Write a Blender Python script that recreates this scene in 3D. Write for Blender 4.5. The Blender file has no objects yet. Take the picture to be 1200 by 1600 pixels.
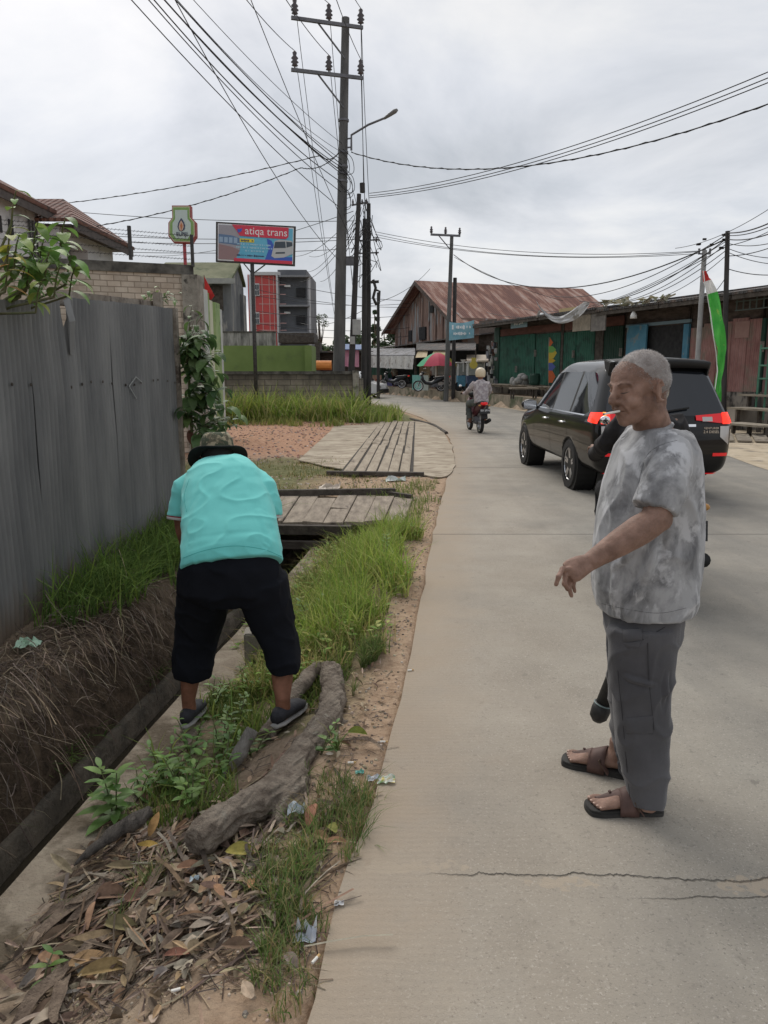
import bpy, bmesh, math, random
import numpy as np
from mathutils import Vector, Matrix, noise, Quaternion
from mathutils.bvhtree import BVHTree
random.seed(7)
C = bpy.context
SC = C.scene
COL = SC.collection
PI = math.pi
R = math.radians
# ------------------------------------------------------------------ camera, world, sun, exposure
FPX = 1180.0; HC = 1.6
TH = math.atan(220 / FPX); CT = math.cos(TH); ST = math.sin(TH)
cam_d = bpy.data.cameras.new('camera'); cam = bpy.data.objects.new('camera', cam_d); COL.objects.link(cam)
cam.location = (0, 0, HC); cam.rotation_euler = (PI / 2 - TH, 0, 0)
cam_d.sensor_fit = 'VERTICAL'; cam_d.sensor_height = 36; cam_d.lens = 36 * FPX / 1600
cam_d.clip_start = 0.05; cam_d.clip_end = 3000
SC.camera = cam
SC.render.resolution_x = 768; SC.render.resolution_y = 1024
SC.view_settings.view_transform = 'Standard'; SC.view_settings.look = 'None'
SC.view_settings.exposure = 0.60; SC.view_settings.gamma = 1
SUN_EL = R(48); SUN_AZ = R(-20)      # azimuth from +Y towards +X
w = bpy.data.worlds.new("World"); SC.world = w; w.use_nodes = True
nt = w.node_tree; nt.nodes.clear()
def wn(t, **k):
 n = nt.nodes.new(t)
 for a, b in k.items(): setattr(n, a, b)
 return n
def ramp(n, stops):
 e = n.color_ramp.elements
 while len(e) > 1: e.remove(e[-1])
 e[0].position = stops[0][0]; e[0].color = tuple(stops[0][1]) + (1,)
 for p, c in stops[1:]:
  x = e.new(p); x.color = tuple(c) + (1,)
sky = wn('ShaderNodeTexSky', sky_type='NISHITA'); sky.sun_disc = False
sky.sun_elevation = SUN_EL; sky.sun_rotation = SUN_AZ; sky.air_density = 1.0; sky.dust_density = 2.5
tc = wn('ShaderNodeTexCoord'); sep = wn('ShaderNodeSeparateXYZ'); nt.links.new(tc.outputs['Generated'], sep.inputs[0])
addz = wn('ShaderNodeMath', operation='ADD'); nt.links.new(sep.outputs[2], addz.inputs[0]); addz.inputs[1].default_value = 0.22
mx = wn('ShaderNodeMath', operation='MAXIMUM'); nt.links.new(addz.outputs[0], mx.inputs[0]); mx.inputs[1].default_value = 0.12
dx = wn('ShaderNodeMath', operation='DIVIDE'); dy = wn('ShaderNodeMath', operation='DIVIDE')
nt.links.new(sep.outputs[0], dx.inputs[0]); nt.links.new(mx.outputs[0], dx.inputs[1])
nt.links.new(sep.outputs[1], dy.inputs[0]); nt.links.new(mx.outputs[0], dy.inputs[1])
cmb = wn('ShaderNodeCombineXYZ'); nt.links.new(dx.outputs[0], cmb.inputs[0]); nt.links.new(dy.outputs[0], cmb.inputs[1])
cmb.inputs[2].default_value = 3.7
n1 = wn('ShaderNodeTexNoise'); n1.inputs['Scale'].default_value = 1.15; n1.inputs['Detail'].default_value = 7; n1.inputs['Roughness'].default_value = 0.58
n1.inputs['Distortion'].default_value = 0.35
nt.links.new(cmb.outputs[0], n1.inputs['Vector'])
r1 = wn('ShaderNodeValToRGB')
ramp(r1, [(0.34, (4.0, 4.25, 4.6)), (0.44, (4.9, 5.1, 5.45)), (0.52, (5.7, 5.85, 6.15)), (0.60, (6.5, 6.55, 6.65)), (0.72, (7.4, 7.3, 7.2))])
nt.links.new(n1.outputs['Fac'], r1.inputs[0])
# a bluer thin part of the cloud
n2 = wn('ShaderNodeTexNoise'); n2.inputs['Scale'].default_value = 0.55; n2.inputs['Detail'].default_value = 3
nt.links.new(cmb.outputs[0], n2.inputs['Vector'])
r2 = wn('ShaderNodeValToRGB'); ramp(r2, [(0.40, (0, 0, 0)), (0.62, (0.22, 0.22, 0.22))]); nt.links.new(n2.outputs['Fac'], r2.inputs[0])
mixc = wn('ShaderNodeMixRGB'); nt.links.new(r2.outputs[0], mixc.inputs[0])
nt.links.new(r1.outputs[0], mixc.inputs[1]); nt.links.new(sky.outputs[0], mixc.inputs[2])
bg = wn('ShaderNodeBackground'); bg.inputs[1].default_value = 0.086
nt.links.new(mixc.outputs[0], bg.inputs[0])
wo = wn('ShaderNodeOutputWorld'); nt.links.new(bg.outputs[0], wo.inputs[0])
sd = bpy.data.lights.new('sun', 'SUN'); sun = bpy.data.objects.new('sun', sd); COL.objects.link(sun)
sd.energy = 1.5; sd.angle = R(45); sd.color = (1.0, 0.95, 0.88)
v = Vector((math.sin(SUN_AZ) * math.cos(SUN_EL), math.cos(SUN_AZ) * math.cos(SUN_EL), math.sin(SUN_EL)))
sun.rotation_euler = v.to_track_quat('Z', 'Y').to_euler()
sun.location = (0, 0, 40)
# ------------------------------------------------------------------ helpers
def P(px, py, Y):
 u = (px - 600) / FPX; v = (py - 800) / FPX; t = Y / (CT - v * ST)
 return Vector((u * t, Y, HC - (ST + v * CT) * t))
def G(px, py, z=0.0):
 u = (px - 600) / FPX; v = (py - 800) / FPX; t = (HC - z) / (ST + v * CT)
 return Vector((u * t, (CT - v * ST) * t, z))
def V(*a): return Vector(a)
def lerp(a, b, t): return a + (b - a) * t
def interp(x, pts):
 if x <= pts[0][0]: return pts[0][1]
 for (a, b), (c, d) in zip(pts, pts[1:]):
  if x <= c: return b + (d - b) * (x - a) / (c - a)
 return pts[-1][1]
def sm(a, b, x):
 t = max(0, min(1, (x - a) / (b - a))); return t * t * (3 - 2 * t)
def setp(o, label=None, cat=None, group=None, kind=None):
 if label: o['label'] = label
 if cat: o['category'] = cat
 if group: o['group'] = group
 if kind: o['kind'] = kind
 return o
def T(name, label, cat, loc=(0, 0, 0), rz=0.0, group=None):
 o = bpy.data.objects.new(name, None); COL.objects.link(o); o.empty_display_size = 0.1
 o.location = loc; o.rotation_euler = (0, 0, rz)
 return setp(o, label, cat, group)
def rootloc(p):
 l = Vector((0, 0, 0))
 while p is not None:
  l += p.location; p = p.parent
 return l
class MB:
 """collects shapes; build() links them as one mesh object"""
 def __init__(s): s.v = []; s.f = []; s.c = []; s.cur = (1, 1, 1); s.m = []; s.mi = 0
 def vs(s, pts):
  n = len(s.v)
  for p in pts: s.v.append((p[0], p[1], p[2])); s.c.append(s.cur)
  return n
 def face(s, idx): s.f.append(tuple(idx)); s.m.append(s.mi)
 def poly(s, pts):
  n = s.vs(pts); s.face(range(n, n + len(pts)))
 def box(s, c, d, rz=0, rx=0, ry=0, taper=1.0):
  M = Matrix.Translation(Vector(c)) @ Matrix.Rotation(rz, 4, 'Z') @ Matrix.Rotation(ry, 4, 'Y') @ Matrix.Rotation(rx, 4, 'X')
  x, y, z = d[0] / 2, d[1] / 2, d[2] / 2
  q = [(-x, -y, -z), (x, -y, -z), (x, y, -z), (-x, y, -z), (-x * taper, -y * taper, z), (x * taper, -y * taper, z), (x * taper, y * taper, z), (-x * taper, y * taper, z)]
  n = s.vs([M @ Vector(p) for p in q])
  for f in ((0, 3, 2, 1), (4, 5, 6, 7), (0, 1, 5, 4), (1, 2, 6, 5), (2, 3, 7, 6), (3, 0, 4, 7)): s.face([n + i for i in f])
  return s
 def bar(s, a, b, w, h=None, up=(0, 0, 1)):
  a = Vector(a); b = Vector(b); h = h or w; t = (b - a).normalized(); up = Vector(up)
  if abs(t.dot(up)) > .98: up = Vector((1, 0, 0))
  x = t.cross(up).normalized(); y = x.cross(t).normalized()
  n = s.vs([p + x * i * w / 2 + y * j * h / 2 for p in (a, b) for (i, j) in ((-1, -1), (1, -1), (1, 1), (-1, 1))])
  for f in ((0, 3, 2, 1), (4, 5, 6, 7), (0, 1, 5, 4), (1, 2, 6, 5), (2, 3, 7, 6), (3, 0, 4, 7)): s.face([n + i for i in f])
  return s
 def tube(s, pts, rad, n=10, ref=(0, 0, 1), caps=True, power=2.0):
  """rad: number | list of numbers | list of (ra along ref-ish axis, rb across)"""
  pts = [Vector(p) for p in pts]; k = len(pts)
  if not isinstance(rad, (list, tuple)): rad = [rad] * k
  ref = Vector(ref); rings = []
  a = None
  for i in range(k):
   t = (pts[min(i + 1, k - 1)] - pts[max(i - 1, 0)])
   t = t.normalized() if t.length > 1e-9 else Vector((0, 0, 1))
   if a is None:
    a = ref - t * ref.dot(t)
    if a.length < .05: a = Vector((1, 0, 0)) - t * t.x
    if a.length < .05: a = Vector((0, 1, 0)) - t * t.y
   else: a = a - t * a.dot(t)
   a.normalize(); b = t.cross(a)
   ra, rb = rad[i] if isinstance(rad[i], (list, tuple)) else (rad[i], rad[i])
   ring = []
   for j in range(n):
    th = 2 * PI * j / n; cx, sx = math.cos(th), math.sin(th)
    if power != 2.0:
     cx = math.copysign(abs(cx) ** (2 / power), cx); sx = math.copysign(abs(sx) ** (2 / power), sx)
    ring.append(pts[i] + a * ra * cx + b * rb * sx)
   rings.append(s.vs(ring))
  for i in range(k - 1):
   for j in range(n):
    j2 = (j + 1) % n
    s.face((rings[i] + j, rings[i] + j2, rings[i + 1] + j2, rings[i + 1] + j))
  if caps:
   s.face([rings[0] + j for j in range(n)][::-1]); s.face([rings[-1] + j for j in range(n)])
  return s
 def ell(s, c, r, rot=None, nu=16, nv=10):
  c = Vector(c); r = r if isinstance(r, (list, tuple)) else (r, r, r)
  M = rot.to_matrix() if rot is not None and not isinstance(rot, Matrix) else (rot or Matrix.Identity(3))
  top = s.vs([c + M @ Vector((0, 0, r[2]))]); rings = []
  for i in range(1, nv):
   ph = PI * i / nv
   rings.append(s.vs([c + M @ Vector((r[0] * math.sin(ph) * math.cos(2 * PI * j / nu), r[1] * math.sin(ph) * math.sin(2 * PI * j / nu), r[2] * math.cos(ph))) for j in range(nu)]))
  bot = s.vs([c + M @ Vector((0, 0, -r[2]))])
  for j in range(nu):
   j2 = (j + 1) % nu
   s.face((top, rings[0] + j, rings[0] + j2)); s.face((rings[-1] + j2, rings[-1] + j, bot))
   for i in range(len(rings) - 1): s.face((rings[i] + j, rings[i + 1] + j, rings[i + 1] + j2, rings[i] + j2))
  return s
 def lathe(s, c, prof, n=20, axis='Z', cap=True):
  """prof: list of (radius, along axis)"""
  c = Vector(c); rings = []
  for r, h in prof:
   ring = []
   for j in range(n):
    a = 2 * PI * j / n; q = (r * math.cos(a), r * math.sin(a), h)
    if axis == 'X': q = (h, q[0], q[1])
    if axis == 'Y': q = (q[1], h, q[0])
    ring.append(c + Vector(q))
   rings.append(s.vs(ring))
  for i in range(len(prof) - 1):
   for j in range(n):
    j2 = (j + 1) % n
    s.face((rings[i] + j, rings[i] + j2, rings[i + 1] + j2, rings[i + 1] + j))
  if cap and prof[0][0] > 1e-4: s.face([rings[0] + j for j in range(n)][::-1])
  if cap and prof[-1][0] > 1e-4: s.face([rings[-1] + j for j in range(n)])
  return s
 def slab(s, pts, ext):
  """closed solid: polygon pts extruded by vector ext"""
  pts = [Vector(p) for p in pts]; ext = Vector(ext); k = len(pts)
  n = s.vs(pts + [p + ext for p in pts])
  s.face([n + i for i in range(k)][::-1]); s.face([n + k + i for i in range(k)])
  for i in range(k):
   j = (i + 1) % k; s.face((n + i, n + j, n + k + j, n + k + i))
  return s
 def grid(s, rows):
  """rows: list of equal-length lists of points"""
  k = len(rows[0]); n = s.vs([p for r in rows for p in r])
  for i in range(len(rows) - 1):
   for j in range(k - 1):
    a = n + i * k + j; s.face((a, a + 1, a + k + 1, a + k))
  return s
 def leaf(s, base, d, nrm, L, W, fold=.25, droop=.3, seg=5, curl=0.0):
  d = Vector(d).normalized(); nrm = Vector(nrm); nrm = (nrm - d * nrm.dot(d))
  if nrm.length < .05: nrm = d.orthogonal()
  nrm.normalize(); side = d.cross(nrm); p = Vector(base); rows = []
  for i in range(seg + 1):
   t = i / seg
   wd = W * .5 * (math.sin(PI * min(1, t * .92 + .05)) ** .8) * (1.1 - .35 * t)
   if i == seg: wd = W * .01
   up = nrm * fold * wd
   rows.append([p - side * wd + up + nrm * curl * wd * wd * 8, p, p + side * wd + up + nrm * curl * wd * wd * 8])
   ang = droop / seg
   d2 = d * math.cos(ang) - nrm * math.sin(ang); nrm = nrm * math.cos(ang) + d * math.sin(ang); d = d2
   p = p + d * L / seg
  s.grid(rows); return s
 def mesh(s, name, off=(0, 0, 0)):
  me = bpy.data.meshes.new(name); o = Vector(off)
  vv = [(a[0] - o.x, a[1] - o.y, a[2] - o.z) for a in s.v]
  me.from_pydata(vv, [], s.f); me.update()
  if any(m for m in s.m): me.polygons.foreach_set('material_index', s.m)
  if any(c != (1, 1, 1) for c in s.c):
   at = me.color_attributes.new('Col', 'FLOAT_COLOR', 'POINT')
   at.data.foreach_set('color', np.array([(c[0], c[1], c[2], 1) for c in s.c], dtype=np.float32).ravel())
  return me
 def build(s, name, mat, parent=None, world=False, smooth=False, bevel=0, loc=None, weld=False, auto=None):
  off = rootloc(parent) if (world and parent is not None) else (loc if loc is not None else (0, 0, 0))
  me = s.mesh(name, off)
  for m in (mat if isinstance(mat, (list, tuple)) else [mat]): me.materials.append(m)
  o = bpy.data.objects.new(name, me); COL.objects.link(o)
  if loc is not None and parent is None: o.location = loc
  if parent is not None: o.parent = parent
  bm = bmesh.new(); bm.from_mesh(me)
  if weld: bmesh.ops.remove_doubles(bm, verts=bm.verts, dist=1e-4)
  if not weld or True: bmesh.ops.recalc_face_normals(bm, faces=bm.faces)
  if bevel:
   es = [e for e in bm.edges if len(e.link_faces) == 2 and e.calc_face_angle(0) > .6]
   bmesh.ops.bevel(bm, geom=es, offset=bevel, segments=2, affect='EDGES', clamp_overlap=True)
  if auto is not None:
   for e in bm.edges:
    if len(e.link_faces) == 2 and e.calc_face_angle(0) > auto: e.smooth = False
  bm.to_mesh(me); bm.free()
  if smooth or auto is not None: me.polygons.foreach_set('use_smooth', [True] * len(me.polygons))
  return o
def thing(mb, name, mat, label, cat, loc=None, group=None, **k):
 """a thing that is one mesh, coordinates in world space"""
 if loc is None:
  a = np.array(mb.v); loc = Vector((a[:, 0].mean(), a[:, 1].mean(), a[:, 2].min()))
 return setp(mb.build(name, mat, None, loc=Vector(loc), **k), label, cat, group)
def evalmesh(o, mods):
 for t, kw in mods:
  m = o.modifiers.new(t, t)
  for a, b in kw.items(): setattr(m, a, b)
 C.view_layer.update()
 dg = C.evaluated_depsgraph_get()
 me = bpy.data.meshes.new_from_object(o.evaluated_get(dg))
 old = o.data; o.modifiers.clear(); me.name = old.name; o.data = me; bpy.data.meshes.remove(old)
 return o
def fuse(mb, name, mat, parent=None, world=False, voxel=.008, smooth=6, disp=None, loc=None, fac=.5):
 """weld the closed shapes into ONE continuous skin"""
 o = mb.build(name, mat, parent, world=world, loc=loc)
 evalmesh(o, [('REMESH', dict(mode='VOXEL', voxel_size=voxel, use_smooth_shade=True)), ('SMOOTH', dict(factor=fac, iterations=smooth))])
 if disp:
  off = rootloc(o.parent) if o.parent else o.location
  me = o.data; co = [v.co.copy() for v in me.vertices]; no = [v.normal.copy() for v in me.vertices]
  for v, c, n in zip(me.vertices, co, no): v.co = c + n * disp(c + off if world or loc is not None else c, n)
  me.update()
 o.data.polygons.foreach_set('use_smooth', [True] * len(o.data.polygons))
 return o
def dup(root, loc=None, rz=None, label=None, group=None, scale=None):
 r = root.copy(); COL.objects.link(r)
 if loc is not None: r.location = loc
 if rz is not None: r.rotation_euler = (0, 0, rz)
 if scale is not None: r.scale = scale
 if label: r['label'] = label
 if group: r['group'] = group
 for ch in list(root.children):
  c = ch.copy(); COL.objects.link(c); c.parent = r
  for g in list(ch.children):
   d = g.copy(); COL.objects.link(d); d.parent = c
 return r
def text(s, size, M, mat, name, parent, ext=.002, world=True, align='CENTER', sx=1.0):
 cu = bpy.data.curves.new('lettering', 'FONT'); cu.body = s; cu.size = size; cu.extrude = ext; cu.align_x = align; cu.align_y = 'CENTER'; cu.resolution_u = 3
 t = bpy.data.objects.new('lettering', cu); COL.objects.link(t)
 C.view_layer.update(); me = bpy.data.meshes.new_from_object(t.evaluated_get(C.evaluated_depsgraph_get()))
 bpy.data.objects.remove(t); bpy.data.curves.remove(cu)
 off = rootloc(parent) if (world and parent) else Vector((0, 0, 0))
 me.transform(Matrix.Translation(-off) @ M @ Matrix.Scale(sx, 4, (1, 0, 0))); me.materials.clear(); me.materials.append(mat); me.name = name
 o = bpy.data.objects.new(name, me); COL.objects.link(o); o.parent = parent
 return o
def frameM(o, x, z_up):
 """matrix with local x along x, local y along z_up (text plane), origin o"""
 x = Vector(x).normalized(); y = Vector(z_up); y = (y - x * y.dot(x)).normalized(); z = x.cross(y)
 M = Matrix((x, y, z)).transposed().to_4x4(); M.translation = Vector(o); return M
# ------------------------------------------------------------------ materials
MATS = {}
def mat(name, c1, c2=None, scale=6, rough=.8, bump=0, bscale=None, metal=0, stretch=(1, 1, 1), detail=6, lo=.35, hi=.65,
  vcol=False, spec=.4, coat=0, transl=0, emit=None, estr=0, c3=None, s3=None, lo3=.55, hi3=.62, coord='Object', alpha=1.0, sheen=0):
 if name in MATS: return MATS[name]
 m = bpy.data.materials.new(name); m.use_nodes = True; N = m.node_tree.nodes; L = m.node_tree.links; N.clear()
 out = N.new('ShaderNodeOutputMaterial'); b = N.new('ShaderNodeBsdfPrincipled'); L.new(b.outputs[0], out.inputs[0])
 b.inputs['Roughness'].default_value = rough; b.inputs['Metallic'].default_value = metal
 b.inputs['Specular IOR Level'].default_value = spec
 if coat: b.inputs['Coat Weight'].default_value = coat; b.inputs['Coat Roughness'].default_value = .04
 if sheen: b.inputs['Sheen Weight'].default_value = sheen
 if alpha < 1: b.inputs['Alpha'].default_value = alpha
 tcn = N.new('ShaderNodeTexCoord'); mp = N.new('ShaderNodeMapping'); mp.inputs['Scale'].default_value = stretch
 L.new(tcn.outputs[coord], mp.inputs[0])
 col = None
 def nz(sc, det=detail):
  n = N.new('ShaderNodeTexNoise'); n.inputs['Scale'].default_value = sc; n.inputs['Detail'].default_value = det
  n.inputs['Roughness'].default_value = .62; L.new(mp.outputs[0], n.inputs['Vector']); return n
 if c2 is not None:
  n = nz(scale); r = N.new('ShaderNodeValToRGB'); ramp(r, [(lo, c1), (hi, c2)]); L.new(n.outputs['Fac'], r.inputs[0]); col = r.outputs[0]
 else:
  rg = N.new('ShaderNodeRGB'); rg.outputs[0].default_value = tuple(c1) + (1,); col = rg.outputs[0]
 if c3 is not None:
  n = nz(s3 or scale * 2.3); r = N.new('ShaderNodeValToRGB'); ramp(r, [(lo3, (0, 0, 0)), (hi3, (1, 1, 1))]); L.new(n.outputs['Fac'], r.inputs[0])
  mxx = N.new('ShaderNodeMixRGB'); L.new(r.outputs[0], mxx.inputs[0]); L.new(col, mxx.inputs[1]); mxx.inputs[2].default_value = tuple(c3) + (1,); col = mxx.outputs[0]
 if vcol:
  a = N.new('ShaderNodeAttribute'); a.attribute_name = 'Col'; mu = N.new('ShaderNodeMixRGB'); mu.blend_type = 'MULTIPLY'; mu.inputs[0].default_value = 1
  L.new(col, mu.inputs[1]); L.new(a.outputs['Color'], mu.inputs[2]); col = mu.outputs[0]
 L.new(col, b.inputs['Base Color'])
 if bump:
  n = nz(bscale or scale * 3); bp = N.new('ShaderNodeBump'); bp.inputs['Strength'].default_value = min(1, bump * 2); bp.inputs['Distance'].default_value = .02 * max(1, bump)
  L.new(n.outputs['Fac'], bp.inputs['Height']); L.new(bp.outputs[0], b.inputs['Normal'])
 if transl:
  t = N.new('ShaderNodeBsdfTranslucent'); L.new(col, t.inputs[0]); ms = N.new('ShaderNodeMixShader'); ms.inputs[0].default_value = transl
  L.new(b.outputs[0], ms.inputs[1]); L.new(t.outputs[0], ms.inputs[2]); L.new(ms.outputs[0], out.inputs[0])
 if emit:
  b.inputs['Emission Color'].default_value = tuple(emit) + (1,); b.inputs['Emission Strength'].default_value = estr
 m['bsdf'] = b.name; MATS[name] = m; return m
def nodes(m): return m.node_tree.nodes, m.node_tree.links, m.node_tree.nodes[m['bsdf']]
# ------------------------------------------------------------------ the setting: ground, road, ditch
LE = [(-.5, -3), (-.27, 1), (.08, 3.5), (.54, 7.8), (1.0, 11.7), (1.42, 15.5), (1.6, 20.5), (1.2, 27.6), (0, 35.2), (-1.8, 42), (-6, 50), (-16, 59), (-34, 66)]
RE = [(5.6, -3), (5.8, 1), (6.0, 3.5), (6.3, 8), (6.7, 12.8), (7.2, 17.2), (7.08, 21), (6.4, 26.5), (5.5, 33.5), (3.5, 42.3), (-1, 56), (-12, 68), (-30, 75)]
def catmull(pts, k):
 out = []
 pts = [Vector(p) for p in pts]; n = len(pts)
 for i in range(n - 1):
  p0, p1, p2, p3 = pts[max(i - 1, 0)], pts[i], pts[i + 1], pts[min(i + 2, n - 1)]
  for j in range(k):
   t = j / k
   out.append(.5 * ((2 * p1) + (p2 - p0) * t + (2 * p0 - 5 * p1 + 4 * p2 - p3) * t * t + (3 * p1 - p0 - 3 * p2 + p3) * t ** 3))
 out.append(pts[-1]); return out
LEc = catmull([Vector((a, b, 0)) for a, b in LE], 12); REc = catmull([Vector((a, b, 0)) for a, b in RE], 12)
le_pts = sorted([(p.y, p.x) for p in LEc]); re_pts = sorted([(p.y, p.x) for p in REc])
def le(y): return interp(y, le_pts)
def re(y): return interp(y, re_pts)
def xr(y): return -1.64 + .112 * y                      # inner edge of the concrete ledge beside the ditch
def hgt(x, y):
 nz = noise.noise(Vector((x * 1.3, y * 1.3, 0))) * .03 + noise.noise(Vector((x * 5, y * 5, 3))) * .012
 z = nz
 e = le(y)
 if x < e + .1:
  z = nz - .012 - .03 * sm(.15, 0, abs(x - e)) * 0
 if x > e - .02 and x < re(y) + .3:
  t = sm(e - .01, e + .07, x); z = lerp(z, -.14, t)
  if x > re(y): z = lerp(-.14, 0.0, sm(re(y), re(y) + .25, x))
 elif x <= e - .02: z = min(z, .02) * sm(0, .15, e - x)
 if x > re(y) + .02: z = max(z, (.52 * sm(23, 29, y)) * sm(re(y) + .0, re(y) + .3, x) + nz * .3)
 X = xr(y); f = sm(9.7, 9.3, y)
 if f > 0 and x < e:
  slope = lerp(0, -.24, sm(e - .15, X + .25, x)) if x > X + .1 else -.24
  if x > X + .2: z2 = slope + nz * 1.2
  elif x > X - .02: z2 = -.34
  elif x > X - .42: z2 = -.86
  elif x > X - .5: z2 = lerp(-.86, -.55, (X - .42 - x) / .08) + nz
  else:
   bt = X - .74 + noise.noise(Vector((0, y * 1.7, 5))) * .09
   t = sm(X - .5, bt, x) if False else max(0, min(1, (X - .5 - x) / max(.08, (X - .5 - bt))))
   z2 = lerp(-.55, -.03, t ** .65) + nz * (1 + 3 * t * (1 - t)) + noise.noise(Vector((x * 9, y * 9, 1))) * .06 * t * (1 - t) * 4
  z = lerp(z, z2, f)
 z += .22 * math.exp(-(((x + 2.6) / 2.2) ** 2 + ((y - 25) / 2.0) ** 2)) * (1 if x < e - .5 else 0)
 return z
xs = list(np.arange(-3.2, 1.9, .035));
xs = [-400, -200, -100, -50, -30, -20, -14, -10, -8, -6.5, -5.4, -4.6, -4.1, -3.7, -3.4] + xs + [2.0, 2.3, 2.7, 3.2, 4, 5, 5.5, 5.8, 6, 6.2, 6.4, 6.6, 6.8, 7, 7.2, 7.4, 7.6, 7.9, 8.3, 9, 10, 12, 15, 20, 30, 50, 100, 200, 400]
ys = [-60, -20, -8, -3, 0, .7] + list(np.arange(1.1, 7, .045)) + list(np.arange(7, 12, .08)) + list(np.arange(12, 30, .25)) + list(np.arange(30, 60, 1.0)) + [62, 66, 72, 80, 95, 120, 170, 260, 400, 700]
g = MB(); zone = []
for y in ys:
 for x in xs:
  g.v.append((x, y, hgt(x, y)))
  nA = noise.noise(Vector((x * .8, y * .5, 9))) + .5 * noise.noise(Vector((x * 3, y * 2, 2)))
  red = sm(13.2, 15.2, y + nA) * sm(27, 25, y) * sm(-.6, -1.3, x + .25 * nA) * sm(-14, -9, x)
  grn = 0
  grn = max(grn, sm(9.6, 10.6, y) * sm(14.4, 12.9, y + nA) * sm(-.2, -.8, x + nA * .5))
  grn = max(grn, sm(23, 24.5, y + nA) * sm(2, .5, x - le(y)))
  X = xr(y)
  if y < 9.5 and x > X + .3 and x < le(y) - .15 and y > 3.3: grn = max(grn, .55 + .5 * nA)
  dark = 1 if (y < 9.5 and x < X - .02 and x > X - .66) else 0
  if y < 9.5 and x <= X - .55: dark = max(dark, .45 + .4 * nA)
  sand = max(sm(.42, .05, abs(x - le(y) + .1 * nA)), sm(9.6, 9.9, y) * sm(11.9, 11.5, y) * sm(-1.6, -.6, x + .5 * nA)) * .9
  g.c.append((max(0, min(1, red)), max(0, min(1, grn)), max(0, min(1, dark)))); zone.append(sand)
k = len(xs)
for i in range(len(ys) - 1):
 for j in range(k - 1):
  a = i * k + j; g.f.append((a, a + 1, a + k + 1, a + k)); g.m.append(0)
def ground_mat():
 m = mat('soil', (.23, .17, .12), (.40, .31, .225), scale=4.5, rough=.95, bump=.9, bscale=34, detail=10, spec=.15)
 N, L, b = nodes(m)
 base = b.inputs['Base Color'].links[0].from_socket
 at = N.new('ShaderNodeAttribute'); at.attribute_name = 'Col'; sp = N.new('ShaderNodeSeparateColor'); L.new(at.outputs['Color'], sp.inputs[0])
 tcn = N.new('ShaderNodeTexCoord')
 def nzr(sc, a, bb, lo, hi):
  n = N.new('ShaderNodeTexNoise'); n.inputs['Scale'].default_value = sc; n.inputs['Detail'].default_value = 8; n.inputs['Roughness'].default_value = .7; L.new(tcn.outputs['Object'], n.inputs['Vector'])
  r = N.new('ShaderNodeValToRGB'); ramp(r, [(lo, a), (hi, bb)]); L.new(n.outputs['Fac'], r.inputs[0]); return r.outputs[0]
 def mix(f, a, c):
  x = N.new('ShaderNodeMixRGB'); L.new(f, x.inputs[0]); L.new(a, x.inputs[1]); L.new(c, x.inputs[2]); return x.outputs[0]
 c = mix(sp.outputs[0], base, nzr(11, (.33, .175, .105), (.5, .31, .21), .38, .62))
 c = mix(sp.outputs[1], c, nzr(9, (.07, .085, .03), (.22, .2, .1), .35, .65))
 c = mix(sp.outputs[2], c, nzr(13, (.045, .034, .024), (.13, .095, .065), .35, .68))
 xs_ = N.new('ShaderNodeAttribute'); xs_.attribute_name = 'Sand'
 c = mix(xs_.outputs['Fac'], c, nzr(16, (.30, .2, .13), (.47, .34, .235), .35, .65))
 L.new(c, b.inputs['Base Color']); return m
M_soil = ground_mat()
gr = g.build('ground', M_soil, smooth=True); at = gr.data.attributes.new('Sand', 'FLOAT', 'POINT'); at.data.foreach_set('value', np.array(zone, dtype=np.float32)); setp(gr, kind='structure')
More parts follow.
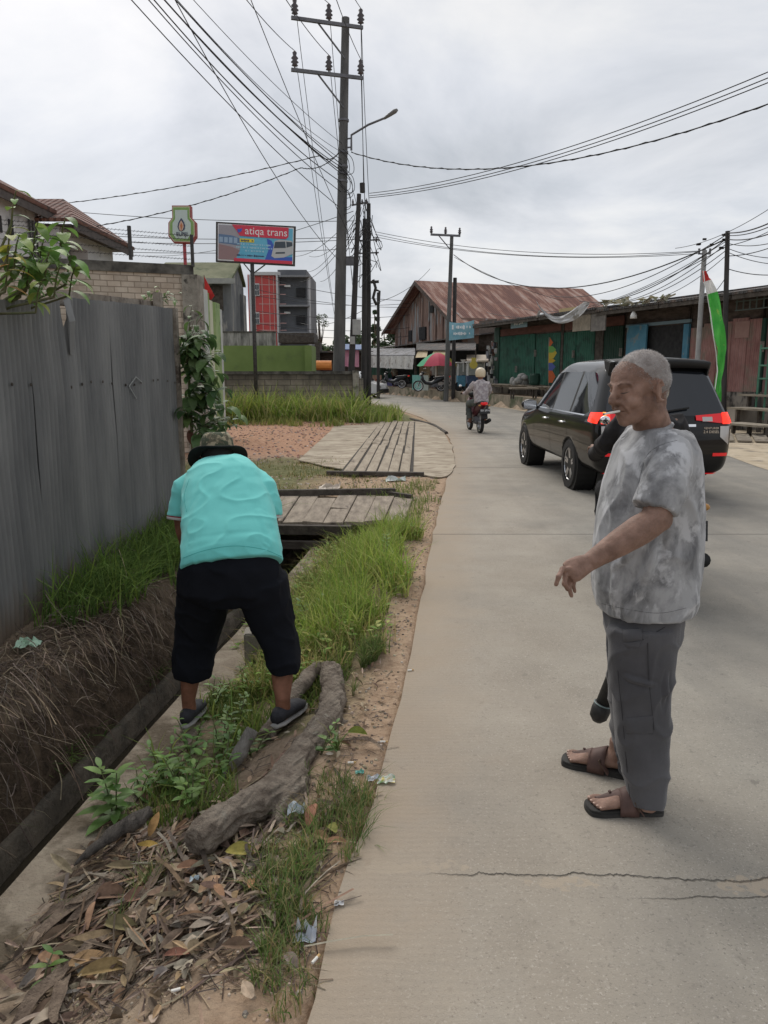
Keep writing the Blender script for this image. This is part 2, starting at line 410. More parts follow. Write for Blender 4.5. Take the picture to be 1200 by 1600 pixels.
# road ----------------------------------------------------------------
def road_mat():
 m = mat('road_concrete', (.26, .235, .195), (.375, .345, .29), scale=1.7, rough=.9, bump=.12, bscale=160, detail=10, spec=.3)
 N, L, b = nodes(m); base = b.inputs['Base Color'].links[0].from_socket
 tcn = N.new('ShaderNodeTexCoord'); so = N.new('ShaderNodeSeparateXYZ'); L.new(tcn.outputs['Object'], so.inputs[0])
 su = N.new('ShaderNodeSeparateXYZ'); L.new(tcn.outputs['UV'], su.inputs[0])
 def nz(sc, det=6, strt=(1, 1, 1), rg=.6):
  mp = N.new('ShaderNodeMapping'); mp.inputs['Scale'].default_value = strt; L.new(tcn.outputs['Object'], mp.inputs[0])
  n = N.new('ShaderNodeTexNoise'); n.inputs['Scale'].default_value = sc; n.inputs['Detail'].default_value = det; n.inputs['Roughness'].default_value = rg; L.new(mp.outputs[0], n.inputs['Vector']); return n.outputs['Fac']
 def mth(op, a, bb=None, cl=False):
  x = N.new('ShaderNodeMath'); x.operation = op; x.use_clamp = cl
  for i, q in enumerate((a, bb)):
   if q is None: continue
   if isinstance(q, (int, float)): x.inputs[i].default_value = q
   else: L.new(q, x.inputs[i])
  return x.outputs[0]
 def mr(v, a, bb, c=0, d=1):
  x = N.new('ShaderNodeMapRange'); x.clamp = True; L.new(v, x.inputs[0])
  for i, q in enumerate((a, bb, c, d)): x.inputs[i + 1].default_value = q
  return x.outputs[0]
 def mix(f, a, c, blend='MIX'):
  x = N.new('ShaderNodeMixRGB'); x.blend_type = blend
  for i, q in enumerate((f, a, c)):
   if isinstance(q, tuple): x.inputs[i].default_value = q + (1,)
   elif isinstance(q, (int, float)): x.inputs[i].default_value = q
   else: L.new(q, x.inputs[i])
  return x.outputs[0]
 X, Y = so.outputs[0], so.outputs[1]; U = su.outputs[0]        # U: metres from the left edge
 c = mix(mr(nz(130, 2), .60, .68), base, (.50, .46, .40))
 c = mix(mth('MULTIPLY', mr(nz(105, 3), .60, .68), .8), c, (.11, .10, .09)); c = mix(mth('MULTIPLY', mr(nz(62, 3), .57, .7), .55), c, (.36, .33, .29)); c = mix(mth('MULTIPLY', mr(nz(38, 4), .6, .74), .5), c, (.12, .115, .105))
 lane = mth('MULTIPLY', mr(mth('ADD', U, mth('MULTIPLY', nz(.8, 4, (1, .25, 1)), .9)), 1.15, 2.3), .5)
 c = mix(lane, c, (.195, .186, .168))
 c = mix(mth('MULTIPLY', mr(nz(2.6, 9, (1, .6, 1)), .48, .64), .35), c, (.33, .30, .25)); c = mix(mth('MULTIPLY', mr(nz(.55, 6), .5, .62), .3), c, (.13, .125, .115)); c = mix(mth('MULTIPLY', mr(nz(14, 7), .62, .7), .45), c, (.11, .10, .09))
 lane2 = mth('MULTIPLY', mr(nz(.9, 5, (2.2, .12, 1)), .5, .66), .25)
 c = mix(lane2, c, (.15, .145, .135))
 wob = mth('ADD', U, mth('MULTIPLY', mth('SUBTRACT', nz(2.2, 9), .5), .75))
 dirt = mr(wob, -.05, .42, .92, 0)
 c = mix(dirt, c, (.36, .275, .19))
 wob2 = mth('ADD', U, mth('MULTIPLY', mth('SUBTRACT', nz(1.1, 6), .5), 1.4))
 c = mix(mth('MULTIPLY', mr(wob2, .3, 1.6, 1, 0), .5), c, (.35, .295, .235))
 wear = mth('MULTIPLY', mr(nz(3.2, 8), .55, .72), .3); c = mix(wear, c, (.31, .28, .24))
 c = mix(mth('MULTIPLY', mr(nz(5.5, 3), .7, .76), .6), c, (.08, .075, .07))
 def crack(y0, sl, amp, w, x0=-1, seed=0):
  n = mth('SUBTRACT', nz(2.3 + seed, 8, (1, .0, 1), .72), .5)
  d = mth('ABSOLUTE', mth('SUBTRACT', mth('SUBTRACT', Y, mth('MULTIPLY', X, sl)), mth('ADD', mth('MULTIPLY', n, amp), y0)))
  k = mr(d, 0, w, 1, 0)
  return mth('MULTIPLY', k, mr(X, x0, x0 + .25))
 k1 = crack(2.19, -.03, .16, .0055, .12); k2 = mth('MULTIPLY', crack(2.06, .012, .09, .004, .75, .6), .8)
 joints = None
 for yy, sl in ((7.35, 0.0), (12.6, .02), (18.2, .02), (24.5, .02)):
  d = mth('ABSOLUTE', mth('SUBTRACT', mth('SUBTRACT', Y, mth('MULTIPLY', X, sl)), mth('ADD', mth('MULTIPLY', mth('SUBTRACT', nz(3, 5), .5), .03), yy)))
  q = mr(d, 0, .012 + yy * .0012, .7, 0); joints = q if joints is None else mth('MAXIMUM', joints, q)
 cr = mth('MAXIMUM', mth('MAXIMUM', k1, k2), 0)
 for (cx, cy, rx, ry) in ((.56, 2.14, .13, .035), (1.16, 2.13, .12, .05), (.02, 2.22, .25, .04)):
  ex = mth('DIVIDE', mth('SUBTRACT', X, cx), rx); ey = mth('DIVIDE', mth('SUBTRACT', Y, cy), ry)
  dd = mth('ADD', mth('ADD', mth('MULTIPLY', ex, ex), mth('MULTIPLY', ey, ey)), mth('MULTIPLY', mth('SUBTRACT', nz(26, 9), .5), 7))
  c = mix(mr(dd, .35, .75, .85, 0), c, (.37, .31, .24))
 c = mix(mth('MULTIPLY', cr, mr(nz(7, 5), .42, .58, .0, .6)), c, (.05, .042, .035)); c = mix(joints, c, (.07, .065, .06))
 L.new(c, b.inputs['Base Color'])
 wv = N.new('ShaderNodeTexWave'); wv.bands_direction = 'Y'; wv.inputs['Scale'].default_value = 11; wv.inputs['Distortion'].default_value = 3.5; wv.inputs['Detail'].default_value = 2
 L.new(tcn.outputs['Object'], wv.inputs['Vector'])
 h = mth('ADD', mth('MULTIPLY', wv.outputs['Fac'], mr(U, .2, 1.1, .09, .0)), mth('MULTIPLY', nz(190, 4), .4))
 h = mth('ADD', h, mth('MULTIPLY', nz(9, 8), .5)); h = mth('SUBTRACT', h, mth('MULTIPLY', mth('MAXIMUM', cr, joints), 2.0))
 bp = N.new('ShaderNodeBump'); bp.inputs['Strength'].default_value = .9; bp.inputs['Distance'].default_value = .009
 L.new(h, bp.inputs['Height']); L.new(bp.outputs[0], b.inputs['Normal'])
 return m
M_road = road_mat()
rd = bmesh.new(); uvl = rd.loops.layers.uv.new('UVMap'); prev = None; nW = 12
for a, b in zip(LEc, REc):
 wdt = (b - a).length; row = []
 for j in range(nW + 1):
  t = j / nW; p = a.lerp(b, t)
  if j == 0: p.x += noise.noise(Vector((p.y * 2.1, 0, 0))) * .035
  row.append((rd.verts.new((p.x, p.y, .004)), t * wdt))
 edge = (rd.verts.new((row[0][0].co.x - .012, row[0][0].co.y, -.16)), 0)
 row = [edge] + row
 if prev:
  for j in range(len(row) - 1):
   q = [prev[j], prev[j + 1], row[j + 1], row[j]]
   f = rd.faces.new([x[0] for x in q])
   for lp, x in zip(f.loops, q): lp[uvl].uv = (x[1], 0)
 prev = row
bmesh.ops.recalc_face_normals(rd, faces=rd.faces)
me = bpy.data.meshes.new('road'); rd.to_mesh(me); rd.free(); me.materials.append(M_road)
ro = bpy.data.objects.new('road', me); COL.objects.link(ro); setp(ro, kind='structure')
if me.polygons[5].normal.z < 0: me.flip_normals()
M_conc = mat('pale_concrete', (.25, .2, .15), (.40, .34, .26), scale=5, rough=.95, bump=.5, bscale=50, c3=(.14, .11, .075), s3=3.2, lo3=.5, hi3=.62)
M_conc2 = mat('old_concrete', (.2, .18, .15), (.36, .33, .28), scale=4, rough=.95, bump=.4, bscale=30, c3=(.07, .065, .055), s3=2.2)
# concrete ledge beside the ditch, irregular
lg = MB()
rows = []
for i in range(0, 61):
 y = 1.2 + i * .14; X = xr(y)
 o1 = noise.noise(Vector((y * 2.0, 1, 0))) * .02; w_ = .25 + noise.noise(Vector((y * 1.5, 4, 0))) * .06
 rows.append([(X + o1, y, -.95), (X + o1, y, -.245 + .01 * o1), (X + o1 + .012, y, -.232), (X + w_ * .5, y, -.225 + .2 * o1), (X + w_, y, -.235), (X + w_ + .01, y, -.4)])
lg.grid(rows); lo_ = lg.build('ditch_ledge', M_conc, smooth=False, auto=.6); setp(lo_, kind='structure')
# left wall of the channel
lw = MB(); rows = []
for i in range(0, 59):
 y = 1.2 + i * .14; X = xr(y) - .45; o1 = noise.noise(Vector((y * 2.3, 7, 0))) * .02
 rows.append([(X - .09, y, -.60 + o1), (X - .05 + o1, y, -.545 + o1), (X + o1 * .5, y, -.56 + o1), (X + .012, y, -.95)])
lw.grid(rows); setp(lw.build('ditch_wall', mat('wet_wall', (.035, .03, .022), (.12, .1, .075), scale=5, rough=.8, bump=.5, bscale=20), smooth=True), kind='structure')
M_water = mat('ditch_water', (.02, .016, .01), (.035, .028, .018), scale=4, rough=.06, bump=.03, bscale=9, spec=.5)
wt = MB(); wt.grid([[(xr(y) - .47, y, -.70), (xr(y) + .02, y, -.70)] for y in np.arange(1, 9.6, .5)])
setp(wt.build('ditch_water', M_water), kind='structure')
# driveway apron
ap = MB()
outl = catmull([(-1.55, 13.6, 0), (-.9, 12.6, 0), (-.35, 12.02, 0), (.1, 11.85, 0), (.6, 11.6, 0), (.98, 11.55, 0), (1.3, 13.8, 0), (1.5, 17.5, 0), (1.52, 21, 0), (1.15, 24.1, 0), (.2, 24.3, 0), (-1.3, 24, 0), (-1.45, 19, 0)], 6)
ap.slab([(p.x + .05 * noise.noise(p * 3), p.y + .05 * noise.noise(p * 4), .006) for p in outl][::-1], (0, 0, .016))
setp(ap.build('driveway', mat('apron_concrete', (.30, .245, .18), (.50, .43, .33), scale=1.1, rough=.95, bump=.4, bscale=14, stretch=(1, 2, 1), c3=(.2, .155, .11), s3=3, lo3=.5, hi3=.66), bevel=0), kind='structure')
# far forecourt retaining kerb
kb = MB(); rows = []
for i in range(0, 44):
 y = 23.6 + i * .75
 if y > 56: break
 x = re(y) + .02; hz = .5 * sm(23.4, 29, y) + .03
 rows.append([(x, y, -.05), (x + .02, y, hz), (x + .28, y + .02, hz), (x + .30, y + .02, .1)])
kb.grid(rows); setp(kb.build('kerb', mat('mossy_kerb', (.17, .14, .1), (.33, .28, .21), scale=1.2, rough=.95, bump=.4, bscale=14, c3=(.07, .08, .04), s3=1.1, lo3=.5, hi3=.62)), kind='structure')
# pale sand strip on the far side of the road
ss = MB(); rows = []
for i in range(0, 60):
 y = -2 + i * .7; x = re(y); w1 = .3 + .12 * noise.noise(Vector((y * .6, 3, 3)))
 if y < 23: rows.append([(x - .25 - w1 * .3, y, .009), (x + .2, y, .012), (x + 6 , y, .035)])
 else: rows.append([(x - w1 * .8, y, .009), (x - .06, y, .009), (x, y, .009)])
ss.grid(rows); setp(ss.build('pavement', mat('pale_sand', (.36, .29, .2), (.5, .42, .31), scale=2.5, rough=.95, bump=.3, bscale=25, c3=(.22, .19, .15), s3=1.3)), kind='structure')
# ------------------------------------------------------------------ foliage materials
M_grass = mat('grass_blades', (1.0, .95, .9), (1.5, 1.42, 1.3), scale=3, rough=.75, vcol=True, transl=.35, spec=.2)
M_leaf = mat('green_leaf', (.8, .8, .8), (1.15, 1.15, 1.15), scale=18, rough=.5, vcol=True, transl=.3, spec=.35)
M_dry = mat('dry_leaf', (.7, .7, .7), (1.2, 1.2, 1.2), scale=30, rough=.8, vcol=True, transl=.12, bump=.15, bscale=60, spec=.25)
M_bark = mat('log_bark', (.15, .117, .09), (.31, .26, .205), scale=16, rough=.95, bump=1.4, bscale=70, stretch=(1, 1, 1), c3=(.30, .27, .22), s3=13, lo3=.58, hi3=.66)
M_wood = mat('weathered_wood', (.18, .15, .12), (.34, .3, .25), scale=5, rough=.9, bump=.5, bscale=18, stretch=(1, 1, 1), c3=(.09, .07, .055), s3=4)
M_dark = mat('dark_wood', (.045, .036, .03), (.1, .085, .07), scale=6, rough=.9, bump=.4)
M_stem = mat('green_stem', (.1, .12, .05), (.17, .15, .08), scale=10, rough=.7)
GREENS = [(.13, .2, .045), (.19, .26, .07), (.26, .31, .1), (.1, .16, .045), (.34, .34, .14), (.36, .31, .16)]
def jit(c, a=.25):
 k = 1 + random.uniform(-a, a); return (c[0] * k * random.uniform(.9, 1.1), c[1] * k, c[2] * k * random.uniform(.85, 1.15))
def blades(mb, pts, h, w, cols, lean=.5, seg=3, hv=.4, bias=(0, 0)):
 for (x, y, z) in pts:
  H = h * random.uniform(1 - hv, 1 + hv); W = w * random.uniform(.7, 1.3)
  a = random.uniform(0, 2 * PI); d = Vector((math.cos(a) + bias[0], math.sin(a) + bias[1], 0)); l = lean * random.uniform(.2, 1.5)
  fa = random.uniform(0, PI); s_ = Vector((math.cos(fa), math.sin(fa), 0)) * W / 2
  mb.cur = jit(random.choice(cols)); base = Vector((x, y, z - .01)); rows = []
  for i in range(seg + 1):
   t = i / seg; ww = (1 - t ** 1.6) if i < seg else 0.02
   p = base + Vector((0, 0, H * (t - .28 * l * t * t * t))) + d * (H * l * t * t * .75)
   rows.append([p - s_ * ww, p + s_ * ww])
  mb.grid(rows)
 mb.cur = (1, 1, 1)
def scatter(n, fn, xa, xb, ya, yb):
 out = []
 tries = 0
 while len(out) < n and tries < n * 30:
  tries += 1
  x = random.uniform(xa, xb); y = random.uniform(ya, yb)
  if random.random() < fn(x, y): out.append((x, y, hgt(x, y)))
 return out
def clump(x, y, s=1.0, seed=0): return max(0, min(1, .5 + 1.6 * noise.noise(Vector((x * s, y * s, seed)))))
def stuff(mb, name, m, **k): return setp(mb.build(name, m, **k), kind='stuff')
# verge grass, from the planks to behind the bending man
mb = MB()
f1 = lambda x, y: (1 if xr(y) + lerp(.34, .06, sm(4.4, 5, y)) < x < le(y) - .1 - .3 * clump(x, y, 3, 2) else 0) * (clump(x, y, 1.6) * .7 + .35)
blades(mb, scatter(6200, lambda x, y: f1(x, y) * (.12 + .88 * sm(.4, .62, clump(x, y, 2.6, 31))), -1, .5, 3.9, 7.7), .19, .0085, GREENS, .75)
blades(mb, scatter(2600, lambda x, y: f1(x, y) * sm(-.75, -.3, x - .1 * (y - 5)), -.9, .4, 4.3, 7.6), .33, .010, [(.24, .34, .07), (.18, .28, .06), (.32, .37, .12)], .8)
blades(mb, scatter(1500, lambda x, y: f1(x, y), -1, .5, 3.9, 7.7), .2, .007, [(.42, .36, .19), (.36, .3, .16), (.3, .3, .12)], 1.0)
# right-hand strip along the road: log top to the edge
blades(mb, scatter(2200, lambda x, y: (1 if -.22 + .1 * (y - 3) < x < le(y) - .16 - .1 * clump(x, y, 4, 5) else 0) * (clump(x, y, 2.5, 4) * .8 + .2), -.35, .3, 2.95, 4.1), .12, .0065, [(.09, .15, .045), (.12, .18, .06), (.2, .21, .1)], .8)
for (x, y, z) in scatter(900, lambda x, y: f1(x, y), -1.1, .5, 3.9, 7.7):
 for k in range(3): a = random.uniform(0, 6.3); mb.cur = jit(random.choice([(.2, .3, .08), (.14, .24, .06), (.3, .33, .12)])); mb.leaf((x, y, z + random.uniform(.02, .15)), (math.cos(a), math.sin(a), .4), (0, 0, 1), random.uniform(.03, .07), random.uniform(.015, .03), .2, .5, 3)
stuff(mb, 'tall_verge_grass', M_grass)
# low tuft strip at the bottom centre
mb = MB()
def tuft(mb, x, y, n, h, w=.006, cols=GREENS, r=.06, lean=.8, bias=(0, 0)):
 pts = []
 for _ in range(n):
  a = random.uniform(0, 2 * PI); q = r * math.sqrt(random.random()); X = x + q * math.cos(a); Y = y + q * math.sin(a); pts.append((X, Y, hgt(X, Y)))
 blades(mb, pts, h, w, cols, lean, bias=bias)
TG = [(.085, .15, .045), (.11, .18, .055), (.14, .2, .07), (.2, .21, .1), (.27, .23, .12)]
for (px, py, n, h, r) in [(430, 1400, 170, .12, .08), (450, 1450, 180, .13, .07), (440, 1510, 130, .11, .06), (420, 1560, 70, .09, .05), (480, 1360, 110, .13, .07), (500, 1310, 100, .13, .07),
       (540, 1290, 120, .15, .07), (560, 1320, 110, .14, .06), (570, 1270, 90, .13, .06), (520, 1250, 80, .11, .07), (470, 1300, 80, .1, .06), (420, 1350, 80, .1, .06),
       (400, 1400, 40, .08, .06), (225, 1340, 70, .11, .05), (180, 1385, 30, .1, .04), (100, 1355, 30, .08, .03), (250, 1320, 50, .09, .05), (470, 1390, 110, .12, .06), (470, 1560, 50, .08, .06), (445, 1600, 50, .07, .05), (550, 1360, 60, .1, .05), (490, 1470, 60, .08, .05)]:
 q = G(px, py, -.05); tuft(mb, q.x, q.y, n, h, .0042, TG, r, .9)
stuff(mb, 'short_grass_tufts', M_grass)
# grass at the men's feet and around the log
mb = MB()
feet = lambda x, y: 0.0 if math.hypot((x + .45) / .2, (y - 3.1) / .42) < 1 or math.hypot((x + .92) / .17, (y - 3.45) / .3) < 1 else 1
blades(mb, scatter(2600, lambda x, y: feet(x, y) * (1 if xr(y) + (.0 if 2.95 < y < 4 else .16) < x < -.28 + .1 * (y - 3) else 0) * (clump(x, y, 3, 8)) ** 1.5, -1.3, -.1, 2.75, 4.2), .10, .007, [(.12, .19, .05), (.17, .24, .07), (.09, .15, .04), (.24, .25, .1)], .8)
blades(mb, scatter(120, lambda x, y: feet(x, y) if xr(y) + .15 < x < -.5 else 0, -1.3, -.4, 2.9, 4.1), .2, .012, [(.2, .27, .07), (.15, .22, .06)], 1.2)
stuff(mb, 'grass_around_the_log', M_grass)
# bank grass along the fence
mb = MB()
fb = lambda x, y: sm(4.5, 5.0, y) * (1 if -2.28 < x < xr(y) - .66 - .15 * clump(x, y, 3, 3) else 0) * (.4 + .6 * clump(x, y, 1.5, 11))
blades(mb, scatter(3000, fb, -2.3, -1.3, 4.45, 8.6), .3, .011, [(.085, .15, .04), (.11, .19, .05), (.15, .23, .06), (.06, .11, .03)], 1.1, bias=(.35, -.25))
blades(mb, scatter(900, fb, -2.3, -1.3, 4.6, 8.6), .45, .012, [(.13, .21, .05), (.1, .17, .04)], 1.3, bias=(.35, -.25))
stuff(mb, 'bank_grass', M_grass)
# greens growing on the lower bank
mb = MB()
for _ in range(16):
 y = random.uniform(2.6, 6.5); x = xr(y) - random.uniform(.46, .62); pts = [(x + random.gauss(0, .03), y + random.gauss(0, .05), -.5) for _ in range(26)]
 blades(mb, pts, .1, .012, [(.06, .1, .03), (.1, .14, .05)], 1.5, bias=(.6, -.2))
stuff(mb, 'bank_weeds', M_grass)
# patchy dry grass beyond the planks
mb = MB()
blades(mb, scatter(3400, lambda x, y: sm(9.6, 10, y) * sm(14.4, 13.2, y) * (1 if x < -.25 - .12 * (y - 10) + .3 * clump(x, y, 2, 1) else .12 if x < .5 else 0) * clump(x, y, 1.3, 13), -5, .5, 9.5, 14.5), .075, .012, [(.2, .19, .08), (.13, .15, .05), (.29, .24, .13), (.1, .14, .04)], .9, seg=2)
blades(mb, scatter(700, lambda x, y: 1 if x < le(y) - .15 and x > -.75 + .25 * (y > 9.2) else 0, -.8, .8, 7.6, 10.6), .12, .009, [(.12, .19, .05), (.17, .23, .07)], .8)
for (a, b) in ((-.1, 8.1), (.1, 8.3), (.25, 8.0), (.3, 8.6), (-.2, 7.9), (.25, 9.9), (.5, 10.3), (.05, 9.6), (.6, 10.9), (-.55, 11.7), (.55, 9.2)): tuft(mb, a, b, 70, .11, .009, [(.14, .2, .06), (.2, .22, .1)], .22)
stuff(mb, 'patchy_dry_grass', M_grass)
# tall grass in front of the block wall
mb = MB()
for _ in range(150):
 x = random.uniform(-6.5, -.6); y = random.uniform(23.3, 25); x = min(x, le(y) - 1.2)
 if x < -6.5: continue
 hh = random.uniform(.35, 1.15); pts = [(x + random.gauss(0, .16), y + random.gauss(0, .14), 0) for _ in range(34)]; blades(mb, pts, hh, .045, [(.2, .29, .06), (.26, .34, .09), (.15, .23, .05), (.33, .36, .14), (.3, .3, .14)], .9, hv=.35)
blades(mb, scatter(5200, lambda x, y: (.4 + .6 * clump(x, y, .8, 6)) * (1 if x < le(y) - 1.3 + .5 * clump(x, y, 1, 1) or (x < le(y) - .35 and random.random() < .15) else 0) * sm(23.2, 24.2, y), -6.5, .6, 23, 27), .45, .04, [(.18, .27, .055), (.24, .32, .08), (.13, .21, .05), (.32, .35, .13), (.28, .3, .12)], .7, hv=.5)
blades(mb, scatter(1800, lambda x, y: clump(x, y, 1.2, 4) * (1 if x < -1.2 else 0), -8, -1, 22, 24.2), .22, .035, [(.17, .22, .06), (.24, .25, .1)], .7)
stuff(mb, 'tall_grass_by_the_wall', M_grass)
# dry roots and straw on the bank
mb = MB(); RC = [(.15, .11, .085), (.1, .072, .055), (.2, .15, .115), (.3, .245, .185), (.07, .052, .04), (.12, .085, .065)]
def straw(mb, p, d, L, w, droop, seg=5):
 p = Vector(p); d = Vector(d).normalized(); s_ = d.cross(Vector((0, 0, 1))); s_ = (s_.normalized() if s_.length > .01 else Vector((1, 0, 0))) * w / 2; rows = []
 wx = random.uniform(-.5, .5); wy = random.uniform(-.5, .5)
 for i in range(seg + 1):
  rows.append([p - s_, p + s_ + Vector((0, 0, w * .3))]); d = (d + Vector((wx * .3 + random.uniform(-.15, .15), wy * .3 + random.uniform(-.15, .15), -droop))).normalized(); p = p + d * L / seg
  zg = hgt(p.x, p.y) + .004
  if p.z < zg: p.z = zg
 mb.grid(rows)
for _ in range(5600):
 y = random.uniform(1.9, 8.6); X = xr(y)
 if random.random() < .45: y = random.uniform(1.9, 5.2); X = xr(y)
 edge = random.random() < .3
 x = X - (random.uniform(.68, .95) if edge else random.uniform(.52, 1.0 if y > 4.6 else 1.35)); mb.cur = jit((.36, .28, .2) if edge and random.random() < .5 else random.choice(RC), .3)
 if x < -2.3: continue
 dn = Vector((1, random.uniform(-.9, .9), random.uniform(-.3, .25))) if random.random() < .4 else Vector((random.uniform(-1, 1), random.uniform(-1, 1), random.uniform(-.2, .4)))
 straw(mb, (x, y, hgt(x, y) + random.uniform(.003, .05)), dn, random.uniform(.06, .38), random.uniform(.002, .006), random.uniform(0, .5))
mb.cur = (1, 1, 1); stuff(mb, 'dry_roots', M_dry)
# leaf litter on the dirt
DC = [(.25, .18, .125), (.34, .26, .18), (.18, .125, .085), (.4, .32, .235), (.13, .09, .065), (.3, .2, .13), (.3, .25, .195)]
def dleaf(mb, x, y, L, W, z=0.012, c=None):
 a = random.uniform(0, 2 * PI); n = Vector((random.uniform(-.5, .5), random.uniform(-.5, .5), 1)); mb.cur = jit(c or random.choice(DC), .25)
 mb.leaf((x, y, hgt(x, y) + z + random.uniform(0, .02)), (math.cos(a), math.sin(a), random.uniform(-.05, .25)), n, L, W, fold=random.uniform(-.2, .9), droop=random.uniform(-.3, 1.1), curl=random.uniform(0, 3))
mb = MB()
def litter_density(x, y):
 c = G(250, 1420, -.15); d = ((x - c.x + .25 * (y - c.y)) / .42) ** 2 + ((y - c.y) / .42) ** 2
 return .05 + .95 * math.exp(-d * 1.1)
pts = scatter(600, lambda x, y: litter_density(x, y) * (1 if xr(y) + .1 < x < le(y) - .08 else 0), -1.35, -.1, 1.35, 3.0)
for (x, y, z) in pts: dleaf(mb, x, y, random.uniform(.03, .125), random.uniform(.010, .04))
for (x, y, z) in scatter(1000, lambda x, y: 1 if xr(y) + .2 < x < le(y) - .1 else 0, -1.1, .4, 2.9, 7): dleaf(mb, x, y, random.uniform(.015, .06), random.uniform(.006, .02))
# twigs, bark shreds
for _ in range(900):
 c = G(random.gauss(230, 120), random.gauss(1400, 70), -.12)
 if c.x < xr(c.y) + .03 or c.x > le(c.y) - .05 or c.y < 1.3: continue
 mb.cur = jit(random.choice(RC + DC), .3); a = random.gauss(.75, .5)
 straw(mb, (c.x, c.y, hgt(c.x, c.y) + random.uniform(.006, .035)), (math.sin(a), math.cos(a), random.uniform(-.05, .1)), random.uniform(.05, .28), random.uniform(.003, .014), .02, 3)
for _ in range(2000):
 c = G(random.uniform(20, 620), random.uniform(1080, 1610), -.12)
 if c.x < xr(c.y) + .03 or c.x > le(c.y) - .02: continue
 mb.cur = jit(random.choice(RC), .3); a = random.uniform(0, 6)
 straw(mb, (c.x, c.y, hgt(c.x, c.y) + .006), (math.sin(a), math.cos(a), 0), random.uniform(.02, .1), random.uniform(.002, .004), .02, 3)
mb.cur = (1, 1, 1); stuff(mb, 'leaf_litter', M_dry)
# gravel and crumbs
mb = MB()
def pebble(mb, x, y, r, col):
 mb.cur = jit(col, .3); z = hgt(x, y); n = 5
 a0 = random.uniform(0, 6); top = [(x + r * .6 * math.cos(a0 + 2 * PI * i / n), y + r * .6 * math.sin(a0 + 2 * PI * i / n), z + r * random.uniform(.4, .7)) for i in range(n)]
 bot = [(x + r * random.uniform(.8, 1.2) * math.cos(a0 + 2 * PI * i / n), y + r * random.uniform(.8, 1.2) * math.sin(a0 + 2 * PI * i / n), z - r * .2) for i in range(n)]
 k = mb.vs(top + bot); mb.face([k + i for i in range(n)])
 for i in range(n): mb.face((k + i, k + n + i, k + n + (i + 1) % n, k + (i + 1) % n))
for _ in range(1500):
 y = random.uniform(1.4, 10); x = le(y) + random.gauss(-.1, .09)
 if x < le(y) - .02: pebble(mb, x, y, random.uniform(.003, .012), random.choice([(.3, .23, .16), (.4, .33, .25), (.2, .16, .12)]))
for _ in range(2600):
 x = random.uniform(-9, -.6); y = random.uniform(13.5, 25)
 pebble(mb, x, y, random.uniform(.012, .04), random.choice([(.4, .26, .2), (.5, .38, .32), (.3, .17, .13), (.25, .2, .17)]))
for _ in range(900):
 x = random.uniform(-2.5, .8); y = random.uniform(9.4, 11.7); pebble(mb, x, y, random.uniform(.005, .025), random.choice([(.36, .28, .2), (.45, .38, .3), (.25, .18, .12)]))
for _ in range(900):
 c = G(random.uniform(60, 500), random.uniform(1400, 1620), -.12)
 if xr(c.y) + .05 < c.x < le(c.y) - .02: pebble(mb, c.x, c.y, random.uniform(.002, .007), random.choice([(.3, .23, .16), (.42, .35, .26)]))
mb.cur = (1, 1, 1); stuff(mb, 'gravel', mat('pebbles', (.8, .8, .8), (1.1, 1.1, 1.1), rough=.9, vcol=True))
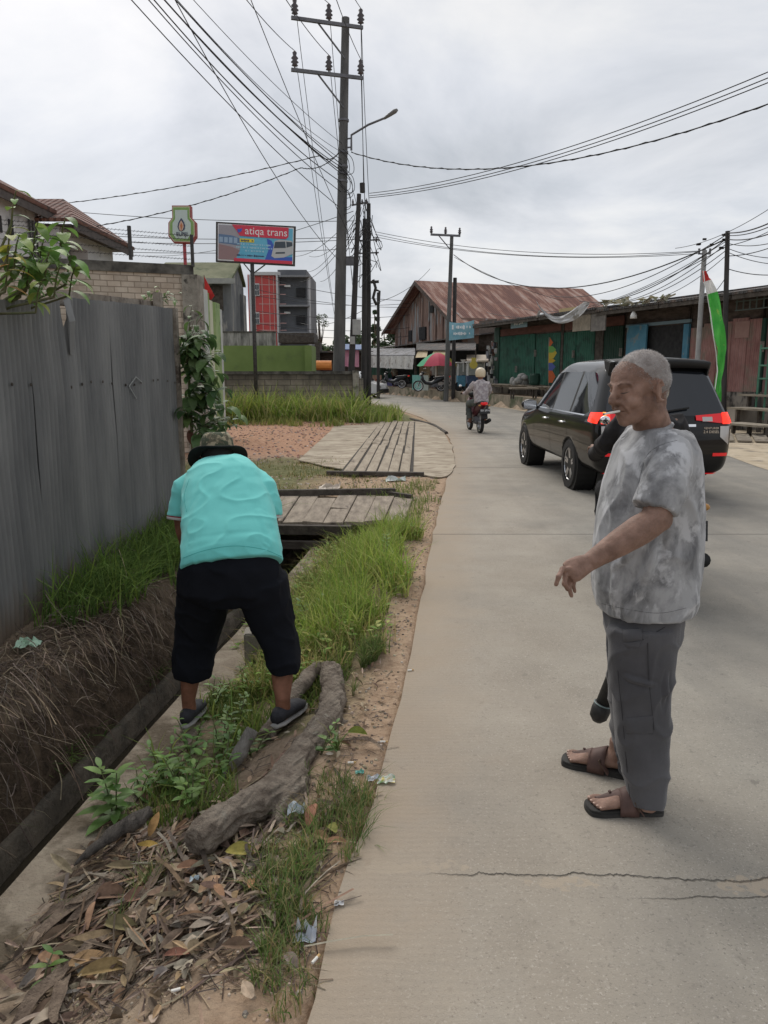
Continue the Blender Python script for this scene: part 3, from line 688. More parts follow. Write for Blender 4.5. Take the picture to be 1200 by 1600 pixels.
# ------------------------------------------------------------------ individual large dead leaves
BL = [  # px, py, length m, width, heading deg, colour, label
 (242, 1275, .13, .045, 80, (.42, .25, .1), 'upright curled orange brown leaf behind the left end of the log'),
 (228, 1302, .12, .035, 170, (.5, .33, .09), 'yellow ochre leaf lying left of the forked end of the log'),
 (172, 1378, .13, .075, 10, (.27, .17, .115), 'broad round brown leaf on the leaf heap beside the bark strips'),
 (212, 1392, .12, .06, 200, (.29, .17, .12), 'reddish brown leaf leaning on the round leaf of the heap'),
 (140, 1410, .14, .03, 100, (.36, .22, .14), 'narrow light brown leaf standing on edge in the heap'),
 (150, 1450, .2, .045, 185, (.33, .24, .14), 'long tan leaf curved around the middle of the leaf heap'),
 (190, 1440, .14, .06, -10, (.26, .22, .11), 'olive brown ribbed leaf on top of the leaf heap'),
 (135, 1485, .13, .055, 30, (.42, .27, .14), 'torn orange tan leaf at the lower part of the heap'),
 (160, 1515, .2, .055, 190, (.34, .24, .11), 'long ochre folded leaf on the bare dirt below the heap'),
 (70, 1465, .12, .05, 160, (.38, .23, .14), 'rust coloured curled leaf at the left of the heap'),
 (275, 1533, .11, .03, 175, (.28, .13, .09), 'dark red narrow leaf above a cigarette end on bare dirt'),
 (280, 1520, .1, .025, 15, (.31, .22, .14), 'thin curled brown leaf just behind the dark red narrow leaf'),
 (375, 1370, .14, .065, 170, (.35, .3, .08), 'yellow green ribbed leaf right below the log fork'),
 (342, 1330, .14, .03, 70, (.5, .34, .2), 'pale orange curled leaf under the log end'),
 (300, 1372, .12, .04, 10, (.42, .24, .15), 'brick coloured leaf left of the yellow green leaf'),
 (330, 1415, .13, .045, 60, (.48, .32, .2), 'pale peach curled leaf below the yellow green leaf'),
 (345, 1440, .11, .035, -60, (.38, .22, .13), 'split tan leaf left of the grass strip'),
 (490, 1335, .12, .05, 75, (.4, .2, .13), 'red brown leaf standing up in the right grass tufts'),
 (528, 1378, .11, .028, 15, (.5, .29, .17), 'orange narrow leaf at the road side of the grass tufts'),
 (560, 1196, .11, .05, 0, (.22, .25, .05), 'yellow green leaf lying by the road edge near the log'),
 (517, 1350, .11, .05, 120, (.3, .3, .09), 'mottled green and brown leaf between grass and road'),
 (395, 1435, .09, .03, 90, (.47, .24, .13), 'small orange leaf in the middle of the grass strip'),
 (60, 1520, .17, .04, 40, (.36, .28, .2), 'long pale bark like leaf at the bottom left'),
 (90, 1560, .2, .05, 55, (.4, .33, .25), 'large faded tan leaf at the bottom left corner'),
 (300, 1450, .12, .04, 130, (.33, .23, .16), 'dull brown leaf between heap and grass strip'),
 (255, 1395, .13, .035, 25, (.3, .2, .14), 'long brown leaf bridging the heap toward the log'),
 (440, 1130, .08, .03, 30, (.42, .3, .2), 'pale leaf between the thin log and the shoe'),
 (455, 1110, .09, .03, 80, (.47, .36, .25), 'cream brown leaf in the gap between the two logs'),
 (515, 1170, .09, .035, 110, (.4, .27, .18), 'brown leaf on the verge right of the log'),
]
for px, py, L, W, hd, c, lab in BL:
 q = G(px, py, -.12); a = R(hd); mb = MB(); mb.cur = c; z = hgt(q.x, q.y) + .035
 up = .75 if 'upright' in lab or 'standing' in lab else .08
 L *= .8; W *= .85
 mb.leaf((q.x - math.cos(a) * L / 2, q.y - math.sin(a) * L / 2, z), (math.cos(a), math.sin(a), up), (random.uniform(-.3, .3), -.45, 1), L, W, fold=random.choice([.1, .5, .8]), droop=random.uniform(.2, .9), seg=7, curl=1.5)
 thing(mb, 'dead_leaf', M_dry, lab, 'leaf', group='large dead leaves by the log', smooth=True)
# little litter
M_white = mat('white_paint', (.7, .7, .68), (.8, .8, .78), rough=.6)
M_butt = mat('cigarette_paper', (.75, .72, .65), (.82, .8, .75), rough=.7)
M_filter = mat('cigarette_filter', (.55, .36, .16), rough=.7)
for px, py, a, lab in [(275, 1550, 20, 'white cigarette end on the bare dirt at the bottom'), (598, 1172, 0, 'white cigarette end at the road edge above the green leaf'), (492, 1520, 60, 'crushed white cigarette end on the sandy road edge'),
      (548, 1208, 5, 'cigarette end beside the yellow green leaf'), (640, 1058, 20, 'cigarette end on the sandy edge behind the log')]:
 q = G(px, py, -.03); z = hgt(q.x, q.y) + .008 if q.x < le(q.y) - .05 else .01; a = R(a); d = V(math.cos(a), math.sin(a), 0) * .012; q.z = z
 t = T('cigarette_end', lab, 'cigarette end', q, group='cigarette ends on the verge')
 MB().tube([-d, d], .0042, 8).build('paper', M_butt, t, smooth=False); MB().tube([d, d * 1.9], .0041, 8).build('filter', M_filter, t)
def crumple(px, py, s, cols, lab, cat, flat=.5, z0=.0):
 q = G(px, py, -.02); q.z = (hgt(q.x, q.y) if q.x < le(q.y) - .03 else .005) + z0; mb = MB(); n = 7; rows = []
 for i in range(n):
  row = []
  for j in range(n):
   nn = noise.noise(Vector((i * .9 + px, j * .9, py))) * s * flat
   row.append(q + V((i / (n - 1) - .5) * s + random.uniform(-.1, .1) * s / n, (j / (n - 1) - .5) * s * .7, abs(nn) + .004))
  rows.append(row)
 k = mb.vs([p for r in rows for p in r])
 for i in range(n):
  for j in range(n):
   mb.c[k + i * n + j] = random.choice(cols)
 for i in range(n - 1):
  for j in range(n - 1):
   a = k + i * n + j; mb.face((a, a + 1, a + n + 1, a + n))
 return thing(mb, cat.replace(' ', '_'), M_plas, lab, cat)
M_plas = mat('thin_plastic', (.85, .85, .85), (1, 1, 1), rough=.35, vcol=True, spec=.5, transl=.15)
crumple(603, 1230, .07, [(.8, .8, .75), (.8, .8, .75), (.75, .6, .1), (.2, .45, .25)], 'crumpled white and yellow wrapper on the road edge', 'candy wrapper')
crumple(583, 1228, .05, [(.5, .55, .62), (.62, .65, .7)], 'clear bluish plastic scrap beside the yellow wrapper', 'plastic scrap')
crumple(562, 1217, .035, [(.1, .42, .36)], 'small teal plastic piece between the two wrappers', 'plastic scrap')
crumple(477, 1475, .065, [(.8, .8, .82), (.6, .65, .75)], 'silvery white wrapper at the right of the grass strip', 'candy wrapper', 1.2)
crumple(530, 1425, .03, [(.8, .8, .8)], 'tiny white paper scrap above the silvery wrapper', 'paper scrap')
crumple(380, 1422, .05, [(.75, .7, .4), (.5, .5, .2), (.8, .78, .6)], 'cream and green wrapper among leaves left of the grass strip', 'candy wrapper')
crumple(463, 1285, .06, [(.55, .62, .7), (.7, .75, .8)], 'bluish crumpled plastic film under the log fork', 'plastic scrap', 1.2, .03)
crumple(303, 1353, .03, [(.65, .75, .8)], 'pale blue plastic scrap below the log end', 'plastic scrap', 1, .02)
crumple(44, 1010, .14, [(.45, .66, .48), (.5, .72, .55)], 'pale green torn wrapper on the straw by the fence foot', 'candy wrapper', .6, .03)
crumple(618, 752, .3, [(.55, .6, .55), (.7, .7, .7), (.5, .6, .55)], 'crumpled pale plastic bag on the dirt beside the driveway', 'plastic bag', .5)
crumple(515, 765, .3, [(.5, .42, .34), (.6, .5, .4)], 'crushed tan carton scrap behind the near plank cover', 'cardboard scrap', .4)
crumple(582, 862, .12, [(.5, .55, .62), (.62, .65, .7)], 'clear plastic cup scrap deep in the verge grass', 'plastic scrap', .6, .08)
# ------------------------------------------------------------------ logs
def logtube(mb, pts, rad, n=22, lump=.012, seed=0):
 cp = catmull(pts, 8); k = len(cp); rr = [interp(i / (k - 1) * (len(rad) - 1), list(enumerate(rad))) for i in range(k)]
 st = len(mb.v); mb.tube(cp, rr, n)
 for i in range(st, len(mb.v)):
  p = Vector(mb.v[i]); c = cp[min((i - st) // n, k - 1)]; d = (p - c)
  if d.length > 1e-5:
   d.normalize(); q = p + d * (noise.noise(p * 9 + Vector((seed, 0, 0))) * lump + noise.noise(p * 30) * lump * .35); mb.v[i] = tuple(q)
mb = MB()
lp = [G(a_, b_, z_) for a_, b_, z_ in ((516, 1046, 0), (521, 1092, 0), (507, 1132, 0), (478, 1170, .01), (448, 1212, .01), (418, 1248, .01), (375, 1268, .0), (325, 1300, -.01), (306, 1316, -.01))]
logtube(mb, lp, [.056, .060, .061, .060, .062, .066, .060, .062, .046], seed=1)
logtube(mb, [G(462, 1195, 0), G(455, 1235, 0), G(448, 1275, -.03), G(446, 1312, -.08)], [.06, .07, .066, .05], seed=2)
logtube(mb, [G(500, 1110, .01), G(530, 1128, -.02), G(548, 1140, -.06)], [.05, .03, .018], seed=3)
lo = fuse(mb, 'forked_log', M_bark, loc=Vector((-.4, 2.8, -.1)), voxel=.0055, smooth=2, disp=lambda p, n: noise.noise(p * 20) * .006 + .011 * (.5 - abs(noise.noise(Vector((p.x * 42 - p.y * 22, p.x * 3 + p.y * 5, p.z * 46))) * 1.6)) - .009 * max(0, noise.noise(p * 11)))
setp(lo, 'large forked grey brown log lying on the verge beside the road', 'log')
mb = MB(); logtube(mb, [(-.36, 3.95, .0), (-.45, 3.66, -.02), (-.49, 3.5, -.05), (-.56, 3.3, -.1)], [.038, .042, .044, .04], seed=5)
lo = fuse(mb, 'log', M_bark, loc=Vector((-.45, 3.5, -.1)), voxel=.008, smooth=3, disp=lambda p, n: noise.noise(p * 34) * .005)
setp(lo, 'thinner log behind the shoe, parallel to the large forked log', 'log')
M_grey = mat('bleached_wood', (.17, .155, .135), (.3, .28, .25), scale=9, rough=.9, bump=.6, bscale=40, stretch=(3, .6, 1))
mb = MB(); logtube(mb, [(-.70, 3.04, -.16), (-.645, 3.12, -.08), (-.60, 3.19, .0)], [.02, .033, .026], seed=6)
thing(mb, 'wood_stub', M_grey, 'short grey weathered wood stub sticking out of the weeds between the feet', 'wood stub', smooth=True)
# dark split wood and long bark strips of the heap
mb = MB(); a, b = G(115, 1352, -.16), G(235, 1268, -.1)
logtube(mb, [a, a.lerp(b, .5) + V(0, 0, .02), b], [.006, .02, .012], n=12, lump=.03, seed=8)
thing(mb, 'split_branch', mat('dark_split_wood', (.05, .043, .037), (.15, .13, .11), scale=14, rough=.9, bump=.8, bscale=60, stretch=(2.5, .8, 1)), 'dark grey split branch running along the concrete ledge', 'branch', smooth=True)
M_strip = mat('bark_strip', (.16, .115, .085), (.34, .26, .19), scale=9, rough=.9, bump=.5, bscale=50, stretch=(2, 2, 2))
strips = [((40, 1460), (185, 1345), .05, 'long flat bark strip at the left side of the heap'), ((95, 1440), (205, 1330), .04, 'curved bark strip next to the dark split branch'), ((60, 1420), (160, 1370), .035, 'short bark strip near the concrete ledge'),
   ((20, 1590), (110, 1480), .05, 'pale wide palm strip at the bottom left'), ((85, 1600), (105, 1500), .04, 'pale palm strip pointing to the heap from below'), ((235, 1480), (355, 1500), .03, 'straight pale stick lying below the heap'), ((205, 1420), (290, 1330), .035, 'brown bark strip leaning toward the log end'),
   ((480, 1345), (580, 1290), .022, 'thin tan stalk arching through the right tufts'), ((530, 1215), (600, 1225), .03, 'dry brown pod at the road edge beside the wrappers'), ((110, 1400), (215, 1350), .03, 'dry sheath strip above the round leaf'), ((175, 1460), (60, 1530), .03, 'brown strip crossing the lower left of the heap')]
for (p0, p1, wd, lab) in strips:
 a = G(*p0, -.15); b = G(*p1, -.13); mb = MB(); rows = []; n = 9; d = (b - a); sd_ = d.cross(Vector((0, 0, 1))).normalized()
 for i in range(n + 1):
  t = i / n; q = a.lerp(b, t) + sd_ * noise.noise(Vector((t * 2.2, p0[0], 0))) * .03; q.z = hgt(q.x, q.y) + .022 + .02 * math.sin(t * PI) + random.uniform(0, .006); ww = wd * .5 * (.35 + .65 * math.sin(PI * min(.95, t * .9 + .08)))
  rows.append([q - sd_ * ww + V(0, 0, ww * .5), q - sd_ * ww * .4 - V(0, 0, .002), q + sd_ * ww * .4, q + sd_ * ww + V(0, 0, ww * .5)])
 mb.grid(rows); thing(mb, 'bark_strip', M_strip, lab, 'bark strip', smooth=True, group='dry strips of the leaf heap')
# concrete block post by the ledge
mb = MB(); q = G(400, 1035, -.22); mb.box(q + V(0, .05, .09), (.15, .12, .22), rz=.1, rx=.06)
thing(mb, 'concrete_block', M_conc2, 'upright square concrete block on the ledge behind the man in black trousers', 'concrete block', bevel=.008)
# ------------------------------------------------------------------ broad-leaved weeds
def weed(x, y, h, nst, L, W, lab, cat='weed', cols=((.13, .24, .06), (.18, .3, .08)), spread=.12, grp='leafy weeds on the verge', droop=.5):
 z = hgt(x, y); t = T('leafy_weed', lab, cat, (x, y, z), group=grp); st = MB(); lf = MB()
 for s_ in range(nst):
  a = random.uniform(0, 2 * PI); tip = V(math.cos(a) * spread * random.uniform(.3, 1), math.sin(a) * spread * random.uniform(.3, 1), h * random.uniform(.6, 1.1)); base = tip * .12; base.z = -.01
  pts = [base, base.lerp(tip, .5) + V(0, 0, .02), tip]; st.tube(pts, [.004, .003, .002], 5)
  n = max(3, int(tip.z / .03))
  for i in range(n):
   f = (i + 1) / n; p = base.lerp(tip, f); b = i * 2.4 + a
   for sg in (0, PI):
    lf.cur = jit(random.choice(cols)); k = L * (1.15 - .55 * f) * random.uniform(.8, 1.2)
    lf.leaf(p, (math.cos(b + sg), math.sin(b + sg), .5 * f + .15), (0, 0, 1), k, k * W, .2, droop, 4)
 st.build('stem', M_stem, t); lf.build('leaves', M_leaf, t, smooth=True)
 return t
W_ = [(300, 1160, .16, 4, .06, .45, 'low green weed just in front of the left shoe'), (245, 1175, .14, 3, .06, .45, 'small weed overgrowing the ledge by the left shoe'), (370, 1130, .14, 4, .06, .45, 'leafy weed between the shoes near the wood stub'), (395, 1195, .12, 3, .06, .45, 'small weed touching the middle of the forked log'), (300, 1262, .16, 4, .07, .5, 'broad leaved weed left of the forked log end'),
 (262, 1215, .17, 5, .07, .5, 'bushy nettle like weed in front of the left foot'), (345, 1165, .16, 4, .065, .5, 'bushy green weed between the feet'), (285, 1230, .22, 4, .08, .5, 'low broad leaved weed beside the forked log'),
  (215, 1225, .15, 3, .07, .5, 'small weed at the ledge edge under the left foot'), (350, 1215, .15, 4, .07, .45, 'pale leaved weed against the log'), (180, 1262, .27, 2, .12, .42, 'tall single weed with pointed leaves on the concrete ledge'),
  (60, 1530, .09, 1, .07, .4, 'tiny bright seedling in the bottom left corner'), (497, 1240, .13, 2, .06, .5, 'small weed on the road side of the log'), (330, 1090, .15, 3, .08, .4, 'weed clump behind the left shoe'), (395, 1080, .14, 3, .07, .4, 'weed clump under the concrete block'),
  (610, 915, .24, 3, .07, .3, 'upright thin leaved weed in the verge grass'), (490, 985, .22, 3, .09, .35, 'broad bladed weed right of the black trousers')]
for a in W_:
 q = G(a[0], a[1], -.18); weed(q.x, q.y, *a[2:])
# fern-like creeper at the dark opening under the planks
q = G(440, 870, -.3); weed(-.98, 6.9, .3, 4, .045, .45, 'small creeping plant at the mouth of the covered ditch', cols=((.07, .13, .04), (.1, .17, .05)))
# ------------------------------------------------------------------ corrugated fence
M_fence = mat('galvanised_sheet', (.135, .138, .14), (.24, .24, .235), scale=1.1, rough=.6, metal=.25, bump=.05, bscale=5, stretch=(2.5, 2.5, .5), c3=(.2, .2, .195), s3=2.6, lo3=.56, hi3=.74, spec=.4)
N_, L_, b_ = nodes(M_fence)
def add_stain(m, colr, z0, z1, sc=(6, 6, .6)):
 N, L, b = nodes(m); base = b.inputs['Base Color'].links[0].from_socket; tcn = N.new('ShaderNodeTexCoord'); s_ = N.new('ShaderNodeSeparateXYZ'); L.new(tcn.outputs['Object'], s_.inputs[0])
 mp = N.new('ShaderNodeMapping'); mp.inputs['Scale'].default_value = sc; L.new(tcn.outputs['Object'], mp.inputs[0])
 n = N.new('ShaderNodeTexNoise'); n.inputs['Scale'].default_value = 1; n.inputs['Detail'].default_value = 8; L.new(mp.outputs[0], n.inputs['Vector'])
 ad = N.new('ShaderNodeMath'); ad.operation = 'MULTIPLY_ADD'; L.new(n.outputs['Fac'], ad.inputs[0]); ad.inputs[1].default_value = (z1 - z0) * 2; L.new(s_.outputs[2], ad.inputs[2])
 mr = N.new('ShaderNodeMapRange'); L.new(ad.outputs[0], mr.inputs[0]); mr.inputs[1].default_value = z0 + (z1 - z0); mr.inputs[2].default_value = z1 + (z1 - z0); mr.inputs[3].default_value = .85; mr.inputs[4].default_value = 0
 x = N.new('ShaderNodeMixRGB'); L.new(mr.outputs[0], x.inputs[0]); L.new(base, x.inputs[1]); x.inputs[2].default_value = tuple(colr) + (1,); L.new(x.outputs[0], b.inputs['Base Color'])
add_stain(M_fence, (.17, .125, .085), .0, .28)
fr = T('corrugated_fence', 'dark grey corrugated metal sheet fence along the ditch at the left', 'fence', (-2.33, 4, 0))
FX = [(1.0, -2.36), (4.35, -2.34), (5.8, -2.32), (6.8, -2.25), (7.9, -2.13)]
def sheet(y0, y1, off, tops, bot, tilt=0.0):
 mb = MB(); n = int((y1 - y0) / .0085); rows = []
 for zf in (0, .12, .3, .5, .7, .9, 1):
  row = []
  for i in range(n + 1):
   y = y0 + (y1 - y0) * i / n; ph = y / .062 * 2 * PI; tp = interp(y, tops); z = lerp(bot + .03 * noise.noise(Vector((y * 3, 0, 0))), tp + .006 * noise.noise(Vector((y * 9, 5, 0))), zf)
   dent = .022 * noise.noise(Vector((y * 1.3, z * 1.5, off * 50)))
   x = interp(y, FX) + off + .0125 * math.sin(ph) + dent + tilt * z; row.append((x, y, z))
  rows.append(row)
 mb.grid(rows); return mb
tp1 = [(1, 1.86), (4.4, 2.0), (5.5, 2.09), (5.57, 2.10), (5.60, 1.78), (5.64, 1.95), (5.69, 2.12)]; tp2 = [(5.7, 2.13), (7.2, 2.2), (7.9, 2.22)]
for (a, b, o_, tp) in [(1.2, 2.05, .0, tp1), (1.98, 2.85, .012, tp1), (2.78, 3.62, .0, tp1), (3.55, 4.4, .012, tp1), (4.33, 5.13, .0, tp1), (5.06, 5.76, .012, tp1), (5.7, 6.5, .0, tp2), (6.43, 7.2, .012, tp2), (7.13, 7.86, .0, tp2)]:
 s_ = sheet(a, b, o_, tp, -.06 if a < 4.6 else -.03); ob = s_.build('sheet', M_fence, fr, world=True, smooth=True)
# the torn flap with gap
tf = MB(); tf.grid([[(-2.30, 5.60, 2.1), (-2.285, 5.68, 2.12)], [(-2.27, 5.61, 1.95), (-2.25, 5.67, 1.96)], [(-2.29, 5.63, 1.72), (-2.285, 5.67, 1.72)]]); tf.build('torn_flap', M_fence, fr, world=True)
dk = MB(); dk.box((-2.4, 5.66, 1.0), (.05, .12, 2.1)); dk.build('batten', M_dark, fr, world=True)
pb = MB(); pb.box((-2.145, 7.9, 1.08), (.09, .09, 2.3)); pb.box((-2.2, 7.6, 2.24), (.07, .1, .22)); pb.bar((-2.42, 5.7, 2.13), (-2.26, 7.85, 2.23), .05, .11); pb.build('post', M_wood, fr, world=True, bevel=.004)
rl = MB();
for z in (.6, 1.5): rl.bar((-2.44, 1.2, z), (-2.4, 5.7, z), .05, .08); rl.bar((-2.4, 5.7, z), (-2.24, 7.85, z), .05, .08)
rl.build('rail', M_dark, fr, world=True)
nl = MB()
for i in range(30):
 y = 2.0 + i * .2 + random.uniform(-.05, .05); nl.ell((interp(y, FX) + .022, y, 1.5 + .02 * math.sin(i)), (.006, .012, .012), nu=8, nv=5)
nl.build('nail_heads', M_dark, fr, world=True)
wl = MB()   # chalk-like scratches seen on the sheet
for a, b in [((.0, 6.7, 1.47), (.0, 6.86, 1.55)), ((.0, 6.7, 1.47), (0, 6.84, 1.36)), ((0, 6.86, 1.55), (0, 6.98, 1.5))]:
 a = V(*a); b = V(*b); a.x = interp(a.y, FX) + .026; b.x = interp(b.y, FX) + .026; wl.bar(a, b, .004, .008)
wl.build('scratch_marks', mat('scratch', (.3, .31, .3)), fr, world=True)
# ------------------------------------------------------------------ shrub with large leaves over the fence, climber at its end
def sprig(lf, st, base, tip, n, L, W, cols, fan=False, droop=.7, thick=.006):
 base = Vector(base); tip = Vector(tip); st.tube([base, base.lerp(tip, .5) + V(0, 0, .03), tip], [thick, thick * .8, thick * .5], 6)
 d = (tip - base)
 if fan:      # palmate leaf: n leaflets from the tip
  ax = (d.normalized() + V(0, -.35, .1)).normalized(); o1 = ax.orthogonal().normalized(); o2 = ax.cross(o1)
  for i in range(n):
   a = 2 * PI * i / n; dd = (o1 * math.cos(a) + o2 * math.sin(a) + ax * .35).normalized(); lf.cur = jit(random.choice(cols)); lf.leaf(tip, dd, ax, L * random.uniform(.8, 1.1), L * W, .2, droop, 5)
  return
 for i in range(n):
  f = (i + 1) / n; p = base.lerp(tip, f); a = i * 2.4 + random.uniform(-.3, .3)
  dd = V(math.cos(a), math.sin(a) * .8, random.uniform(-.1, .5)); lf.cur = jit(random.choice(cols))
  k = L * random.uniform(.7, 1.15); lf.leaf(p, dd, (0, -.2, 1), k, k * W, .18, droop * random.uniform(.6, 1.5), 5)
c1 = [(.2, .34, .08), (.15, .27, .06), (.25, .37, .1), (.12, .22, .06)]
t = T('shrub', 'bright green large leaved shrub leaning over the top of the metal fence', 'shrub', (-2.75, 4.6, 0)); lf = MB(); st = MB()
root = V(-2.9, 5.0, 0)
for (px, py, Y, n, L, W, cols) in [(60, 405, 4.7, 9, .2, .5, c1), (30, 450, 4.6, 9, .2, .5, c1), (90, 405, 4.9, 8, .19, .5, c1), (15, 420, 4.6, 9, .2, .5, c1), (60, 448, 4.8, 8, .19, .5, c1), (110, 448, 4.8, 7, .16, .45, c1), (15, 330, 4.5, 4, .13, .5, c1), (50, 380, 4.6, 7, .2, .5, c1), (95, 370, 4.8, 6, .19, .5, c1), (20, 400, 4.4, 7, .2, .5, c1), (70, 420, 4.5, 7, .2, .45, c1), (105, 430, 4.8, 7, .19, .45, c1), (40, 440, 4.6, 7, .18, .45, c1), (85, 450, 4.5, 6, .15, .45, [(.22, .33, .08), (.18, .28, .06)]), (5, 440, 4.2, 6, .17, .45, [(.38, .33, .06), (.4, .2, .05), (.2, .27, .06)]), (8, 390, 4.3, 4, .16, .45, [(.35, .36, .08), (.2, .3, .07)]), (55, 475, 4.4, 3, .14, .45, [(.3, .34, .08)])]:
 tip = P(px, py, Y); tip = tip + V(0, .1, .13); L *= .88; b = tip + V(-.10, .12, -.16); sprig(lf, st, b, tip, n, L, W, cols, droop=1.0)
 k1 = V(min(b.x - .15, -2.62), b.y + .2, 1.85); st.tube(catmull([root, root.lerp(k1, .6), k1, b], 4), .008, 6)
lf.cur = (1, 1, 1); st.build('stem', M_stem, t, world=True); lf.build('leaves', M_leaf, t, world=True, smooth=True)
c2 = [(.08, .15, .05), (.11, .19, .065), (.06, .12, .045), (.14, .22, .08)]
t = T('climbing_plant', 'dark green climbing plant hanging at the far end of the metal fence', 'climbing plant', (-2.0, 8.0, 0)); lf = MB(); st = MB()
main = [P(300, 690, 8.1), P(298, 640, 8.1), P(293, 560, 8.1), P(297, 510, 8.05)]; main[0].z = .0; st.tube(main, [.02, .018, .014, .01], 6)
rr = random.Random(3)
for i in range(60):
 f = rr.random(); py = lerp(515, 672, f); wdt = interp(py, [(500, 16), (540, 40), (580, 52), (620, 62), (680, 60)]); cx = interp(py, [(500, 297), (560, 300), (620, 315), (680, 330)])
 px = cx + rr.uniform(-.75, 1) * wdt * .8; Y = 8.0 + rr.uniform(-.3, .35); tip = P(px, py, Y); b = P(293 + (px - 293) * .3, py + 14, 8.08)
 sprig(lf, st, b, tip, rr.choice([4, 5, 6]), rr.uniform(.17, .26), .48, c2, droop=1.3, thick=.004)
for (px, py) in [(303, 500), (318, 492), (285, 525), (330, 555), (345, 548), (340, 670), (350, 655), (300, 478)]: sprig(lf, st, P(295, py + 40, 8.1), P(px, py, 8.0), 5, .16, .4, [(.12, .2, .06), (.09, .16, .05)], droop=1.2, thick=.004)
lf.cur = (.16, .07, .05); lf.leaf(P(296, 672, 7.95), (.1, -.1, -1), (0, -1, 0), .16, .08, .1, .2)
lf.cur = (1, 1, 1); st.build('stem', M_stem, t, world=True); lf.build('leaves', M_leaf, t, world=True, smooth=True)
t = T('young_tree', 'small pale green seedling showing over the fence end in front of the block wall', 'plant', (-2.65, 8.6, 0)); lf = MB(); st = MB(); tp = P(254, 466, 8.6)
st.tube([(tp.x, 8.6, 0), tp], [.012, .006], 6)
for px, py in [(232, 455), (222, 462), (247, 448), (265, 455), (280, 458), (240, 468), (272, 470)]: sprig(lf, st, tp, P(px, py, 8.55), 3, .12, .36, [(.15, .23, .09), (.2, .28, .12)], droop=.9, thick=.003)
lf.cur = (1, 1, 1); st.build('stem', M_stem, t, world=True); lf.build('leaves', M_leaf, t, world=True, smooth=True)
# ------------------------------------------------------------------ plank covers
def planks(name, lab, pts_l, pts_r, y0, y1, x0f, x1f, n, m, zt, th, gap, along_y=True, brk=.0):
 t = T(name, lab, 'plank cover', ((x0f(y0) + x1f(y0)) / 2, y0, 0)); mb = MB(); rnd = random.Random(n)
 for i in range(n):
  fa, fb = i / n, (i + 1) / n; segs = [y0 + rnd.uniform(-.12, .1)]
  if brk and rnd.random() < brk: segs.append(lerp(y0, y1, rnd.uniform(.3, .65) if brk < 1 else rnd.uniform(.2, .4)))
  if brk == 1: segs += [lerp(y0, y1, rnd.uniform(.45, .62)), lerp(y0, y1, rnd.uniform(.7, .88))]
  segs.append(y1 + rnd.uniform(-.1, .2))
  for a, b in zip(segs, segs[1:]):
   a += .015; b -= .015; dz = rnd.uniform(-.008, .008); tw = rnd.uniform(-.01, .01); q = []
   for y in (a, b):
    xa = lerp(x0f(y), x1f(y), fa) + gap * rnd.uniform(.0, 1); xb = lerp(x0f(y), x1f(y), fb) - gap * rnd.uniform(.0, .8); q.append((xa, xb, y))
   (xa, xb, ya), (xc, xd, yb) = q; zz = zt + dz
   mb.slab([(xa, ya, zz + tw), (xb, ya, zz - tw), (xd, yb, zz), (xc, yb, zz)], (0, 0, -th))
 mb.build('planks', m, t, world=True, bevel=.004); return t
M_plank = mat('worn_plank', (.19, .155, .12), (.36, .3, .235), scale=3, rough=.92, bump=.5, bscale=9, stretch=(3.5, .8, 1), c3=(.1, .08, .065), s3=2, lo3=.58, hi3=.7)
M_plank2 = mat('dusty_plank', (.27, .22, .165), (.42, .355, .27), scale=2, rough=.92, bump=.5, bscale=9, stretch=(3.5, .8, 1), c3=(.14, .11, .085), s3=1.5, lo3=.58, hi3=.7)
t = planks('plank_bridge', 'small worn plank cover over the ditch just behind the bending man', None, None, 8.0, 9.55, lambda y: -1.75 - .05 * (y - 8), lambda y: .22 + .1 * (y - 8), 9, M_plank, .015, .04, .012, brk=.3)
for a, b, w_ in (((-1.8, 7.95, -.06), (-.35, 7.85, -.06), .1), ((-1.8, 7.85, -.2), (-.3, 7.76, -.21), .08), ((-1.9, 9.65, .045), (.15, 9.8, .05), .08), ((-.1, 9.9, .02), (.35, 9.5, .02), .07)): MB().bar(a, b, w_).build('beam', M_dark, t, world=True, bevel=.004)
t = planks('plank_deck', 'long dusty plank deck set into the concrete driveway', None, None, 11.75, 24.0, lambda y: -.66 + .045 * (y - 11.7) , lambda y: .42 + .045 * (y - 11.7) , 6, M_plank2, .05, .045, .034, brk=1)
mb = MB(); mb.slab([(-.70, 11.8, .026), (.46, 11.8, .026), (.98, 23.9, .026), (-.1, 23.9, .026)], (0, 0, .004)); mb.build('painted_gap_shadow', mat('gap_shadow_dark', (.02, .017, .014), (.05, .04, .03), rough=.9), t, world=True); mb = MB(); mb.bar((-.9, 11.78, .03), (.62, 11.62, .03), .1, .06); mb.build('beam', M_dark, t, world=True)  # near-black sheet below the deck stands in for shade in the plank gaps
# old trough edge on the far side of the driveway
mb = MB(); mb.tube([G(655, 655, .02), G(690, 664, .02), (1.62, 19.6, .02), (1.5, 22.8, .0), (.9, 25.8, 0)][2:], .05, 8); thing(mb, 'timber_edging', M_dark, 'dark rotten timber edging between driveway and road', 'timber')
ORD = ['first', 'second', 'third', 'fourth', 'fifth', 'sixth', 'seventh', 'eighth', 'ninth', 'tenth']
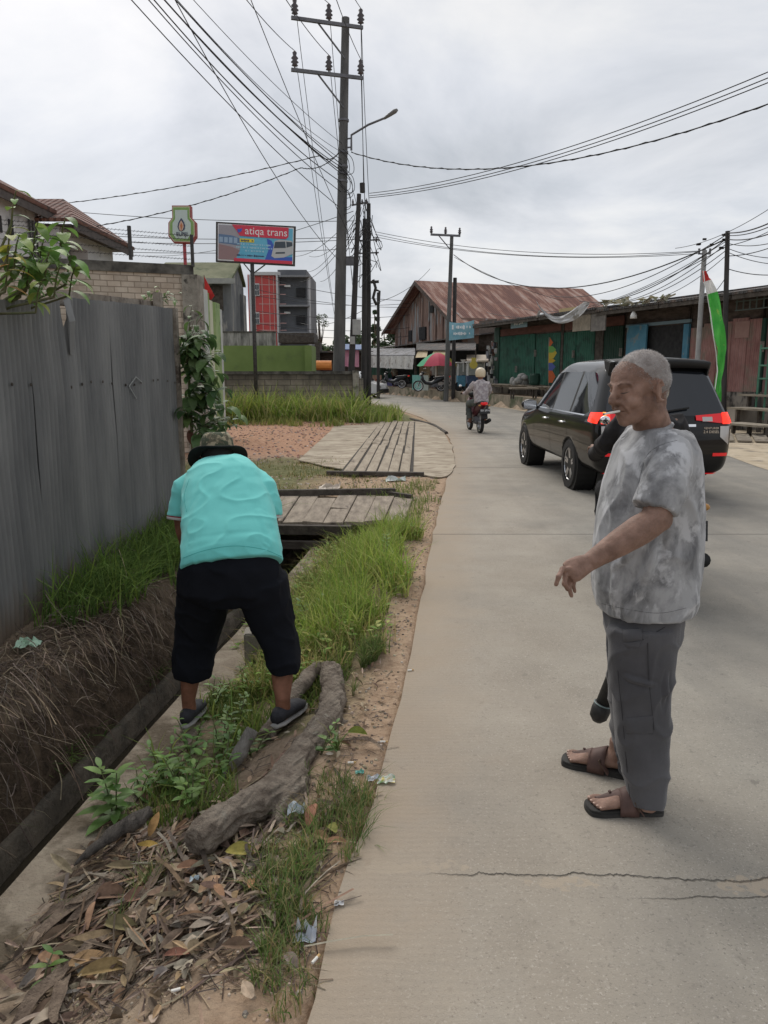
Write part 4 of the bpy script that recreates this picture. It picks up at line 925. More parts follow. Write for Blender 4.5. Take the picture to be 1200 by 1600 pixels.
# ------------------------------------------------------------------ background left: walls, houses, signs
def brickmat(name, c1, c2, mortar, bw, bh, sx=1, axis='X', dirt=(.07, .065, .055), dz=None, msz=.012, rough=.95):
 m = mat(name, c1, c2, scale=3, rough=rough, bump=.2, bscale=30); N, L, b = nodes(m); base = b.inputs['Base Color'].links[0].from_socket
 tcn = N.new('ShaderNodeTexCoord'); s_ = N.new('ShaderNodeSeparateXYZ'); L.new(tcn.outputs['Object'], s_.inputs[0]); cb = N.new('ShaderNodeCombineXYZ'); L.new(s_.outputs[0 if axis == 'X' else 1], cb.inputs[0]); L.new(s_.outputs[2], cb.inputs[1])
 br = N.new('ShaderNodeTexBrick'); L.new(cb.outputs[0], br.inputs['Vector']); br.inputs['Scale'].default_value = 1; br.inputs['Brick Width'].default_value = bw; br.inputs['Row Height'].default_value = bh; br.inputs['Mortar Size'].default_value = msz
 br.inputs['Color1'].default_value = (1, 1, 1, 1); br.inputs['Color2'].default_value = (.78, .78, .78, 1); br.inputs['Mortar'].default_value = (.3, .3, .3, 1)
 mu = N.new('ShaderNodeMixRGB'); mu.blend_type = 'MULTIPLY'; mu.inputs[0].default_value = 1; L.new(base, mu.inputs[1]); L.new(br.outputs['Color'], mu.inputs[2])
 x = N.new('ShaderNodeMixRGB'); L.new(br.outputs['Fac'], x.inputs[0]); L.new(mu.outputs[0], x.inputs[1]); x.inputs[2].default_value = tuple(mortar) + (1,)
 out = x.outputs[0]
 bp = N.new('ShaderNodeBump'); bp.inputs['Strength'].default_value = .6; bp.inputs['Distance'].default_value = .01; bp.invert = True; L.new(br.outputs['Fac'], bp.inputs['Height']); L.new(bp.outputs[0], b.inputs['Normal'])
 L.new(out, b.inputs['Base Color']); return m
M_block = brickmat('block_courses', (.46, .37, .29), (.64, .55, .45), (.27, .22, .17), .24, .105, msz=.008)
M_blockd = brickmat('stained_block_courses', (.2, .17, .13), (.36, .31, .24), (.13, .11, .09), .42, .19)
add_stain(M_blockd, (.05, .045, .038), 1.5, 1.05, sc=(1.5, 1.5, .3))
M_cope = mat('mouldy_coping', (.045, .042, .038), (.16, .15, .13), scale=4, rough=.95, bump=.3)
def wallbox(t, a, b, z0, z1, th, m, name='wall', ax='X'):
 a = Vector(a); b = Vector(b); o = Vector(((a.x + b.x) / 2, (a.y + b.y) / 2, 0)); L_ = (b - a).length; mb = MB(); mb.box((0, 0, (z0 + z1) / 2), (L_, th, z1 - z0)); ob = mb.build(name, m, t)
 ob.location = o - t.location; ob.rotation_euler = (0, 0, math.atan2(b.y - a.y, b.x - a.x)); return ob
t = T('block_wall', 'tall pale block wall with black mouldy coping behind the metal fence', 'wall', (-6, 14.2, 0))
wallbox(t, (-8.6, 13.2), (-3.72, 15.2), 0, 3.42, .14, M_block); wallbox(t, (-8.6, 13.2), (-3.70, 15.21), 3.42, 3.6, .22, M_cope, 'coping'); wallbox(t, (-3.72, 15.0), (-3.70, 15.4), 0, 3.415, .3, M_conc2, 'pillar')
M_iron = mat('dark_iron', (.03, .03, .03), (.075, .07, .065), scale=20, rough=.7)
M_wire = mat('wire_black', (.025, .025, .026), rough=.7)
posts = []
for px, lab in ((206, 'left dark barbed wire post on the tall block wall'), (302, 'right dark barbed wire post on the tall block wall')):
 Y = 13.2 + (px - 100) / 215 * 2; q = P(px, 430, Y); q.z = 3.58; mb = MB(); mb.box(q + V(0, 0, .28), (.055, .055, .58)); o = thing(mb, 'wire_post', M_iron, lab, 'post', group='barbed wire posts'); posts.append(q)
for k, z in enumerate((.12, .24, .36, .48, .55)):
 mb = MB(); a = posts[0] + V(-2.6, -1.0, z); b = posts[1] + V(0, 0, z); n = 60; pts = [a.lerp(b, i / n) for i in range(n + 1)]; mb.tube(pts, .004, 4)
 for p in pts[1::1]: mb.bar(p - V(.02, 0, .02), p + V(.02, 0, .02), .004)
 thing(mb, 'barbed_wire', M_wire, ('lowest', 'second lowest', 'middle', 'second highest', 'highest')[k] + ' strand of barbed wire between the posts on the tall block wall', 'barbed wire', group='barbed wire strands')
# gate of the green premises
M_gg = mat('pale_green_paint', (.22, .33, .13), (.32, .42, .2), scale=2, rough=.8, c3=(.15, .2, .1), s3=3); M_gw = mat('grey_white_paint', (.42, .45, .42), (.56, .58, .54), scale=2, rough=.8)
t = T('gate_pillars', 'green and white painted gate wall at the right end of the tall block wall', 'gate', P(330, 620, 17.5) * 1); t.location.z = 0
def pbox(t, px0, px1, Y, z0, z1, th, m, name, world=True, **k):
 a = P(px0, 600, Y); b = P(px1, 600, Y); mb = MB(); mb.box(((a.x + b.x) / 2, Y + th / 2, (z0 + z1) / 2), (b.x - a.x, th, z1 - z0)); return mb.build(name, m, t, world=True, **k)
def zz(py, Y): return P(600, py, Y).z
pbox(t, 316, 322, 16.6, 0, zz(450, 16.6), .5, M_gw, 'pillar'); pbox(t, 322.5, 326, 17.0, 0, zz(455, 17), .4, M_gg, 'pillar'); pbox(t, 326, 331, 17.6, 0, zz(468, 17.6), .4, mat('cream_paint', (.5, .52, .38), (.58, .6, .46), rough=.8), 'pillar')
pbox(t, 331, 341, 18.2, 0, zz(472, 18.2), .5, M_gg, 'pillar'); pbox(t, 341, 345.5, 18.6, 0, zz(482, 18.6), .4, M_gw, 'pillar')
M_red = mat('flag_red', (.5, .03, .03), (.62, .06, .05), scale=3, rough=.8, transl=.25); M_fwhite = mat('flag_white', (.7, .7, .68), (.8, .8, .78), scale=3, rough=.8, transl=.25)
a, b, c_, d_ = P(319, 432, 17.4), P(335, 462, 17.4), P(329, 469, 17.4), P(320, 452, 17.4); mb = MB(); mb.slab([a, b, c_, d_], (0, .02, 0)); fl = T('flag', 'small drooping red flag above the green gate', 'flag', P(319, 470, 17.4)); mb.build('cloth', M_red, fl, world=True); mb = MB(); mb.tube([P(319, 500, 17.42), P(319, 430, 17.42)], .015, 6); mb.build('pole', M_wood, fl, world=True)
# green perimeter wall with grey stained wall behind
M_green = mat('leaf_green_paint', (.15, .215, .06), (.2, .27, .085), scale=.8, rough=.75, c3=(.12, .16, .06), s3=1.2, lo3=.56, hi3=.75)
t = T('green_wall', 'plain leaf green wall beyond the stained block wall', 'wall', (-6, 34, 0)); pbox(t, 340, 478, 34, 0, zz(540, 34), .3, M_green, 'wall'); mb = MB(); a = P(478, 600, 34); mb.box((a.x + .15, 34.8, zz(540, 34) / 2), (.3, 2.2, zz(540, 34))); mb.build('return_wall', M_green, t, world=True)
M_stain = mat('streaky_grey_plaster', (.12, .115, .105), (.4, .38, .35), scale=2.2, rough=.95, stretch=(2, 2, .35), lo=.4, hi=.62)
t = T('grey_wall', 'grey streaked plaster wall showing above the green wall', 'wall', P(390, 620, 37)); t.location.z = 0; pbox(t, 335, 432, 37, 0, zz(520, 37), .3, M_stain, 'wall'); pbox(t, 335, 432.2, 36.98, zz(520, 37), zz(517.5, 37), .4, M_cope, 'coping')
# stained low block wall
t = T('low_block_wall', 'stained low block wall behind the tall grass', 'wall', (-3, 26, 0)); wallbox(t, (-9, 24.6), (-.98, 25.9), 0, 1.5, .15, M_blockd); wallbox(t, (-9, 24.59), (-.96, 25.89), 1.5, 1.6, .2, M_cope, 'coping'); wallbox(t, (-1.05, 25.72), (-.85, 25.75), 0, 1.62, .2, M_conc2, 'pillar')
wallbox(t, (-.88, 25.9), (-.7, 29.5), 0, 1.35, .14, M_blockd, 'return_wall')
# white house with tiled roof
M_wallw = mat('white_plaster', (.55, .55, .55), (.68, .68, .67), scale=.8, rough=.9, c3=(.42, .42, .42), s3=1.5)
def tilemat(name, c1, c2, cd):
 m = mat(name, c1, c2, scale=3, rough=.85, c3=cd, s3=2.5); N, L, b = nodes(m); tcn = N.new('ShaderNodeTexCoord')
 wv = N.new('ShaderNodeTexWave'); wv.bands_direction = 'X'; wv.inputs['Scale'].default_value = 1.6; L.new(tcn.outputs['Object'], wv.inputs['Vector']); wv.wave_profile = 'SIN'
 w2 = N.new('ShaderNodeTexWave'); w2.bands_direction = 'Z'; w2.wave_profile = 'SAW'; w2.inputs['Scale'].default_value = 2.2; L.new(tcn.outputs['Object'], w2.inputs['Vector'])
 ad = N.new('ShaderNodeMath'); ad.operation = 'ADD'; L.new(wv.outputs['Fac'], ad.inputs[0]); L.new(w2.outputs['Fac'], ad.inputs[1])
 bp = N.new('ShaderNodeBump'); bp.inputs['Strength'].default_value = 1; bp.inputs['Distance'].default_value = .08; L.new(ad.outputs[0], bp.inputs['Height']); L.new(bp.outputs[0], b.inputs['Normal'])
 base = b.inputs['Base Color'].links[0].from_socket; mr = N.new('ShaderNodeMapRange'); L.new(w2.outputs['Fac'], mr.inputs[0]); mr.inputs[3].default_value = .5; mr.inputs[4].default_value = 1.1
 mu = N.new('ShaderNodeMixRGB'); mu.blend_type = 'MULTIPLY'; mu.inputs[0].default_value = 1; L.new(base, mu.inputs[1]); L.new(mr.outputs[0], mu.inputs[2]); L.new(mu.outputs[0], b.inputs['Base Color']); return m
M_tile = tilemat('clay_tiles', (.2, .105, .085), (.3, .165, .13), (.1, .075, .065))
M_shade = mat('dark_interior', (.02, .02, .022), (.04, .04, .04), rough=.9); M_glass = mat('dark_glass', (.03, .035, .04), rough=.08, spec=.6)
M_eave = mat('eave_board', (.07, .06, .055), (.12, .1, .09), rough=.9)
t = T('white_house', 'grey white two storey house with brown tiled hip roofs at the left', 'house', (-11, 22, 0))
def pz(px, py, Y): return P(px, py, Y)
def bx(x0, x1, y0, y1, z0, z1, mb): mb.box(((x0 + x1) / 2, (y0 + y1) / 2, (z0 + z1) / 2), (x1 - x0, y1 - y0, z1 - z0))
mb = MB(); bx(-17, -9.55, 15, 22, 0, 5.95, mb); mb.build('wall', M_wallw, t, world=True)
mb = MB(); bx(-15, -9.0, 22.02, 22.4, 0, 5.6, mb); bx(-15, -9.0, 24.0, 26.2, 0, 5.6, mb); bx(-15, -9.003, 22.4, 24.0, 0, 3.2, mb); bx(-15, -9.003, 22.4, 24.0, 5.2, 5.6, mb); bx(-15, -10.6, 22.4, 24, 3.2, 5.2, mb); mb.slab([(-9.0, 26.2, 3.6), (-9.0, 28.4, 3.4), (-9.0, 28.4, 3.8), (-9.0, 26.2, 4.4)], (-4, 0, 0)); mb.build('wing_wall', M_wallw, t, world=True)
mb = MB(); bx(-9.1, -8.97, 22.42, 23.98, 3.2, 3.3, mb)
for y in (22.6, 22.9, 23.2, 23.5, 23.8): bx(-9.06, -9.02, y, y + .03, 3.3, 4.1, mb)
bx(-9.07, -9.01, 22.42, 23.98, 4.1, 4.15, mb); mb.build('balcony_rail', M_iron, t, world=True)
mb = MB(); bx(-10.6, -10.55, 22.7, 23.7, 3.3, 5.0, mb); wf = mb.build('window', M_wallw, t, world=True); mb = MB(); bx(-10.55, -10.53, 22.8, 23.17, 3.4, 4.9, mb); mb.build('pane', M_glass, wf, world=True); mb = MB(); bx(-10.55, -10.53, 23.23, 23.6, 3.4, 4.9, mb); mb.build('pane', M_glass, wf, world=True)
for k in range(3): mb = MB(); mb.tube([(-9.5, 21.3 + k * .2, 2.8), (-9.5, 21.3 + k * .2, 5.6)], .03, 6); mb.build('drain_pipe', M_iron, t, world=True)
for y in (19.6, 20.2): mb = MB(); bx(-9.56, -9.52, y, y + .22, 5.0, 5.4, mb); mb.build('vent', M_shade, t, world=True)
mb = MB(); mb.slab([(-9.15, 14.5, 5.9), (-9.15, 22.3, 5.9), (-12.6, 22.3, 7.75), (-12.6, 14.5, 7.75)], (0, 0, .12)); mb.slab([(-16.5, 14.5, 5.9), (-16.5, 22.3, 5.9), (-12.6, 22.3, 7.755), (-12.6, 14.5, 7.755)], (0, 0, .12)); mb.build('roof', M_tile, t, world=True)
mb = MB(); mb.slab([(-8.45, 21.75, 5.62), (-8.45, 26.8, 5.62), (-9.75, 24.3, 6.65)], (0, 0, .1)); mb.slab([(-8.45, 21.75, 5.618), (-9.75, 24.3, 6.648), (-14, 24.3, 6.65), (-14, 21.75, 5.62)], (0, 0, .1)); mb.build('wing_roof', M_tile, t, world=True)
mb = MB(); bx(-8.52, -8.47, 21.8, 26.7, 5.4, 5.66, mb); bx(-9.22, -9.17, 14.6, 22.2, 5.7, 5.96, mb); mb.slab([(-8.6, 21.85, 5.55), (-8.6, 26.7, 5.55), (-9.5, 26.7, 5.55), (-9.5, 21.85, 5.55)], (0, 0, .03)); mb.build('fascia', M_eave, t, world=True)
# green roofed house
M_groof = mat('mossy_roof', (.12, .13, .07), (.2, .2, .12), scale=1.5, rough=.9, c3=(.08, .1, .05), s3=1); M_greyw = mat('grey_cladding', (.09, .095, .1), (.2, .2, .2), scale=1.1, rough=.9, stretch=(1, 1, .3), c3=(.3, .28, .25), s3=2)
t = T('grey_house', 'grey weathered house with mossy green roof behind the tall block wall', 'house', (-9, 40, 0))
a, b, c_, d_ = pz(229, 431, 38), pz(361, 436, 38), pz(377, 410, 40), pz(247, 402, 40)
mb = MB(); mb.slab([a, b, V(b.x + .1, 40, c_.z), V(a.x + .4, 40, c_.z)], (0, 0, -.12)); mb.slab([V(b.x + .1, 40, c_.z), V(a.x + .4, 40, c_.z), V(a.x, 42, a.z), V(b.x, 42, a.z)], (0, 0, -.12)); mb.build('roof', M_groof, t, world=True)
mb = MB(); X0, X1 = a.x + .3, b.x - .1; mb.box(((X0 + X1) / 2, 40.1, a.z / 2 - .1), (X1 - X0, 3.4, a.z - .2)); mb.slab([(X1 - .02, 38.5, a.z - .2), (X1 - .02, 41.7, a.z - .2), (X1 - .02, 40, c_.z - .1)], (.03, 0, 0)); mb.build('wall', M_greyw, t, world=True)
mb = MB(); xe = X1 + 1.35; w2 = max(.15, P(384, 450, 41.8).x - X1); mb.box((X1 + w2 / 2, 41.2, a.z / 2 - .3), (w2, .9, a.z - .6)); mb.build('side_wing', M_greyw, t, world=True)
for q_, d_ in (((X1 - 1.1, 38.44, a.z - 1.0), (1.4, .1, 1.2)),): MB().box(q_, d_).build('shutter', M_dark, t, world=True)
mb = MB(); mb.box(((X0 + X1) / 2, 37.9, a.z - .25), (X1 - X0 + .6, .1, .25)); mb.build('gutter', mat('pale_board', (.3, .3, .28), (.36, .36, .33)), t, world=True)
# red and grey building
M_redp = mat('red_panels', (.48, .06, .06), (.56, .09, .08), scale=.5, rough=.55); M_dgrey = mat('dark_grey_render', (.10, .105, .115), (.15, .155, .165), scale=.6, rough=.8); M_joint = mat('pale_joint', (.52, .3, .28), (.58, .36, .33))
t = T('red_building', 'three storey red panelled and dark grey building in the distance', 'building', P(438, 620, 65)); t.location.z = 0; Yb = 65
pbox(t, 392, 435, Yb, 0, zz(429, Yb), 8, M_redp, 'red_block'); pbox(t, 438, 482, Yb + .6, 0, zz(420, Yb), 9, M_dgrey, 'grey_block'); pbox(t, 435.2, 438, Yb - .4, 0, zz(427, Yb), 9, mat('white_trim', (.5, .5, .5), rough=.8), 'frame');
a, b = P(392, 430, Yb), P(438, 426, Yb); mb = MB(); mb.box(((a.x + b.x) / 2, Yb - .1, a.z + .1), (b.x - a.x, .5, .25)); mb.box((a.x - .05, Yb - .1, a.z / 2), (.18, .5, a.z)); mb.box((P(484, 500, Yb).x, Yb + .2, a.z / 2), (.12, .5, a.z)); mb.build('frame', MATS['white_trim'], t, world=True)
mb = MB()
for px in (400, 411, 422, 429): q = P(px, 500, Yb); mb.box((q.x, Yb - .01, a.z / 2), (.06, .06, a.z - .1))
for py in (445, 460, 475, 490, 505, 516): z = zz(py, Yb); mb.box(((P(392, 1, Yb).x + P(435, 1, Yb).x) / 2 + .0, Yb - .012, z), (P(435, 600, Yb).x - P(392, 600, Yb).x - .1, .05, .06))
mb.build('panel_joints', M_joint, t, world=True)
for px0, px1, py0, py1 in [(398, 406, 443, 463), (398, 406, 488, 507)]:
 p0, p1 = P(px0, py0, Yb), P(px1, py1, Yb); mb = MB(); mb.box(((p0.x + p1.x) / 2, Yb - .06, (p0.z + p1.z) / 2), (p1.x - p0.x, .16, p0.z - p1.z)); wf = mb.build('window', MATS['white_trim'], t, world=True); mb = MB(); h_ = (p0.z - p1.z)
 for s_ in (-.25, .25):
  for u in (-.22, .22): mb.box(((p0.x + p1.x) / 2 + s_ * (p1.x - p0.x) * .9, Yb - .15, (p0.z + p1.z) / 2 + u * h_), ((p1.x - p0.x) * .32, .04, h_ * .34))
 mb.build('pane', M_glass, wf, world=True)
for px0, px1, py0, py1 in [(462, 476, 449, 463), (462, 476, 492, 506)]:
 p0, p1 = P(px0, py0, Yb), P(px1, py1, Yb); mb = MB(); mb.box(((p0.x + p1.x) / 2, Yb + .5, (p0.z + p1.z) / 2), (p1.x - p0.x, .3, p0.z - p1.z)); mb.build('window', M_shade, t, world=True)
for py in (446, 488): q = P(448, py, Yb); mb = MB(); mb.box((q.x, Yb + .5, q.z), (.5, .25, .16)); mb.build('light_panel', M_white, t, world=True)
mb = MB()
for py in (432, 478, 520): q = P(460, py, Yb); mb.box((q.x, Yb + .35, q.z), (2.55, 1.4, .14))
mb.build('ledge', mat('mid_grey', (.2, .205, .21), (.26, .26, .27)), t, world=True)
mb = MB(); q0, q1 = P(434, 520, 60), P(490, 535, 60); mb.box(((q0.x + q1.x) / 2, 62, (q0.z + q1.z) / 2), (q1.x - q0.x, 3.5, q0.z - q1.z)); mb.box((P(487, 1, 60).x, 61, q1.z / 2), (.4, 2, q1.z)); tt = thing(mb, 'carport', M_dark, 'black awning structure at the foot of the red building', 'awning')
# far orange excavator-like truck
t = T('orange_machine', 'orange tank truck partly hidden behind the stained block wall', 'truck', P(505, 600, 55)); t.location.z = 0
q = P(505, 571, 55); mb = MB(); mb.tube([q + V(-.7, 0, 0), q + V(.6, 0, 0)], .34, 12, ref=(0, 0, 1)); mb.build('tank', mat('orange_paint', (.6, .2, .04), (.7, .26, .06), rough=.6), t, world=True)
mb = MB(); mb.box((q.x, 55, 1.1), (2.0, 1.2, .9)); mb.box((q.x - .95, 55, 1.75), (.45, 1.2, .7)); mb.build('cab', mat('dark_red', (.16, .05, .04), rough=.6), t, world=True)
for s_ in (-.6, .6): mb = MB(); mb.lathe((q.x + s_, 54.4, .45), [(.0, -.12), (.4, -.12), (.45, 0), (.4, .12), (0, .12)], 14, 'Y'); mb.build('wheel', M_shade, t, world=True)
# billboard
t = T('billboard', 'bus company billboard on a thin dark post in front of the stained block wall', 'billboard', P(394, 655, 24)); t.location.z = 0; Yq = 24.0
A, B_ = P(336, 347, Yq), P(461, 354, Yq + .15); bz = P(336, 412.5, Yq).z; tz = (A.z + B_.z) / 2 + .02; wv_ = (B_ - A); wv_.z = 0; Wd = wv_.length; Hh = tz - bz - .02; xd = wv_.normalized(); up = V(0, 0, 1); nrm = xd.cross(up)
tilt = -.045; xd = (xd + V(0, 0, tilt)).normalized(); up = nrm.cross(xd) * -1 if nrm.cross(xd).z < 0 else nrm.cross(xd)
ctr = (A + B_) / 2; ctr.z = (tz + bz) / 2 + .0
def BP(u, v_, o=0.0): return ctr + xd * (u * Wd) + up * (v_ * Hh) + nrm * o
def bq(name, pts, m, o, ext=.004): mb = MB(); mb.slab([BP(u, v_, o) for u, v_ in pts], nrm * ext); return mb.build(name, m, t, world=True)
def rect(u0, v0, u1, v1): return [(u0, v0), (u1, v0), (u1, v1), (u0, v1)]
mb = MB(); mb.slab([BP(*p, -.09) for p in rect(-.5, -.5, .5, .5)], nrm * .1); mb.build('frame', M_iron, t, world=True, bevel=.005)
bm_ = lambda n, c, **k: mat(n, c, rough=.5, **k)
pan = bq('panel', rect(-.475, -.46, .475, .46), bm_('panel_white', (.72, .74, .75)), .011)
bq('picture', rect(-.465, -.43, .465, .43), mat('panel_cyan', (.10, .42, .60), (.16, .5, .68), scale=2, rough=.5), .015)
bq('picture', [(-.465, -.43), (-.25, -.43), (-.2, -.2), (-.19, .05), (-.24, .43), (-.465, .43)], bm_('photo_grey', (.34, .33, .36)), .019)
bq('picture', [(-.465, -.02), (-.2, -.06), (-.2, .12), (-.3, .18), (-.465, .2)], bm_('photo_buses', (.12, .2, .33)), .023)
bq('picture', [(-.465, -.43), (-.26, -.43), (-.2, -.18), (-.3, -.1), (-.465, -.05)], bm_('photo_ground', (.3, .2, .2)), .023)
for i in range(4): bq('bus_picture', rect(-.455 + i * .06, 0.0 - i * .005, -.41 + i * .06, .13), bm_('bus_blue', (.3, .42, .55)), .027)
bq('stripe', rect(-.27, -.46, .465, -.38), bm_('panel_red', (.62, .05, .09)), .0275)
bq('banner', [(-.3, .45), (.41, .45), (.41, .22), (.38, .16), (-.2, .18), (-.24, .3)], MATS['panel_red'], .031)
bq('corner', [(.12, -.38), (.465, -.38), (.465, -.28), (.3, -.3), (.2, .1), (.14, .15), (.16, -.15)], bm_('panel_blue', (.05, .12, .5)), .0235)
bq('tag', rect(-.2, .03, -.02, .12), bm_('panel_yellow', (.75, .62, .05)), .023)
bq('bus_body', [(.2, -.28), (.24, .1), (.3, .14), (.45, .13), (.465, .08), (.465, -.2), (.36, -.3), (.24, -.33)], bm_('bus_white', (.5, .52, .52)), .029)
bq('bus_glass', [(.23, -.08), (.245, .08), (.37, .1), (.38, -.06)], bm_('bus_glass_dark', (.06, .08, .1)), .0335); bq('bus_glass', [(.39, -.05), (.385, .1), (.46, .09), (.463, 0)], MATS['bus_glass_dark'], .0335)
bq('bus_glass', [(.25, -.22), (.255, -.18), (.37, -.16), (.37, -.2)], MATS['bus_glass_dark'], .0335)
M_txtw = mat('white_lettering', (.8, .8, .8), rough=.5); M_txtb = mat('dark_lettering', (.04, .05, .12), rough=.5)
text('atiqa trans', .31, frameM(BP(.13, .31, .037), xd, up), M_txtw, 'lettering', t, sx=.98)
bq('logo', [(-.22, .25), (-.18, .29), (-.17, .37), (-.2, .35), (-.235, .34)], MATS['panel_blue'], .037)
def scrib(o, dx_, up_, w_, h_, m, t, seed=1, ex=.003):
 r_ = random.Random(seed); mb = MB(); x = -w_ / 2; dx_ = Vector(dx_).normalized(); up_ = Vector(up_).normalized(); nn = dx_.cross(up_)
 while x < w_ / 2:
  l = h_ * r_.uniform(.25, .6)
  if r_.random() < .84:
   a = o + dx_ * x; y = h_ * r_.choice((.28, .35, .5)); mb.slab([a - up_ * y, a + dx_ * l * .75 - up_ * y, a + dx_ * l * .75 + up_ * y * r_.uniform(.2, 1), a + up_ * y], nn * ex)
  x += l
 mb.build('blurred_lettering', m, t, world=True)
scrib(BP(-.11, .072, .029), xd, up, .36, .07, M_txtb, t, 3)
for i, (wd_, v_) in enumerate([(1.0, -.02), (1.1, -.1), (.6, -.18)]): scrib(BP(-.02, v_, .029), xd, up, wd_, .06, bm_('panel_pale', (.4, .65, .75)), t, i)
scrib(BP(-.06, -.3, .029), xd, up, .85, .06, M_txtb, t, 9)
pq = P(394, 420, Yq + .1); mb = MB(); mb.tube([(pq.x, Yq + .12, 0), (pq.x, Yq + .12, bz + .1)], .06, 12); mb.build('post', M_iron, t, world=True, smooth=True)
mb = MB(); mb.bar((pq.x, Yq + .12, bz - .28), BP(-.15, -.5, -.05), .035); mb.bar((pq.x, Yq + .12, bz - .28), BP(.12, -.5, -.05), .035); mb.build('brace', M_iron, t, world=True)
# gas cylinder shaped sign
t = T('gas_sign', 'green gas cylinder shaped sign with flame on a red pole', 'sign', P(287, 600, 15.7)); t.location.z = 0; Ys = 15.7
def sg(k, o, m, name, sh=None):
 pts = [(268.5, 321), (297.5, 321), (298, 339), (305.5, 347), (306, 369), (299, 380), (271, 379), (263, 369), (263, 348), (269, 340)]
 cx, cy = 284.5, 352; q = []
 for px, py in pts:
  dx_ = (px - cx) * (1 - k / 21.0); dy_ = (py - cy) * (1 - k / 29.0); q.append(P(cx + dx_, cy + dy_, Ys))
 mb = MB(); mb.slab([p + V(0, -o, 0) for p in q], (0, .012 if o else .16, 0)); return mb.build(name, m, t, world=True)
sg(0, 0, mat('sign_red', (.3, .06, .06), (.36, .09, .08), rough=.6), 'case'); sg(1.6, .012, mat('sign_cream', (.55, .52, .36), rough=.6), 'border'); sg(3.2, .02, mat('sign_green', (.2, .34, .1), (.25, .4, .13), rough=.6), 'border'); sg(7, .028, mat('sign_face', (.5, .58, .54), rough=.5), 'face')
def sgp(pts, o, m, name): mb = MB(); mb.slab([P(a, b, Ys) + V(0, -o, 0) for a, b in pts], (0, .006, 0)); mb.build(name, m, t, world=True)
def flame(cx, cy, w_, h_): return [(cx + w_ * math.sin(a) * (1 - .25 * math.cos(a)) * (.55 if math.cos(a) > .6 else 1), cy - h_ * math.cos(a)) for a in [i * 2 * PI / 20 for i in range(20)]]
sgp([(283.8, 341), (288, 347), (290, 353), (289, 359), (285, 362), (280.5, 361), (278, 355), (279.5, 348)], .036, mat('sign_navy', (.06, .07, .12), rough=.5), 'flame_mark')
sgp([(283.8, 345), (287, 350), (287.8, 355), (286, 360), (284, 361.4), (281.5, 360), (280, 355), (281.5, 349)], .041, mat('sign_peach', (.6, .4, .3), rough=.5), 'flame_mark')
sgp([(284, 349), (286, 353), (285, 357), (284, 361), (283.2, 357), (282.6, 353)], .045, mat('sign_orange', (.5, .16, .06), rough=.5), 'flame_mark')
text('ELPIJI', .102, frameM(P(285, 366.5, Ys) + V(0, -.04, 0), (1, 0, 0), (0, 0, 1)), mat('sign_text', (.05, .05, .1), rough=.5), 'lettering', t, ext=.004)
q = P(286.5, 380, Ys); mb = MB(); mb.box((q.x, Ys + .08, q.z / 2), (.055, .055, q.z)); mb.build('post', mat('sign_post_red', (.34, .05, .06), (.4, .07, .08), rough=.6), t, world=True)
# ------------------------------------------------------------------ distant trees
M_crown = mat('far_foliage', (.75, .75, .75), (1.2, 1.2, 1.2), scale=2, rough=.8, vcol=True, transl=.15)
M_trunk = mat('tree_trunk', (.1, .08, .06), (.16, .13, .1), scale=4, rough=.95)
def tree(px, py_top, Y, wpx, lab, dens=900, thin=False, z0=1.5, grp='trees in the distance'):
 top = P(px, py_top, Y); W = wpx / FPX * Y; H = top.z; t = T('tree', lab, 'tree', (top.x, Y, 0), group=grp)
 mb = MB(); mb.tube([(top.x, Y, 0), (top.x + .1, Y, H * .5), (top.x, Y, H * .85)], [.22, .15, .05], 8); rnd = random.Random(int(px * 7))
 cl = []
 for i in range(9 if not thin else 7):
  c = V(top.x + rnd.uniform(-.4, .4) * W, Y + rnd.uniform(-.35, .35) * W, lerp(max(z0, H * .35), H * .9, rnd.random())); cl.append((c, rnd.uniform(.16, .3) * W)); mb.tube([(top.x, Y, H * .4), c], [.07, .02], 5)
 mb.build('trunk', M_trunk, t, world=True); cr = MB()
 for i in range(dens):
  c, r = rnd.choice(cl); v_ = Vector((rnd.gauss(0, 1), rnd.gauss(0, 1), rnd.gauss(0, .8))); v_ = v_.normalized() * r * rnd.random() ** .4; p = c + v_; cr.cur = jit(rnd.choice([(.05, .085, .035), (.07, .11, .045), (.04, .065, .03)] if not thin else [(.12, .15, .08), (.09, .12, .06)]), .3)
  s_ = (.1 if thin else .2) * rnd.uniform(.7, 1.5) * Y / 80; d = Vector((rnd.uniform(-1, 1), rnd.uniform(-1, 1), rnd.uniform(-.6, .6))).normalized(); e = d.orthogonal().normalized()
  cr.poly([p - d * s_, p + e * s_ * .5, p + d * s_, p - e * s_ * .5])
 cr.build('crown', M_crown, t, world=True)
tree(498, 478, 75, 34, 'thin sparse tree right of the grey building', 420, True)
for px, py, Y, w_, lab in [(508, 535, 80, 34, 'dark bushy tree behind the main utility pole'), (570, 512, 95, 45, 'rounded dark tree right of the main utility pole'), (600, 506, 100, 42, 'dark tree between the thin poles and the rusty warehouse'), (622, 500, 98, 34, 'dark tree touching the left eave of the rusty warehouse'), (545, 522, 100, 40, 'low dark tree between the main pole and the thin poles'), (585, 470, 130, 14, 'slim tree top in the far distance')]:
 tree(px, py, Y, w_, lab, 900)
tree(239, 394, 60, 8, 'tiny sparse tree top behind the green roof', 120, True, 8)
